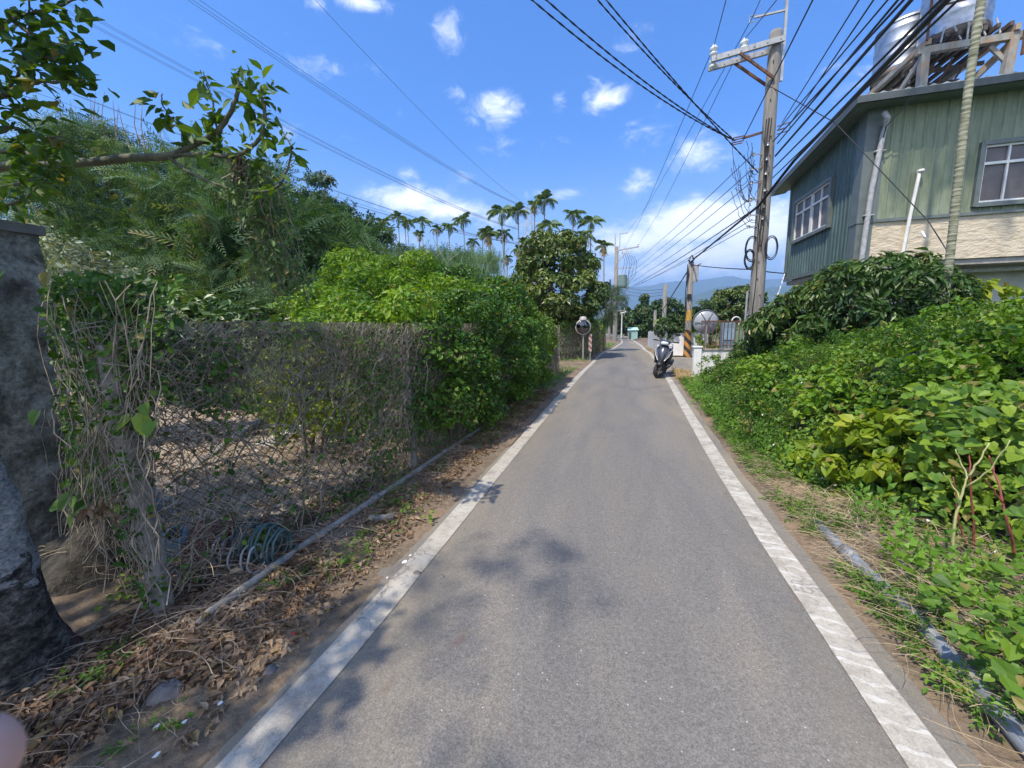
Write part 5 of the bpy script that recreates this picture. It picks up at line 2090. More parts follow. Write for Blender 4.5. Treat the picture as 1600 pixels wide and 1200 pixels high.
# green creeper on the gatepost corner and first bay
CP = empty('creeper', (-2.65, 1.45, 0), 'green creeper with larger leaves climbing between the stone gatepost and the first fence post', 'creeper')
P = []
while len(P) < 3400:
    px, py = R.gauss(150, 62), R.uniform(430, 800)
    if px < 66 + (py - 430) * .12 or px > 285 - (py - 480) * .20:
        continue
    if R.random() > (1.0 if py < 540 else .55):
        continue
    v = at(px, py, y=R.uniform(1.38, 1.62))
    P.append((v.x + 2.65, v.y - 1.45, v.z))
P = np.array(P)
scatter('foliage', P, np.tile([.4, -.9, .6], (len(P), 1)), NR.uniform(.018, .05, len(P)) * np.where(NR.random(len(P)) > .95, 1.6, 1), T_leaf(.33), LF['shrub'], CP, .7, .6)
q = MB()
for _ in range(190):
    yy_ = R.uniform(1.3, 1.62)
    a = at(R.uniform(70, 250), R.uniform(430, 640), y=yy_)
    b = at(R.uniform(95, 262), R.uniform(720, 965), y=yy_ - .05)
    w, w2_ = R.uniform(-.12, .12), R.uniform(.3, 1.1)
    pts = [a.lerp(b, i / 14) + Vector((w * math.sin(i * w2_) + 2.65, R.gauss(0, .012) - 1.45, .02 * math.sin(i * 1.1))) for i in range(15)]
    q.tube(pts, R.choice([.001, .0014, .002, .0035]), 3, False)
q.build('stem', VINE, CP)
for (px, py, s) in ((225, 645, .11), (205, 650, .09), (240, 655, .09), (112, 772, .10), (95, 790, .09), (115, 800, .08), (60, 640, .09), (75, 425, .08), (10, 425, .08), (225, 630, .07)):
    v = at(px, py, y=1.3)
    scatter('large_leaf', np.array([[v.x + 2.65, v.y - 1.45, v.z]]), np.array([[.2, -1, .5]]), s, T_heart(.42), LF['vine'], CP, 1.5, .15)
wl_ = at(150, 795, y=1.25)
P = np.array([[wl_.x + R.gauss(0, .035), wl_.y + R.gauss(0, .03), wl_.z + R.gauss(0, .015)] for _ in range(26)])
scatter('withered_leaves', P, np.tile([.2, -.8, .6], (26, 1)), .06, T_leaf(.24, .2, .3), LF['dry'], None, 1, .6)
tag(bpy.data.objects['withered_leaves'], 'pale withered leaf cluster hanging on the creeper beside the whitewashed trunk', 'dead leaves')

# ------------------------------------------------------------------ yard behind the fence
brd = empty('fallen_board', (-4.7, 4.6, .0), 'sun bleached white board lying on the ground behind the fence', 'board')
q = rough_box(-1.0, 1.0, -.13, .13, 0, .10, .015, 14, 3)
q.build('plank', M('bleached_board', (.70, .68, .64), (.42, .40, .36), 7, .8, 0, .4, .01, (1, 6, 1)), brd)
q = MB()
q.box(.55, .62, -.16, .16, .10, .15)
q.build('batten', WOODY, brd)
brd.rotation_euler = (0, rad(-4), rad(103))
q = MB()
q.tube([(-4.6, 3.1, .05), (-5.3, 4.3, .09), (-5.9, 5.3, .12)], .05, 10)
tag(q.build('concrete_rail', CONC), 'weathered grey rail lying on the bare ground behind the fence', 'rail')


def drumlike(loc, r, h, mat, label, rz=0, tilt=0):
    t = empty('plastic_drum', loc, label, 'plastic drum')
    m_ = MB()
    m_.lathe([(0, 0), (r * .9, 0), (r, .03), (r, h * .3), (r * 1.04, h * .33), (r, h * .36), (r, h * .66), (r * 1.04, h * .69), (r, h * .72), (r, h - .03), (r * .9, h), (r * .85, h - .01), (0, h - .01)], 22)
    m_.build('body', mat, t, smooth=True)
    m_ = MB()
    m_.lathe([(.04, h - .02), (.04, h + .03), (0, h + .03)], 12, (r * .5, 0, 0))
    m_.build('cap', BLACKP, t)
    t.rotation_euler = (tilt, 0, rz)
    return t


BLUE = M('faded_blue_plastic', (.16, .36, .50), (.11, .26, .37), 4, .5, 0, 0)
TEAL = M('faded_teal_plastic', (.06, .12, .12), (.03, .06, .06), 4, .5, 0, 0)
d = at(150, 725, y=1.75)
drumlike((d.x, d.y, d.z - .24), .11, .38, TEAL, 'teal plastic drum half hidden by the creeper beside the gatepost', 0, rad(-12))
d = at(272, 885, y=1.72)
drumlike((d.x - .03, d.y + .1, .02), .085, .2, BLUE, 'pale blue plastic drum on the ground right of the first fence post', 0, rad(22))
d = at(205, 770, y=1.8)
drumlike((d.x, d.y + .1, d.z - .18), .08, .26, BLUE, 'small pale blue drum glimpsed left of the first fence post', 0, rad(14))
# coiled ribbed hose
for (px, py, r, n_, lab, mt) in ((388, 880, .125, 9, 'coil of dark teal ribbed hose behind the pipe', TEAL), (345, 892, .085, 5, 'smaller light grey hose coil left of the teal coil', PVC)):
    c0 = at(px, py, y=1.75 if n_ == 9 else 1.65)
    q = MB()
    pts = []
    for i in range(n_ * 20):
        a = 2 * math.pi * i / 20
        pts.append(Vector((c0.x - .19 + .38 * i / (n_ * 20), c0.y + .12 + math.cos(a) * r * .8 + .02 * math.sin(i * .31), .03 + r * .95 + math.sin(a) * r * .95)))
    q.tube([p__ + Vector((R.uniform(-.006, .006), .012 * math.sin(i__ * .11), .018 * math.sin(i__ * .073))) for i__, p__ in enumerate(pts)], .009 if n_ == 9 else .007, 6, False)
    tag(q.build('hose_coil', mt, smooth=True), lab, 'hose', 'hose coils behind the fence')
RED = M('dull_red_cloth', (.17, .06, .045), (.09, .035, .03), 9, .95, 0, .4)
q = MB()
q.lathe([(.001, .22), (.07, .21), (.13, .17), (.17, .10), (.19, .03), (.18, .0)], 26)
for i, v in enumerate(q.v):
    q.v[i] = tuple(Vector(v) + mnoise.noise_vector(Vector(v) * 9) * .05)
o = q.build('cloth_bundle', RED, smooth=True)
d = at(300, 880, y=1.78)
o.location = (d.x, d.y + .15, 0)
tag(o, 'dull red cloth bundle between the blue drum and the hose coil', 'cloth bundle')

# ------------------------------------------------------------------ plants: hedge on the left
def loc_of(bl):
    b = np.asarray(bl, float)
    return Vector((float(b[:, 0].mean()), float(b[:, 1].mean()), 0.0))


def plant(name, label, cat, blobs, nleaf, size, tm, mat, cl=(60, .2, .4), flat=.75, stems=6, inner=.55, droop=.5, jit=.5, group=None, trunk_r=.05, trunk=None, up=.25, base=None, extra=None, rej=.75, wood=BARK, updir=.35):
    o_ = loc_of(blobs)
    if base:
        o_ = Vector(base)
    t = empty(name, o_, label, cat, group)
    cb_ = clumps(blobs, cl[0], cl[1], cl[2], flat, up, .8)
    pp_, nn_ = shell(cb_, nleaf, inner, up, rej)
    pp_ = pp_ - np.array(tuple(o_))
    k = pp_[:, 2] > .01
    pp_, nn_ = pp_[k], nn_[k]
    nn_ = nn_ + np.array([0, 0, updir])
    s = NR.uniform(size[0], size[1], len(pp_))
    scatter('foliage' if not trunk else 'crown', pp_, nn_, s, tm, mat, t, droop, jit)
    m_ = MB()
    ctr = Vector((0, 0, 0))
    if trunk:
        tp_ = [Vector((0, 0, -.02)), Vector((trunk[0] * .4, trunk[1] * .4, trunk[2] * .5)), Vector(trunk)]
        m_.tube([tp_[0].lerp(tp_[1], i / 4) for i in range(4)] + [tp_[1].lerp(tp_[2], i / 4) for i in range(5)], [trunk_r * (1.25 - .06 * i) for i in range(9)], 9)
        st = Vector(trunk)
    else:
        st = ctr
    pick = NR.choice(len(cb_), min(stems, len(cb_)), replace=False)
    for j in pick:
        e = Vector(cb_[j, :3]) - o_
        a = st if trunk else Vector((e.x * .35, e.y * .35, 0))
        mid = a.lerp(e, .5) + Vector((R.gauss(0, .1), R.gauss(0, .1), .08 * (e - a).length))
        pts = [a.lerp(mid, i / 5) for i in range(5)] + [mid.lerp(e, i / 5) for i in range(6)]
        rr = trunk_r * (.5 if trunk else .45)
        m_.tube(pts, [rr * (1 - .085 * i) for i in range(11)], 6)
    m_.build('trunk' if trunk else 'stem', wood, t, smooth=True)
    return t


# big vine mound behind and over the fence
plant('vine_mound', 'big bright green vine mound spilling over the dry fence top, left of the darker shrubs', 'climbing plant',
      [(-3.6, 5.9, 1.5, 1.2, 1.3, 1.05), (-4.6, 7.2, 1.95, 1.4, 1.2, 1.2), (-2.75, 5.3, 1.2, .55, .8, .62), (-2.5, 4.3, 1.5, .35, .5, .34), (-3.3, 4.6, 1.35, .75, .7, .6), (-2.9, 6.6, 1.5, .8, 1.0, .8), (-5.5, 6.6, 1.3, 1.3, 1.2, 1.1), (-4.3, 5.0, .9, 1.0, .8, .75)],
      38000, (.045, .085), T_leaf(.26, .08, .22), LF['bright'], (130, .18, .40), stems=10)
plant('vine_mound', 'taller dark green vine mound behind the bright one, with wispy grass on its crest', 'climbing plant',
      [(-4.2, 9.2, 2.1, 1.5, 1.3, 1.05), (-3.2, 9.6, 1.7, 1.2, 1.3, 1.05), (-5.9, 9.4, 2.0, 1.5, 1.3, 1.1), (-2.7, 8.3, 1.4, .75, 1.0, 1.0)],
      20000, (.07, .12), T_leaf(.26, .08, .2), LF['shrub'], (120, .22, .46), stems=8)
plant('shrub', 'dense dark green shrub bulging through the fence down to the verge', 'shrub',
      [(-2.3, 4.35, 1.15, .42, .55, .5), (-2.2, 4.15, .7, .3, .38, .4), (-2.15, 5.2, .8, .55, .75, .75), (-2.05, 6.5, .95, .55, .9, .85), (-2.0, 7.6, .95, .46, .9, .85), (-2.0, 4.6, .4, .25, .3, .25), (-2.3, 5.9, 1.6, .55, 1.5, .45)],
      34000, (.035, .065), T_leaf(.3, .08, .15), LF['shrub'], (190, .12, .30), stems=10)
plant('shrub', 'yellowish green leafy shrub at the far end of the hedge beside the rusty fence bay', 'shrub',
      [(-2.1, 9.0, 1.2, .42, .9, .85), (-2.05, 10.2, 1.25, .4, .8, .75), (-2.15, 8.4, .7, .4, .8, .6), (-2.0, 9.9, .6, .3, .7, .5)],
      15000, (.045, .08), T_leaf(.28, .08, .15), LF['vine'], (150, .12, .26), stems=8)
plant('bush', 'lime green bush glowing behind the gap in the dry fence', 'shrub', [(-3.6, 3.6, .9, .35, .35, .55), (-3.45, 3.95, .55, .3, .3, .4)], 2600, (.04, .07), T_leaf(.3), LF['yellow'], (40, .09, .16), stems=5)
plant('shrub', 'thin yellow green shrub tip rising over the dry vines, left of the mound', 'shrub', [(-3.5, 4.3, 1.45, .5, .4, .28), (-4.0, 4.6, 1.5, .5, .4, .28)], 3200, (.04, .07), T_leaf(.3), LF['bright'], (40, .09, .18), stems=5)
# grass wisps on the dark mound
P = np.column_stack([NR.uniform(-6.6, -2.8, 900), NR.uniform(8.6, 10, 900), NR.uniform(2.5, 3.05, 900)])
P[:, 2] -= .28 * np.clip(P[:, 0] + 3.9, 0, 9)
sc_ = scatter('wispy_grass', P, np.tile([.3, -1, .2], (900, 1)), NR.uniform(.25, .5, 900), T_blade(.02, .3), LF['feather'], None, 0, .4,
              D=np.column_stack([NR.normal(0, .5, 900), NR.normal(0, .3, 900), np.ones(900)]))
tag(sc_, 'wispy grass tips sticking up from the crest of the dark vine mound', 'grass', kind='stuff')
P = []
for _ in range(2200):
    px = R.uniform(540, 780)
    v = at(px, R.uniform(398, 425) + (px - 660) ** 2 * .0006, y=R.uniform(10.5, 12))
    P.append(tuple(v))
sc_ = scatter('bamboo_grass', np.array(P), np.tile([.2, -1, .3], (len(P), 1)), NR.uniform(.2, .42, len(P)), T_plume(7, .02, .35), LF['feather'], None, 0, .5,
              D=np.column_stack([NR.normal(0, .6, len(P)), NR.normal(0, .4, len(P)), np.full(len(P), .9)]))
tag(sc_, 'soft grey green reedy growth behind the vine mounds, under the palms', 'reeds', kind='stuff')

# big leaved tree
plant('broad_leaved_tree', 'rounded dark tree with large pale edged leaves between the hedge and the lane', 'tree',
      [(-2.9, 19.2, 4.3, 1.75, 1.6, 1.75), (-3.3, 18.6, 2.9, 1.9, 1.5, 1.3), (-1.9, 19.0, 2.9, 1.2, 1.5, 1.2), (-1.35, 18.9, 2.25, .8, 1.0, .8), (-2.8, 20.0, 5.1, 1.1, 1.1, .95), (-4.2, 19, 3.6, .8, 1.2, .9)],
      12500, (.15, .25), T_leaf(.24, .06, .22), LF['loquat'], (150, .30, .55), .7, 14, .6, 1.0, .45, trunk_r=.14, trunk=(.1, .1, 2.0), base=(-2.8, 19.3, 0))
plant('tree', 'drooping feathery green tree top against the far transformer pole', 'tree',
      [(-.35, 24.5, 3.2, .8, .8, .8), (-.9, 24.6, 2.6, .9, .9, 1.0)], 3600, (.16, .28), T_plume(6, .03, .35), LF['far'], (40, .2, .4), trunk_r=.08, trunk=(0, 0, 1.8), base=(-.7, 24.5, 0), droop=1.2)
# dark wood edge behind the left gate
plant('shadowy_tree', 'dark shaded tree behind the gap between the two rusty fences', 'tree', [(-4.2, 21.5, 1.4, 2.0, 1.3, 1.5), (-2.4, 22.5, 1.5, 1.0, 1.4, 1.3), (-6.5, 20.5, 1.8, 2, 1.5, 1.8)], 9000, (.12, .2), T_leaf(.3), LF['dark'], (90, .3, .55), trunk_r=.12, trunk=(0, 0, 1.2), base=(-3.6, 21.5, 0))

# feathery trees
FE = 'feathery needle leaved trees on the left'
for (bl, lab, n_) in (([(-11.8, 9.2, 5.0, 1.45, 1.5, 1.9), (-11.2, 8.8, 3.0, 1.9, 1.5, 1.7), (-12.4, 9.0, 5.8, 1.0, 1.0, .9)], 'feathery tree behind the middle of the bare branch', 5200),
                      ([(-14.9, 8.6, 5.6, 1.5, 1.5, 1.9), (-14.6, 8.2, 3.4, 2.1, 1.5, 1.9), (-15.1, 8.8, 6.5, .9, .9, 1.0)], 'tallest feathery tree, left of the bare branch, with bare shoots on top', 5200),
                      ([(-9.3, 8.8, 3.9, 1.15, 1.3, 1.8), (-9.2, 8.4, 2.2, 1.6, 1.3, 1.5)], 'feathery tree right of centre of the group, under the hanging vine', 4600),
                      ([(-7.3, 8.6, 3.0, 1.0, 1.1, 1.5), (-7.1, 8.2, 1.7, 1.1, 1.1, 1.3)], 'smaller feathery tree next to the bright vine mound', 3600),
                      ([(-18.8, 8.8, 5.4, 2.0, 1.6, 2.2), (-18.4, 8.2, 3.0, 2.3, 1.5, 2.0)], 'leftmost feathery tree, behind the gatepost', 4200)):
    bx, by = bl[0][0], bl[0][1]
    plant('feathery_tree', lab, 'tree', bl, n_ + 1600, (.36, .7), T_plume(9, .022, .28), LF['feather'], (110, .32, .6), .6, 12, .35, .35, .7, FE, .12, (0, 0, 2.2), .25, (bx, by, 0))
shoot = MB()
for k in range(34):
    v = at(R.uniform(40, 235), R.uniform(225, 262), y=8.6)
    hgt = R.uniform(.5, 1.7)
    shoot.tube([v, v + Vector((R.uniform(-.15, .15), 0, hgt * .5)), v + Vector((R.uniform(-.25, .25), 0, hgt))], [.018, .012, .004], 4)
v0 = at(140, 260, y=8.6)
tag(shoot.build('bare_shoots', VINE), 'bare upright shoots sticking out above the leftmost feathery trees', 'shoots', kind='stuff')
# darker filler trees behind the feathery ones
for (bl, lab) in (([(-10.5, 11.6, 2.6, 3.0, 1.2, 2.4)], 'shadowy dark tree deep behind the feathery trees'),
                  ([(-16.5, 11.2, 3.0, 3.4, 1.2, 3.0)], 'shadowy dark tree behind the tallest feathery tree'),
                  ([(-8.6, 6.6, 1.1, 1.9, .8, 1.0), (-6.6, 6.4, .8, 1.2, .7, .8)], 'low shadowed bush under the feathery trees, behind the fence')):
    plant('dark_tree', lab, 'tree' if 'tree ' in lab[:17] else 'shrub', bl, 9000, (.12, .22), T_leaf(.26), LF['dark'], (90, .35, .7), trunk_r=.14, trunk=(0, 0, 1.0), base=(bl[0][0], bl[0][1], 0))
plant('conifer_like_tree', 'dark pointed tree with ragged top right of the feathery trees', 'tree',
      [(-10.9, 13.2, 3.4, 1.9, 1.3, 2.2), (-11.0, 13.2, 5.5, 1.2, .9, 1.2), (-11.2, 13.2, 6.7, .5, .45, .8), (-9.5, 13.4, 4.3, 1.1, .9, 1.4), (-12.4, 13.3, 4.8, .9, .8, 1.2), (-8.9, 13.4, 3.4, .9, .9, 1.0)],
      9500, (.16, .30), T_sprig(.3), LF['fir'], (150, .22, .45), .6, 10, .4, .3, .7, None, .14, (0, 0, 2.5), .2, (-11.0, 13.2, 0))
plant('slender_tree', 'thin blue green tree with open twigs beside the dark pointed tree', 'tree',
      [(-10.9, 16.4, 4.4, .9, .8, 1.0), (-10.1, 16.6, 4.6, .7, .7, .8), (-10.6, 16.4, 5.3, .5, .5, .6), (-10.3, 16.4, 3.2, 1.3, .9, 1.2)], 3300, (.16, .28), T_sprig(.26), LF['fir'], (70, .2, .4), .7, 12, .4, .3, .7, None, .1, (0, 0, 2.2), .2, (-10.4, 16.4, 0))
# silvery shrub
plant('silver_shrub', 'silvery pale leaved shrub rising beside the gatepost', 'shrub', [(-6.6, 3.4, 1.9, .8, .5, .75), (-6.0, 3.5, 1.6, .6, .5, .6), (-7.2, 3.3, 2.3, .5, .4, .55)], 7500, (.045, .085), T_leaf(.2), LF['silver'], (90, .12, .28), .8, 14, .3, .3, .8)

# ------------------------------------------------------------------ areca palms
def make_crown(nf, L, seed, parent, droopy=.5):
    rr = random.Random(seed)
    V, Fc, rn = [], [], []

    def frond(az, el, L, dry=False):
        pts = []
        p_ = Vector((0, 0, 0))
        e = el
        n = 12
        for i in range(n + 1):
            pts.append(p_.copy())
            p_ = p_ + Vector((math.cos(az) * math.cos(e), math.sin(az) * math.cos(e), math.sin(e))) * L / n
            e -= (.085 + droopy * .05) * (1 + i * .08)
        shade = rr.random()
        side = Vector((-math.sin(az), math.cos(az), 0))
        for i in range(n):
            b = len(V)
            w = .014 * L
            V.extend([pts[i] + side * w, pts[i] - side * w, pts[i + 1] - side * w * .8, pts[i + 1] + side * w * .8])
            Fc.append((b, b + 1, b + 2, b + 3))
            rn.extend([.9] * 4)
        for i in range(2, n + 1):
            for sub in (0, .5):
                if i == n and sub:
                    continue
                c = pts[i] if not sub else pts[i].lerp(pts[i + 1], .5)
                d = (pts[min(i + 1, n)] - pts[i - 1]).normalized()
                for s in (-1, 1):
                    ll = L * .36 * math.sin(math.pi * (.18 + .74 * i / n)) * rr.uniform(.85, 1.1)
                    dd = (side * s * .8 + d * .65 + Vector((0, 0, -.30 - .30 * i / n + rr.uniform(-.1, .1)))).normalized()
                    ww = d * .036 * L
                    b = len(V)
                    e1 = c + dd * ll * .6
                    e2 = c + dd * ll + Vector((0, 0, -.22 * ll))
                    V.extend([c - ww * .5, c + ww * .5, e1 + ww * .5, e2])
                    Fc.append((b, b + 1, b + 2, b + 3))
                    rn.extend([shade * .7 + rr.random() * .3] * 4)
    for k in range(nf):
        frond(2 * math.pi * k / nf + rr.uniform(-.4, .4), rad(rr.uniform(8, 88)), L * rr.uniform(.65, 1.1))
    for k in range(2):
        frond(rr.uniform(0, 6.28), rad(rr.uniform(-45, -20)), L * .8)
    o_ = npmesh('crown', np.array([tuple(v) for v in V]), np.array(Fc), LF['palm'], parent, np.array(rn))
    return o_


def make_palm(seed, L, dry):
    t = empty('areca_palm', (0, 0, 0), 'x', 'palm tree')
    m_ = MB()
    n = 26
    ring = []
    for i in range(n + 1):
        z = i / n
        ring.append((.5 * (.014 if z > .93 else .0125 + .004 * math.exp(-z * 8)) * 10, z * 10))
    m_.lathe(ring, 8)
    tr_ = m_.build('trunk', PALMT, t, smooth=True)
    m_ = MB()
    m_.lathe([(.075, 0), (.10, .25), (.085, .7), (.03, 1.0)], 10)
    m_.build('crownshaft', PSHAFT, t, smooth=True)
    make_crown(14, L, seed, t)
    m_ = MB()
    for k in range(9):
        a = R.uniform(0, 6.28)
        m_.tube([(0, 0, .05), (math.cos(a) * .2, math.sin(a) * .2, .0), (math.cos(a) * .34, math.sin(a) * .34, -.35 - .2 * R.random())], [.03, .025, .008], 4)
    m_.build('flower_stalk', DRYP if dry else VINE, t)
    if dry:
        P_ = np.array([[R.gauss(0, .16), R.gauss(0, .16), R.uniform(-.9, .1)] for _ in range(70)])
        scatter('dead_frond', P_, np.tile([.2, -1, 0], (70, 1)), .7, T_blade(.06, .2), LF['straw'], t, 2.5, .6)
    return t


PALMT = M('ringed_palm_trunk', (.30, .28, .22), (.15, .14, .10), 3, .9, 0, .3, .01, (.5, .5, 6))
PSHAFT = M('green_crownshaft', (.10, .15, .05), (.07, .10, .04), 3, .5, 0, 0)
DRYP = M('orange_brown_stalk', (.38, .20, .07), (.20, .12, .06), 5, .9, 0, 0)
protos = [make_palm(1, 1.75, False), make_palm(2, 1.65, True), make_palm(3, 1.55, True)]
PG = 'areca palms rising behind the hedge'
palms = [(594, 346, 62, 1, .9, 'leftmost of the distant palms, half bare'), (606, 346, 62, 0, 1, 'second palm from the left'), (620, 338, 62, 0, .95, 'tallest palm of the left cluster'),
         (632, 346, 62, 2, .85, 'slim palm right of the tallest one in the left cluster'), (641, 346, 61, 0, 1.0, 'fifth palm from the left'), (656, 344, 61, 0, 1.0, 'sixth palm from the left, full crowned'),
         (651, 366, 58, 2, .8, 'short palm with dead hanging fronds in the left cluster'), (682, 358, 60, 1, .85, 'palm standing alone left of the middle, with brown fronds'), (706, 354, 58, 0, .95, 'lone palm just left of the cloud'),
         (728, 342, 52, 0, 1.05, 'palm with a wide crown against the cloud'), (737, 376, 54, 1, .8, 'short palm in front of the wide crowned one'), (760, 366, 50, 2, 1.0, 'thick bushy palm right of the wide crowned one'),
         (752, 362, 55, 1, .85, 'palm squeezed behind the thick bushy one'), (767, 364, 52, 0, .9, 'palm leaning on the thick bushy crown'), (783, 364, 48, 1, 1.0, 'palm with twin hanging stalks in the middle'),
         (788, 329, 46, 0, 1.05, 'tall palm left of the lattice tower'), (812, 329, 46, 0, .98, 'second tall palm, directly left of the tower'), (829, 321, 48, 2, .9, 'palm standing before the lattice tower'),
         (847, 314, 46, 0, 1.05, 'tallest palm of all, right of the tower'), (856, 351, 44, 0, .95, 'palm crown low behind the broad leaved tree'), (806, 388, 52, 1, .85, 'low palm left of the broad leaved tree'),
         (818, 376, 54, 2, .8, 'low palm under the lattice tower'), (790, 402, 50, 1, .8, 'lowest palm crown, above the hedge shoulder'), (899, 332, 44, 0, 1.0, 'palm rising right behind the broad leaved tree'),
         (924, 344, 44, 0, 1.0, 'palm right of that one, touching its fronds'), (921, 366, 43, 1, 1.0, 'shorter palm with orange stalks right of the broad tree'), (946, 380, 42, 2, .85, 'rightmost palm, slim and alone by the far pole')]
palm_objs = []
for i, (px, py, Y_, pr, sc, lab) in enumerate(palms):
    src = protos[pr]
    t = src.copy()
    COL.objects.link(t)
    v = at(px, py, y=Y_)
    t.location = (v.x, v.y, 0)
    t.rotation_euler = (rad(R.gauss(0, 1.2)), rad(R.gauss(0, 1.6)), R.uniform(0, 6.28))
    sc *= R.uniform(.85, 1.12)
    t['label'] = lab
    t['group'] = PG
    hgt = v.z - .2
    for ch in src.children:
        c = ch.copy()
        COL.objects.link(c)
        c.parent = t
        if ch.name.startswith('trunk'):
            c.scale = (1, 1, (hgt - .9 * sc) / 10)
        elif ch.name.startswith('crownshaft'):
            c.location = (0, 0, hgt - .95 * sc)
            c.scale = (sc, sc, sc)
        else:
            c.location = (0, 0, hgt)
            c.scale = (sc, sc, sc)
for pr in protos:
    for ch in list(pr.children):
        bpy.data.objects.remove(ch)
    bpy.data.objects.remove(pr)
# palm trunk in front of the house
tp_ = empty('areca_palm', (4.86, 7.6, 0), 'slim ringed palm trunk standing right in front of the green house, crown above the picture', 'palm tree')
m_ = MB()
pr_ = []
z = 0
while z < 14.4:
    r0 = .052 - .0008 * z
    pr_ += [(r0, z), (r0 + .0025, z + .01), (r0 + .0025, z + .022), (r0 - .001, z + .03)]
    z += .07
m_.lathe(pr_, 18)
for i, v in enumerate(m_.v):
    m_.v[i] = (v[0] + .035 * math.sin(v[2] * .9), v[1], v[2] + .006 * mnoise.noise(Vector((v[0] * 30, v[1] * 30, v[2] * 3))))
m_.build('trunk', M('mossy_ringed_trunk', (.34, .33, .24), (.11, .12, .07), 2.2, .95, 0, .5, .01, (2, 2, 14), .38, .6), tp_, smooth=True)
cr = make_crown(12, 2.1, 9, tp_)
cr.location = (0, 0, 14.5)

# ------------------------------------------------------------------ right bank
def x0(y):
    return float(np.interp(y, [0, 1.2, 2.0, 2.8, 3.4, 4.2, 6, 8, 9.5, 10.5, 11.5, 12.3], [2.5, 2.35, 2.35, 2.35, 2.05, 1.72, 1.66, 1.78, 1.92, 2.08, 2.28, 2.9]))


def bank(x, y):
    s = x - x0(y)
    if s < 0:
        return 0.0
    hm = float(np.interp(y, [0, 2, 3.5, 5, 7, 9, 10.5, 11.6, 12.4], [1.75, 2.0, 2.05, 1.75, 1.55, 1.25, .85, .5, .15]))
    h = hm * (1 - math.exp(-1.35 * s / max(.5, hm)))
    return h + (.26 * mnoise.noise(Vector((x * 1.5, y * 1.5, 0))) + .15 * mnoise.noise(Vector((x * 3.7, y * 3.7, 2)))) * min(1, s * 1.5)


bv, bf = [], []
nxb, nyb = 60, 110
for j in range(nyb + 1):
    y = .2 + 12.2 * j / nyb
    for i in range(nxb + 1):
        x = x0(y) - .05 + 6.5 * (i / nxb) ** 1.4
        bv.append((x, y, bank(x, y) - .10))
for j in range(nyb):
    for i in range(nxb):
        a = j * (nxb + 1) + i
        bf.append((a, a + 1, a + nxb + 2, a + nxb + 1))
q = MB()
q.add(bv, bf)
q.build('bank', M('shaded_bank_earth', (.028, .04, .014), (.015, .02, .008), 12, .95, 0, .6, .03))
tag(bpy.data.objects['bank'], kind='structure')


def bank_pts(n, cond=None, dens=None, lift=(0, .12)):
    P_, N_ = [], []
    while len(P_) < n:
        y = .3 + 12 * R.random() ** 1.25
        x = x0(y) + 5.2 * R.random() ** 1.7 + .02
        if cond and not cond(x, y):
            continue
        h = bank(x, y)
        e = .06
        gx = (bank(x + e, y) - bank(x - e, y)) / (2 * e)
        gy = (bank(x, y + e) - bank(x, y - e)) / (2 * e)
        l = R.uniform(*lift) + .10 * max(0, mnoise.noise(Vector((x * 2.6, y * 2.6, 7))))
        n_ = Vector((-gx, -gy, 1)).normalized()
        P_.append((x + n_.x * l, y + n_.y * l, h - .04 + n_.z * l))
        N_.append((n_.x, n_.y, n_.z + .3))
    return np.array(P_), np.array(N_)


zone = lambda x, y: mnoise.noise(Vector((x * .8 + 3, y * .8, 2)))
P, N_ = bank_pts(42000, lambda x, y: not (y < 3.0 and zone(x, y) > 0))
tag(scatter('bank_vines', P, N_, NR.uniform(.028, .07, len(P)), T_leaf(.28, .08, .2), LF['vine'], None, .4, .65), 'mixed green vines and weeds covering the right bank', 'vines', kind='stuff')
P, N_ = bank_pts(15000, lambda x, y: x - x0(y) > .55 and y < 8.5 and zone(x, y) > -.12, lift=(.05, .17))
tag(scatter('heart_leaf_vines', P, N_, NR.uniform(.03, .075, len(P)), T_heart(.44), LF['bright'], None, .6, .6), 'light green heart leaved creeper over the upper right bank', 'vines', kind='stuff')
P, N_ = bank_pts(9000, lambda x, y: x - x0(y) < .8 and y > 3.3, lift=(.0, .10))
tag(scatter('verge_weeds', P, N_, NR.uniform(.03, .055, len(P)), T_sprig(.24, 5), LF['weed'], None, .2, .5), 'small leaved weeds along the foot of the right bank', 'weeds', kind='stuff')
# low bushy humps that break up the bank
for (nm_, nb, ctr_, mt_, tm_, sz0, nl_, sd_) in (('leafy_humps', 70, lambda: (.25, 11.6), 'vine', T_leaf(.28, .08, .2), (.03, .06), 15000, 3), ('pale_leafy_humps', 34, lambda: (.5, 7.5), 'bright', T_heart(.42), (.035, .065), 7500, 4), ('shrubby_humps', 40, lambda: (.1, 9), 'shrub', T_sprig(.26, 5), (.05, .09), 6000, 5)):
    bl_ = []
    while len(bl_) < nb:
        lo_, hi_ = ctr_()
        y = .8 + (hi_ - .8) * R.random() ** 1.1
        x = x0(y) + lo_ + 3.2 * R.random() ** 1.3
        if y < 3.2 and x < 2.9:
            continue
        rr_ = R.uniform(.16, .40)
        bl_.append((x, y, bank(x, y) + rr_ * .15, rr_, rr_, rr_ * .8))
    cb_ = clumps(bl_, nb * 5, .06, .14, .8, .4, .85)
    P, N_ = shell(cb_, nl_, .6, .4, .7)
    tag(scatter(nm_, P, N_ + np.array([0, 0, .3]), NR.uniform(sz0[0], sz0[1], len(P)), tm_, LF[mt_], None, .4, .55), {'leafy_humps': 'mid green bushy humps breaking up the right bank', 'pale_leafy_humps': 'pale green creeper humps on the upper right bank', 'shrubby_humps': 'finely divided green shrubby humps on the right bank'}[nm_], 'vines', kind='stuff')
P, N_ = bank_pts(160, lift=(.1, .2))
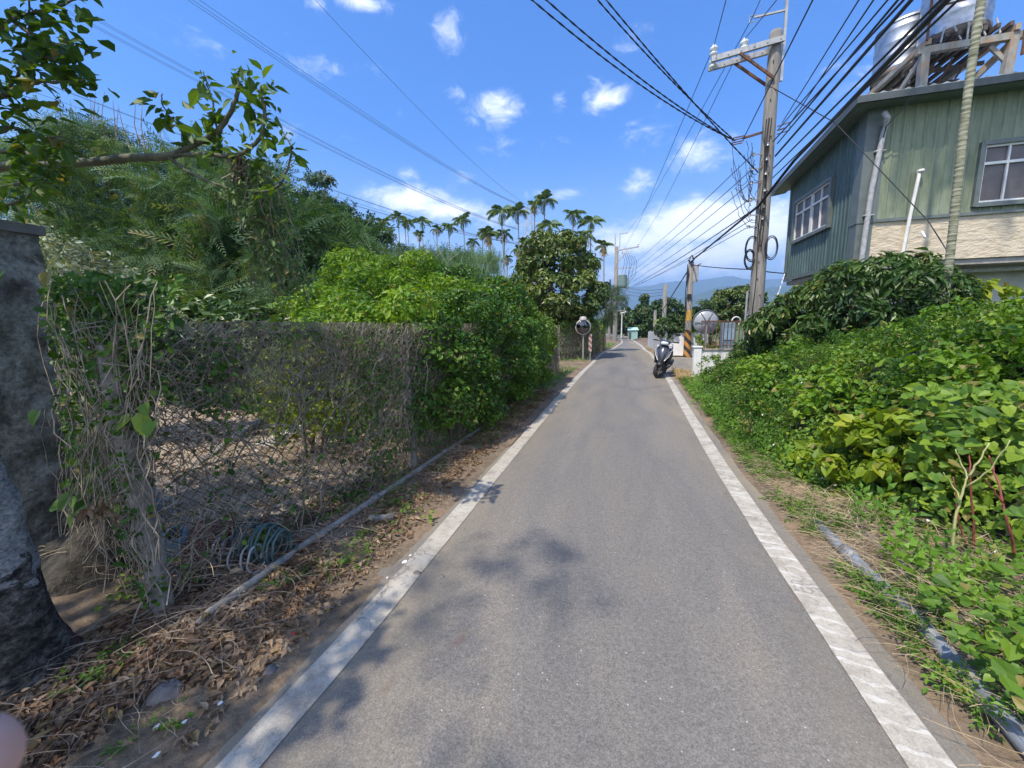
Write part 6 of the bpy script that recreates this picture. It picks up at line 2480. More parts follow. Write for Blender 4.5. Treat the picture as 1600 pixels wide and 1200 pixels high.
tag(scatter('white_flowers', P, N_, .022, T_heart(.5), M('white_petal', (.8, .8, .76), (.7, .7, .66), 3, .7, 0, 0), None, .2, .4), 'scattered tiny white flowers in the right bank', 'flowers', kind='stuff')
plant('yellow_green_bush', 'low bright yellow green bush at the foot of the right bank', 'shrub', [(2.12, 3.85, .35, .32, .38, .34), (2.35, 3.7, .62, .3, .32, .25), (2.0, 4.15, .22, .24, .3, .2)], 2600, (.05, .085), T_heart(.42), LF['yellow'], (48, .08, .15), .7, 8, .5, .5, .4)
plant('longan_bush', 'dark glossy leaved bush in front of the house, above the vine bank', 'shrub',
      [(4.35, 8.3, 1.95, .95, .8, .60), (4.95, 8.4, 1.8, .6, .7, .60), (3.6, 8.6, 1.6, .65, .8, .55), (4.5, 8.1, 1.35, 1.1, .8, .6), (3.2, 9.0, 1.25, .5, .7, .6)],
      15000, (.085, .15), T_leaf(.17, .07, .25), LF['dark'], (170, .18, .36), .75, 12, .55, 1.1, .5)
plant('young_leafy_shoots', 'yellowish young shoots at the right end of the dark bush, against the pale lower wall', 'shrub', [(5.95, 8.4, 1.95, .3, .3, .25)], 420, (.09, .15), T_leaf(.2, .07, .25), LF['yellow'], (14, .1, .18), .75, 5, .5, 1.0, .5)
plant('bush', 'scrubby bush with reddish tips wrapped round the foot of the tall pole', 'shrub', [(3.5, 10.3, 1.0, .45, .4, .5), (3.0, 10.0, .75, .4, .4, .35), (3.8, 9.8, 1.2, .5, .5, .5)], 4200, (.06, .10), T_leaf(.25), LF['dark'], (60, .1, .22), .8, 8, .5, .5, .5)

# saplings with red and pale stems
SAPR = M('red_sapling_stem', (.30, .065, .055), (.17, .06, .045), 8, .5, 0, .1)
SAPY = M('pale_green_sapling_stem', (.50, .48, .22), (.36, .36, .14), 8, .55, 0, .1)


def sapling(base, lines, mat, label, leaves):
    b = Vector(base)
    t = empty('sapling', b, label, 'sapling')
    for pts, r in lines:
        P3 = [Vector(p_) - b for p_ in pts]
        limb([tuple(p_) for p_ in P3], r, r * .55, 'stem', None, mat) if False else None
        m_ = MB()
        out = []
        for i in range(len(P3) - 1):
            for k in range(4):
                out.append(P3[i].lerp(P3[i + 1], k / 4) + Vector((R.gauss(0, .003), 0, R.gauss(0, .003))))
        out.append(P3[-1])
        m_.tube(out, [r * .75 * (1 - .5 * i / (len(out) - 1)) for i in range(len(out))], 8)
        m_.build('stem', mat, t, smooth=True)
    L_ = np.array([tuple(Vector(p_) - b) for p_, s in leaves])
    S_ = np.array([s * .72 for p_, s in leaves])
    for k in range(len(L_)):
        scatter('leaf', L_[k:k + 1], np.array([[-.2, -.5, .9]]), S_[k], T_heart(.46), LF['vine'], t, .4, .35)
    return t


B_ = lambda px, py, y=2.9: tuple(at(px, py, y=y))
sapling(B_(1489, 880, 2.72), [([B_(1489, 880, 2.72), B_(1492, 810, 2.72), B_(1503, 770, 2.72), B_(1512, 744, 2.72)], .011),
                             ([B_(1512, 744, 2.72), B_(1530, 722, 2.7), B_(1546, 692, 2.7)], .008), ([B_(1510, 762, 2.72), B_(1550, 732, 2.65), B_(1578, 688, 2.6)], .006),
                             ([B_(1512, 746, 2.72), B_(1500, 722, 2.75), B_(1493, 702, 2.75)], .006), ([B_(1500, 782, 2.72), B_(1488, 756, 2.75), B_(1474, 738, 2.75)], .005)],
        SAPY, 'leafless pale yellow green sapling forking above the dry grass', [(B_(1516, 805, 2.7), .08), (B_(1500, 786, 2.7), .05), (B_(1455, 762, 2.8), .09), (B_(1462, 738, 2.8), .09)])
sapling(B_(1523, 862, 2.95), [([B_(1523, 862, 2.95), B_(1520, 800, 2.95), B_(1516, 735, 2.95), B_(1512, 700, 3.0)], .009)], SAPR, 'upright bright red stemmed sapling just right of the pale one',
        [(B_(1505, 680, 3.0), .11), (B_(1530, 690, 3.0), .12), (B_(1540, 720, 3.0), .10)])
sapling(B_(1514, 860, 2.95), [([B_(1514, 860, 2.95), B_(1500, 825, 2.95), B_(1494, 790, 2.95), B_(1489, 745, 2.95)], .008)], SAPR, 'red stemmed sapling leaning left behind the pale one',
        [(B_(1480, 720, 3.0), .10), (B_(1470, 700, 3.0), .10), (B_(1495, 705, 3.0), .09)])
sapling(B_(1580, 860, 2.6), [([B_(1598, 885, 2.6), B_(1585, 860, 2.6), B_(1570, 800, 2.6), B_(1562, 760, 2.65), B_(1552, 730, 2.7), B_(1545, 712, 2.7)], .010), ([B_(1568, 785, 2.6), B_(1552, 765, 2.6), B_(1540, 748, 2.6)], .006)],
        SAPR, 'crooked red brown sapling at the right edge', [(B_(1590, 790, 2.5), .11), (B_(1565, 800, 2.5), .10), (B_(1560, 650, 2.9), .15), (B_(1530, 655, 2.9), .13), (B_(1590, 700, 2.8), .13), (B_(1595, 740, 2.7), .12)])
sapling(at(1302, 668, y=4.6), [([at(1302, 690, y=4.6), at(1306, 660, y=4.6), at(1304, 640, y=4.6)], .012), ([at(1304, 645, y=4.6), at(1294, 625, y=4.6)], .008), ([at(1306, 655, y=4.6), at(1318, 630, y=4.6)], .008)],
        SAPR, 'short reddish stem poking out of the middle of the bank', [(at(1294, 620, y=4.55), .07)])
# larger near leaves at the lower right
P, N_ = [], []
for _ in range(420):
    px, py = R.uniform(1440, 1640), R.uniform(880, 1110)
    if px < 1440 + (1000 - py) * -.1 + max(0, (py - 940)) * .85:
        continue
    v = at(px, py, z=R.uniform(.06, .30))
    P.append(tuple(v))
P = np.array(P)
tag(scatter('broad_leaf_creeper', P, np.tile([-.2, -.2, 1.0], (len(P), 1)), NR.uniform(.03, .06, len(P)), T_heart(.46), LF['vine'], None, .2, .45), 'large bright green creeper leaves at the lower right corner', 'creeper', kind='stuff')
P, N_ = [], []
for _ in range(1300):
    px, py = R.uniform(1420, 1640), R.uniform(600, 860)
    v = at(px, py, y=R.uniform(3.1, 3.7))
    P.append(tuple(v))
P = np.array(P)
tag(scatter('broad_leaves', P, np.tile([-.3, -.6, .8], (len(P), 1)), NR.uniform(.035, .08, len(P)), T_heart(.46), LF['vine'], None, .6, .5), 'larger mid green leaves of the lower right bank behind the red saplings', 'leaves', kind='stuff')

# pipes and dry grass along the right verge
gpz = [(1.50, 3.25, .04), (1.49, 2.95, .045), (1.50, 2.6, .045), (1.50, 2.2, .05), (1.47, 1.9, .05), (1.44, 1.6, .05), (1.42, 1.2, .05), (1.40, .7, .05)]
q = MB()
q.tube(gpz, .036, 14)
for k, y in enumerate((2.75, 1.85)):
    x = float(np.interp(y, [a[1] for a in gpz][::-1], [a[0] for a in gpz][::-1]))
    q.tube([(x, y, .048), (x, y + .1, .048)], .043, 14)
tag(q.build('drain_pipe', M('blue_grey_pipe', (.26, .29, .33), (.15, .155, .16), 9, .5, 0, .2), smooth=True), 'blue grey plastic pipe running along the right road edge', 'pipe')
q = MB()
q.tube([(1.74, 3.30, .05), (1.73, 2.95, .05), (1.72, 2.55, .05), (1.74, 2.2, .04)], .042, 14)
tag(q.build('old_pipe', M('brown_muddy_pipe', (.22, .18, .14), (.12, .10, .08), 9, .8, 0, .3), smooth=True), 'short muddy brown pipe lying right of the blue grey one', 'pipe')


def strands(n, fx, mat_r=(.0007, .0015), L=(.12, .4), up=.25, seg=7):
    m_ = MB()
    for _ in range(n):
        p_ = fx()
        a = R.uniform(0, 6.28)
        k = R.gauss(0, .10)
        l = R.uniform(*L)
        e = R.uniform(0, up)
        pts = []
        v = Vector(p_)
        for i in range(seg):
            pts.append(v.copy())
            a += k + (R.gauss(0, .7) if R.random() < .16 else R.gauss(0, .08))
            v = v + Vector((math.cos(a) * l / seg, math.sin(a) * l / seg, (e - 2 * e * i / seg) * l / seg))
        m_.tube(pts, R.uniform(*mat_r), 3, False)
    return m_


STR = M('dry_straw', (.52, .42, .27), (.26, .19, .11), 9, .9, 0, 0)


def fR():
    y = .7 + 4.3 * R.random() ** 1.2
    return (Rf(y) + .27 + abs(R.gauss(0, .35)) + .04 * R.random(), y, R.uniform(.03, .10))


def fR2():
    y = R.uniform(1.9, 3.6)
    return (R.uniform(1.6, 2.6), y, R.uniform(.05, .14))


q = strands(1500, fR)
q2 = strands(1500, fR2, up=.8)
q.add(q2.v, q2.f)
tag(q.build('dry_grass', STR), 'matted dry grass and straw along the right verge', 'dry grass', kind='stuff')
P, Dd = [], []
while len(P) < 7500:
    y = .6 + 11 * R.random() ** 1.2
    x = Rf(y) + .25 + abs(R.gauss(0, .24 if y < 3.3 else .28))
    if mnoise.noise(Vector((x * 3, y * 3, 4))) < ((.12 if x > 1.62 else -.02) if y < 3.3 else -.22):
        continue
    P.append((x, y, R.uniform(.03, .10)))
P = np.array(P)
tag(scatter('right_verge_plants', P, np.tile([0, 0, 1.], (len(P), 1)), NR.uniform(.03, .075, len(P)), T_sprig(.26, 5), LF['weed'], None, .0, .5), 'low green weeds between the pipe and the right road edge', 'weeds', kind='stuff')
P = []
while len(P) < 900:
    y = R.uniform(2.6, 12) if R.random() < .8 else R.uniform(1.2, 2.6)
    x = (x0(y) if y > 3.3 else 1.75) - .12 + .4 * R.random()
    P.append((x, y, R.uniform(.02, .12)))
P = np.array(P)
tag(scatter('tall_weeds', P, np.tile([-.6, -.5, .3], (len(P), 1)), NR.uniform(.12, .26, len(P)), T_sprig(.2, 7, .3), LF['weed'], None, 0, .4, D=np.column_stack([NR.normal(-.25, .4, len(P)), NR.normal(-.1, .4, len(P)), np.ones(len(P))])), 'taller loose weeds leaning out from the foot of the right bank', 'weeds', kind='stuff')
P = []
for _ in range(1500):
    y = R.uniform(11.4, 13.6)
    P.append((Rf(y) + .25 + abs(R.gauss(0, .25)), y, .02))
for _ in range(700):
    y = R.uniform(20.6, 30)
    P.append((Rf(y) + .25 + R.random() * 1.2, y, .02))
P = np.array(P)
tag(scatter('straw_tufts', P, np.tile([.3, -1, .2], (len(P), 1)), NR.uniform(.07, .18, len(P)), T_blade(.03, .4), LF['straw'], None, 0, .5, D=np.column_stack([NR.normal(0, .6, len(P)), NR.normal(0, .6, len(P)), np.ones(len(P))])), 'tufts of straw coloured grass at the junction corner', 'grass', kind='stuff')

# ------------------------------------------------------------------ left verge litter
def fL():
    y = .35 + 3.2 * R.random() ** 1.1
    x = Lf(y) - .26 - abs(R.gauss(0, .42))
    return x, y


P, N_ = [], []
while len(P) < 30000:
    y = .3 + 9 * R.random() ** 1.9
    w = 1.1 if y < 5 else .7
    x = Lf(y) - .22 - w * R.random() ** .9
    if x > Lf(y) - .36 and R.random() < .6:
        continue
    if mnoise.noise(Vector((x * 2, y * 2, 9))) < -.28:
        continue
    P.append((x, y, vergeL(x, y) + R.uniform(.002, .02)))
P = np.array(P)
tag(scatter('leaf_litter', P, np.tile([0, 0, 1.], (len(P), 1)), NR.uniform(.016, .046, len(P)), T_leaf(.24, .18, .25), LF['dry'], None, 0, .35), 'brown fallen leaves scattered over the left verge', 'leaf litter', kind='stuff')
P = []
while len(P) < 9000:
    x, y = R.uniform(-7.5, -2.3), R.uniform(1.4, 7)
    P.append((x, y, R.uniform(0.03, .06)))
P = np.array(P)
tag(scatter('yard_litter', P, np.tile([0, 0, 1.], (len(P), 1)), NR.uniform(.04, .09, len(P)), T_leaf(.2, .15, .2), LF['dry'], None, 0, .45), 'dry leaves and straw on the yard floor behind the fence', 'leaf litter', kind='stuff')


def fL2():
    x, y = fL()
    return (x, y, vergeL(x, y) + R.uniform(.005, .04))


def fL3():
    y = R.uniform(.45, 1.5)
    return (R.uniform(-2.5, -1.65), y, R.uniform(.04, .12))


q = strands(800, fL2, (.0005, .0011), (.04, .16), .2)
q2 = strands(130, fL3, (.0007, .0016), (.15, .5), .3, 12)
q.add(q2.v, q2.f)
q2 = strands(260, lambda: (R.uniform(-2.15, -1.85), R.uniform(1.1, 4.5), R.uniform(.03, .12)), (.0008, .0018), (.2, .5), .8, 9)
q.add(q2.v, q2.f)
tag(q.build('dry_stems', M('pale_dry_stem', (.36, .29, .22), (.15, .11, .08), 9, .9, 0, 0)), 'tangled dry stems and twigs on the left verge', 'twigs', kind='stuff')
q = strands(1600, lambda: (R.uniform(-4.6, -2.35), R.uniform(1.4, 4.2), R.uniform(.04, .2)), (.001, .002), (.2, .5), 1.2, 8)
tag(q.build('yard_straw', STR), 'dry straw heaped behind the fence', 'straw', kind='stuff')
# weeds: individual little clumps along the verge, too many to tell apart
P = []
while len(P) < 3200:
    y = .5 + 13 * R.random() ** 1.5
    x = Lf(y) - .30 - .75 * R.random() ** .8 * (1 if y < 9 else 1.4)
    dn = mnoise.noise(Vector((x * 2.2, y * 1.3, 14)))
    if dn < (.12 if y < 2.2 else -.02 if y < 4 else -.25):
        continue
    P.append((x, y, vergeL(x, y) + R.uniform(.01, .05 + .05 * (y > 5))))
P = np.array(P)
tag(scatter('left_verge_weeds', P, np.tile([0, 0, 1.], (len(P), 1)), NR.uniform(.025, .06, len(P)), T_sprig(.28, 5), LF['weed'], None, 0, .45), 'low green weeds in patches along the left verge', 'weeds', kind='stuff')
P = []
while len(P) < 2600:
    y = R.uniform(9, 34)
    x = Lf(y) - .3 - R.random() * (1.0 if y < 14 else 1.6)
    if 14.0 < y < 16.6 and R.random() < .93:
        continue
    P.append((x, y, .02))
P = np.array(P)
tag(scatter('roadside_grass', P, np.tile([.3, -1, .2], (len(P), 1)), NR.uniform(.10, .24, len(P)), T_blade(.035, .45), LF['weed'], None, 0, .5, D=np.column_stack([NR.normal(0, .7, len(P)), NR.normal(0, .6, len(P)), np.ones(len(P))])), 'bright grass along the left edge by the mirror', 'grass', kind='stuff')
for (px, py, s, lab) in ((540, 876, .045, 'small bright green weed with round leaves on the near verge'), (672, 806, .04, 'small green weed beside the line, further along the verge'), (185, 935, .05, 'little green weed at the foot of the gatepost'),
                         (20, 1058, .04, 'green sprig at the left frame edge, near the trunk foot'), (205, 905, .045, 'small weed left of the first fence post'), (305, 905, .04, 'small weed right of the first fence post'), (268, 1128, .03, 'tiny green sprig by the buried stone')):
    v = at(px, py, z=.06)
    t = empty('weed', (v.x, v.y, .03), lab, 'weed')
    n_ = 12
    P = np.array([[R.gauss(0, s * .8), R.gauss(0, s * .8), R.uniform(.01, s * 1.2)] for _ in range(n_)])
    scatter('foliage', P, np.tile([0, -.2, 1.], (n_, 1)), s * .8, T_heart(.42), LF['bright'], t, 0, .35)
    q = strands(5, lambda: (0, 0, 0), (.001, .0015), (.04, .08), 1.4, 5)
    q.build('stem', STR, t)


def rock(px, py, s, mat, label, cat='stone', flat=.6, z=.02):
    v = at(px, py, z=z)
    m_ = MB()
    n1, n2 = 14, 10
    V = []
    for j in range(n2 + 1):
        th = math.pi * j / n2
        for k in range(n1):
            a = 2 * math.pi * k / n1
            d = Vector((math.sin(th) * math.cos(a), math.sin(th) * math.sin(a), math.cos(th)))
            r0 = 1 + .35 * mnoise.noise(d * 1.6 + Vector((px, 0, 0))) + .12 * mnoise.noise(d * 5 + Vector((py, 0, 0)))
            V.append((d.x * r0 * s, d.y * r0 * s * .8, d.z * r0 * s * flat))
    m_.add(V, [(j * n1 + k, j * n1 + (k + 1) % n1, (j + 1) * n1 + (k + 1) % n1, (j + 1) * n1 + k) for j in range(n2) for k in range(n1)])
    o = m_.build('stone', mat, smooth=True)
    o.location = (v.x, v.y, s * flat * .35)
    return tag(o, label, cat)


RK = M('grey_brown_stone', (.24, .21, .19), (.13, .115, .10), 14, .95, 0, .5, .01)
rock(255, 1085, .075, RK, 'grey stone half buried in litter at the lower left')
rock(420, 1045, .035, RK, 'small flat stone at the edge of the sandy strip')
rock(95, 1160, .045, RK, 'dark stone near the bottom left corner')
rock(215, 1165, .03, RK, 'small grey pebbly stone right of the bottom left corner')
rock(290, 1020, .045, M('mossy_white_stone', (.42, .43, .38), (.14, .16, .10), 20, .95, 0, .5), 'lichen spotted stone under the dry stems')
rock(652, 893, .025, RK, 'small oval stone on the verge close to the white line')
rock(690, 897, .02, RK, 'tiny stone beside the oval one')
q = MB()
v = at(596, 812, z=.04)
q.tube([(v.x - .09, v.y - .03, .045), (v.x + .09, v.y + .04, .045)], .035, 12)
tag(q.build('pipe_offcut', M('dirty_grey_offcut', (.27, .26, .24), (.15, .14, .13), 12, .8, 0, .3), smooth=True), 'short dirty grey pipe offcut beside the long pipe on the left verge', 'pipe')
PAP = M('white_litter', (.80, .80, .78), (.68, .68, .66), 8, .7, 0, 0)
for (px, py, s, lab) in ((632, 878, .026, 'white paper scrap beside the left white line'), (641, 868, .014, 'smaller white scrap just behind the paper scrap'), (605, 903, .010, 'tiny white scrap on the asphalt edge left of the line'), (347, 1112, .012, 'white crumb on the sandy road edge at the lower left'),
                         (246, 1152, .016, 'white chip in the litter at the bottom left'), (248, 1195, .014, 'white chip at the very bottom left'), (290, 1143, .012, 'small white chip right of the buried stone')):
    v = at(px, py, z=.008)
    n_ = 9
    q = MB()
    s *= .62
    ring = [(v.x + math.cos(6.283 * k / n_) * s * R.uniform(.6, 1.3), v.y + math.sin(6.283 * k / n_) * s * R.uniform(.6, 1.4) * 1.3) for k in range(n_)]
    zz = .0075 if px > 590 else .05
    q.loft([[(x, y, zz) for x, y in ring], [(x * .96 + v.x * .04, y * .96 + v.y * .04, zz + .003) for x, y in ring]])
    tag(q.build('paper_scrap', PAP), lab, 'litter')
q = MB()
v = at(458, 995, z=.03)
q.bar((v.x - .01, v.y, .045), (v.x + .012, v.y + .006, .05), .01, .004)
tag(q.build('red_wrapper', M('red_plastic', (.6, .04, .03), None, 3, .4, 0, 0)), 'tiny red wrapper in the brown leaf litter', 'litter')

# ------------------------------------------------------------------ rest of the left fence line beyond the gap
f2o = empty('rusty_fence', (-1.75, 17.9, 0), 'vine grown rusty fence behind the convex mirror, left of the lane', 'fence')
FPT = [(-2.45, 17.2), (-1.45, 18.6), (-1.05, 21.0), (-.95, 24), (-.75, 27.5)]
for i in range(len(FPT) - 1):
    a, b = FPT[i], FPT[i + 1]
    L = math.dist(a, b)
    n_ = int(L / .9) + 1
    for k in range(n_):
        t = k / n_
        q = MB()
        x, y = a[0] + (b[0] - a[0]) * t + 1.75, a[1] + (b[1] - a[1]) * t - 17.9
        q.tube([(x, y, 0), (x, y, 1.62)], .03, 6)
        q.build('post', RUST if (i or k) else POST, f2o)
q = MB()
for _ in range(900):
    i = R.choice([0, 0, 1, 1, 2, 3])
    a, b = FPT[i], FPT[i + 1]
    t = R.random()
    x, y = a[0] + (b[0] - a[0]) * t + 1.75, a[1] + (b[1] - a[1]) * t - 17.9
    z = R.uniform(.7, 1.65)
    pts = []
    for k in range(9):
        pts.append((x + R.gauss(0, .02), y + R.gauss(0, .02), max(.02, z)))
        z -= R.uniform(.05, .16)
    q.tube(pts, R.uniform(.005, .01), 3, False)
q.build('vine_stem', VINE, f2o)
P, N_ = [], []
for _ in range(2600):
    i = R.choice([0, 0, 0, 1, 1, 2, 3])
    a, b = FPT[i], FPT[i + 1]
    t = R.random()
    if i == 0 and t > .35 and R.random() < .5:
        continue
    P.append((a[0] + (b[0] - a[0]) * t + 1.75 + R.gauss(0, .07), a[1] + (b[1] - a[1]) * t - 17.9 + R.gauss(0, .07), R.uniform(.25, 1.75) if R.random() < .6 else R.uniform(1.2, 1.8)))
P = np.array(P)
scatter('foliage', P, np.tile([.5, -1, .4], (len(P), 1)), NR.uniform(.06, .11, len(P)), T_leaf(.3), LF['vine'], f2o, .6, .6)

# ------------------------------------------------------------------ greenery past the junction
plant('garden_shrub', 'leafy shrub leaning over the bright white garden wall', 'shrub', [(2.7, 20.7, 1.45, .6, .5, .45), (2.35, 20.5, 1.2, .4, .4, .45), (3.5, 21, 1.5, .6, .5, .4)], 2600, (.10, .18), T_leaf(.3), LF['far'], (50, .14, .28), stems=8)
bn = empty('banana_plant', (2.9, 23.5, 0), 'banana plant with broad yellow green leaves behind the white wall', 'banana plant')
q = MB()
q.lathe([(.12, 0), (.09, 1.5), (.05, 1.9)], 12)
q.build('stem', SAPY, bn, smooth=True)
for k in range(7):
    a = k * .9
    V, Fc = [], []
    n = 8
    L = 1.2
    for i in range(n + 1):
        t = i / n
        r = L * t * .8
        z = 1.7 + L * (.75 * t - .75 * t * t)
        w = .17 * math.sin(math.pi * min(1, .12 + .88 * t)) + .01
        c = Vector((math.cos(a) * r, math.sin(a) * r, z))
        s = Vector((-math.sin(a), math.cos(a), 0)) * w
        V += [c + s + Vector((0, 0, -.05)), c, c - s + Vector((0, 0, -.05))]
    for i in range(n):
        Fc += [(3 * i, 3 * i + 1, 3 * i + 4, 3 * i + 3), (3 * i + 1, 3 * i + 2, 3 * i + 5, 3 * i + 4)]
    npmesh('leaf', np.array([tuple(v) for v in V]), np.array(Fc), LF['yellow'], bn, np.full(len(V), .3), True)
plant('shrub', 'bright green shrub between the striped pole and the low white wall', 'shrub', [(4.15, 20.6, .9, .7, .6, .75), (4.9, 20.8, .8, .7, .6, .8)], 2400, (.10, .17), T_leaf(.28), LF['bright'], (40, .16, .3), stems=6)
plant('papaya', 'thin papaya like tree top behind the round mirror', 'tree', [(5.1, 26, 2.4, .5, .5, .45)], 420, (.2, .34), T_sprig(.3), LF['far'], (10, .15, .25), trunk_r=.06, trunk=(0, 0, 2.1), base=(5.1, 26, 0))
plant('roadside_tree', 'olive green bushy tree behind the tall pole', 'tree', [(6.9, 27, 2.5, 1.1, 1.1, 1.1), (6.2, 27, 2.0, .6, .9, .8), (7.6, 27, 2.9, .8, .9, .8)], 5200, (.14, .24), T_leaf(.3), LF['loquat'], (70, .25, .45), trunk_r=.12, trunk=(0, 0, 1.4), base=(6.6, 27, 0))
plant('dark_round_tree', 'dark round tree behind the green shed, nearest the lane', 'tree', [(3.3, 50, 1.9, 1.7, 1.5, 1.8), (4.1, 50, 1.8, 1.5, 1.5, 1.8)], 3600, (.22, .4), T_leaf(.32), LF['far'], (60, .4, .7), trunk_r=.2, trunk=(0, 0, 1.4), base=(3.5, 50, 0))
plant('spreading_tree', 'olive green spreading tree left of the dark round one', 'tree', [(1.6, 60, 2.2, 2.2, 1.6, 1.7), (.2, 60, 1.9, 1.2, 1.4, 1.5)], 3600, (.25, .45), T_leaf(.32), LF['far'], (60, .45, .8), trunk_r=.2, trunk=(0, 0, 1.4), base=(1.4, 60, 0))
plant('tree', 'small dark tree right behind the plain grey concrete pole', 'tree', [(5.6, 48, 3.2, 1.5, 1.2, 1.2), (7.0, 48, 2.2, 1.5, 1.2, 1.4)], 2600, (.25, .42), T_leaf(.32), LF['far'], (40, .4, .7), trunk_r=.2, trunk=(0, 0, 1.8), base=(5.8, 48, 0))
vt = empty('vine_column', (4.0, 62, 0), 'narrow dark vine covered trunk sticking up above the distant trees', 'tree')
q = MB()
q.tube([(0, 0, 0), (.1, 0, 3), (.0, 0, 5.2)], [.2, .15, .1], 8)
q.build('trunk', BARK, vt)
pp_, nn_ = shell([(0, 0, 4.2, .5, .4, 1.3), (0, 0, 5.5, .75, .5, .6), (.1, 0, 2.8, .45, .4, .8)], 900, .6)
scatter('crown', pp_, nn_, .35, T_leaf(.32), LF['far'], vt, .5, .5)
# far wood and scrub in the valley
P, N_ = [], []
bl = []
for k in range(420):
    Y_ = R.choice([75, 95, 130, 180, 260, 380]) * R.uniform(.9, 1.1)
    X_ = R.uniform(-1.1, 1.6) * Y_ * .9
    if abs(X_ - (-Y_ * .05)) < 2.5 and Y_ < 90:
        continue
    s = Y_ * .012 + 1.0
    bl.append((X_, Y_, s * .5, s * R.uniform(1.2, 2.4), s, s * R.uniform(.7, 1.25)))
pp_, nn_ = shell(bl, 60000, .8, .4, .9)
sz_ = np.clip(pp_[:, 1] * .006, .4, 3.0)
tag(scatter('distant_woods', pp_, nn_, sz_, T_leaf(.4), LF['far'], None, .4, .6), 'low woods filling the valley floor toward the hills', 'woods', kind='stuff')
# houses at the foot of the hills
DW = M('distant_white_wall', (.72, .72, .70), (.6, .6, .58), .1, .9, 0, 0)
DR = M('distant_grey_roof', (.42, .44, .47), (.3, .32, .34), .1, .8, 0, 0)
DWIN = M('distant_window', (.07, .08, .09), None, 1, .3, 0, 0)
hs_ = [(1002, 508, 200, 9, 4, 'pale low house left of the green shed, in the distance'), (1018, 502, 700, 30, 9, 'long white hall left of the plain grey pole, at the hill foot'), (1098, 502, 520, 22, 8, 'white block beside the striped pole, far off'),
       (1118, 493, 760, 26, 11, 'white building above the round mirror on the left'), (1133, 497, 620, 24, 9, 'white gabled building right above the railing'), (1145, 493, 700, 30, 10, 'grey roofed white building next to the gabled one'),
       (1158, 499, 560, 16, 9, 'small white house near the tall pole'), (1215, 500, 500, 30, 9, 'grey roofed shed between the tall pole and the house'), (1085, 505, 420, 14, 6, 'little white house behind the banana plant'), (950, 503, 600, 26, 9, 'pale building at the far left of the valley')]
for (px, py, Y_, w, h, lab) in hs_:
    v = at(px, 509, y=Y_)
    zt = at(px, py, y=Y_).z
    t = empty('distant_building', (v.x, Y_, 0), lab, 'building', 'distant buildings at the foot of the hills')
    q = MB()
    q.box(-w / 2, w / 2, 0, w * .5, 0, zt + h * .5)
    q.build('wall', DW, t)
    q = MB()
    zz = zt + h * .5
    q.add([(-w * .53, -.5, zz), (w * .53, -.5, zz), (w * .53, w * .55, zz), (-w * .53, w * .55, zz), (-w * .53, w * .26, zz + h * .25), (w * .53, w * .26, zz + h * .25)],
          [(0, 1, 5, 4), (2, 3, 4, 5), (0, 4, 3), (1, 2, 5), (0, 3, 2, 1)])
    q.build('roof', DR, t)
    for k in range(4):
        q = MB()
        xx = -w * .38 + w * .25 * k
        q.box(xx, xx + w * .1, -.08, -.02, zt - h * .1, zt + h * .2)
        q.build('window', DWIN, t)

# ------------------------------------------------------------------ the photographer's fingertip at the lens edge
SKIN, nt, N_, L_, p = newmat('skin')
L_.new(ramp(nt, noise(nt, 60, 4, .6), [(.3, (.66, .36, .29)), (.7, (.72, .42, .34))]), p.inputs['Base Color'])
p.inputs['Roughness'].default_value = .5
p.inputs['Subsurface Weight'].default_value = .0
p.inputs['Subsurface Radius'].default_value = (.01, .004, .002)
p.inputs['Subsurface Scale'].default_value = .3


def cp(px, py, d):
    v = CM @ (np.array([(px - 800) / F, (py - 600) / F, 1]) * d)
    return Vector((v[0], v[1], v[2] + H))


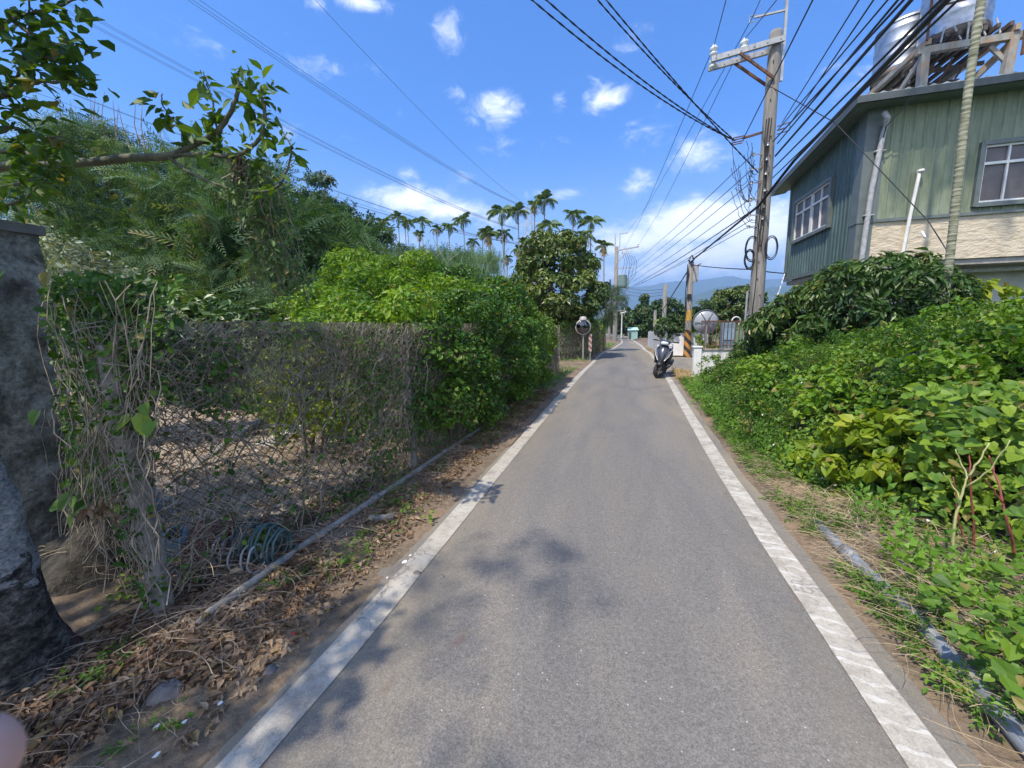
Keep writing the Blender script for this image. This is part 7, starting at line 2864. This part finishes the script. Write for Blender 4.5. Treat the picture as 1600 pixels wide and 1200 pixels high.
tip = cp(8, 1180, .045)
dirn = (cp(-420, 1330, .042) - tip).normalized()
me = bpy.data.meshes.new('person')
side = dirn.cross(Vector((0, 0, 1))).normalized()
js = [(0, .0036), (.005, .0066), (.014, .0078), (.026, .0078), (.034, .0084), (.056, .0086), (.066, .0094), (.09, .0098)]
V = [tuple(Vector(cp(8, 1180, .045)) + dirn * s + Vector((0, 0, -.25 * max(0, s - .034)))) for s, r in js]
E_ = [(i, i + 1) for i in range(len(js) - 1)]
palm_c = Vector(V[-1]) + dirn * .02 + Vector((0, 0, -.01))
V.append(tuple(palm_c)); E_.append((7, 8))
V.append(tuple(palm_c + dirn * .055 + Vector((0, -.015, -.02)))); E_.append((8, 9))
rads = [r for s, r in js] + [.020, .026]
down = Vector((0, 0, -1))
for f_i in range(3):
    b0 = palm_c + down * (.016 + .017 * f_i) + dirn * .012
    V.append(tuple(b0)); E_.append((8, len(V) - 1)); rads.append(.012)
    p1 = b0 - dirn * .034 + Vector((0, -.004, -.004))
    p2 = p1 - dirn * .012 + Vector((0, -.026, -.004))
    p3 = p2 + dirn * .018 + Vector((0, -.012, 0))
    for k, (pp__, r_) in enumerate(((p1, .0092), (p2, .0085), (p3, .0072))):
        V.append(tuple(pp__)); E_.append((len(V) - 2, len(V) - 1)); rads.append(r_ * (1 - .06 * f_i))
me.from_pydata(V, E_, [])
fo_ = bpy.data.objects.new('person', me)
COL.objects.link(fo_)
md = fo_.modifiers.new('skin', 'SKIN')
me.skin_vertices.new() if not me.skin_vertices else None
for i, r in enumerate(rads):
    me.skin_vertices[0].data[i].radius = (r, r)
    me.skin_vertices[0].data[i].use_root = (i == 8)
sb = fo_.modifiers.new('sub', 'SUBSURF')
sb.levels = sb.render_levels = 2
md.use_smooth_shade = True
me.materials.append(SKIN)
tag(fo_, 'pink fingertip of the photographer poking into the bottom left corner', 'person')
q = MB()
nl = tip + dirn * .007 + Vector((0, 0, .0066))
ring1, ring2 = [], []
for k in range(12):
    a = 6.283 * k / 12
    o_ = dirn * math.cos(a) * .0055 + side * math.sin(a) * .0042
    bend = -.0018 * (math.sin(a)) ** 2
    ring1.append(nl + o_ + Vector((0, 0, bend)))
    ring2.append(nl + o_ * .9 + Vector((0, 0, bend + .0007)))
q.loft([ring1, ring2])
q.build('fingernail', M('fingernail', (.75, .52, .46), None, 3, .3, 0, 0), fo_)

# ------------------------------------------------------------------ haze: a closed box of even, thin air
hz = MB()
hz.box(-9500, 9500, -400, 6300, -1.5, 620)
ho = hz.build('haze', None) if False else None
me = bpy.data.meshes.new('haze')
me.from_pydata(hz.v, [], hz.f)
hm_ = bpy.data.materials.new('haze')
hm_.use_nodes = True
hn = hm_.node_tree.nodes
hn.clear()
pv = hn.new('ShaderNodeVolumePrincipled')
pv.inputs['Color'].default_value = (.42, .66, 1.0, 1)
pv.inputs['Density'].default_value = 3.2e-4
pv.inputs['Anisotropy'].default_value = .1
mo = hn.new('ShaderNodeOutputMaterial')
hm_.node_tree.links.new(pv.outputs[0], mo.inputs['Volume'])
me.materials.append(hm_)
ho = bpy.data.objects.new('haze', me)
COL.objects.link(ho)
ho['kind'] = 'stuff'
SC.cycles.max_bounces = 6
SC.cycles.transparent_max_bounces = 6
SC.cycles.volume_bounces = 0
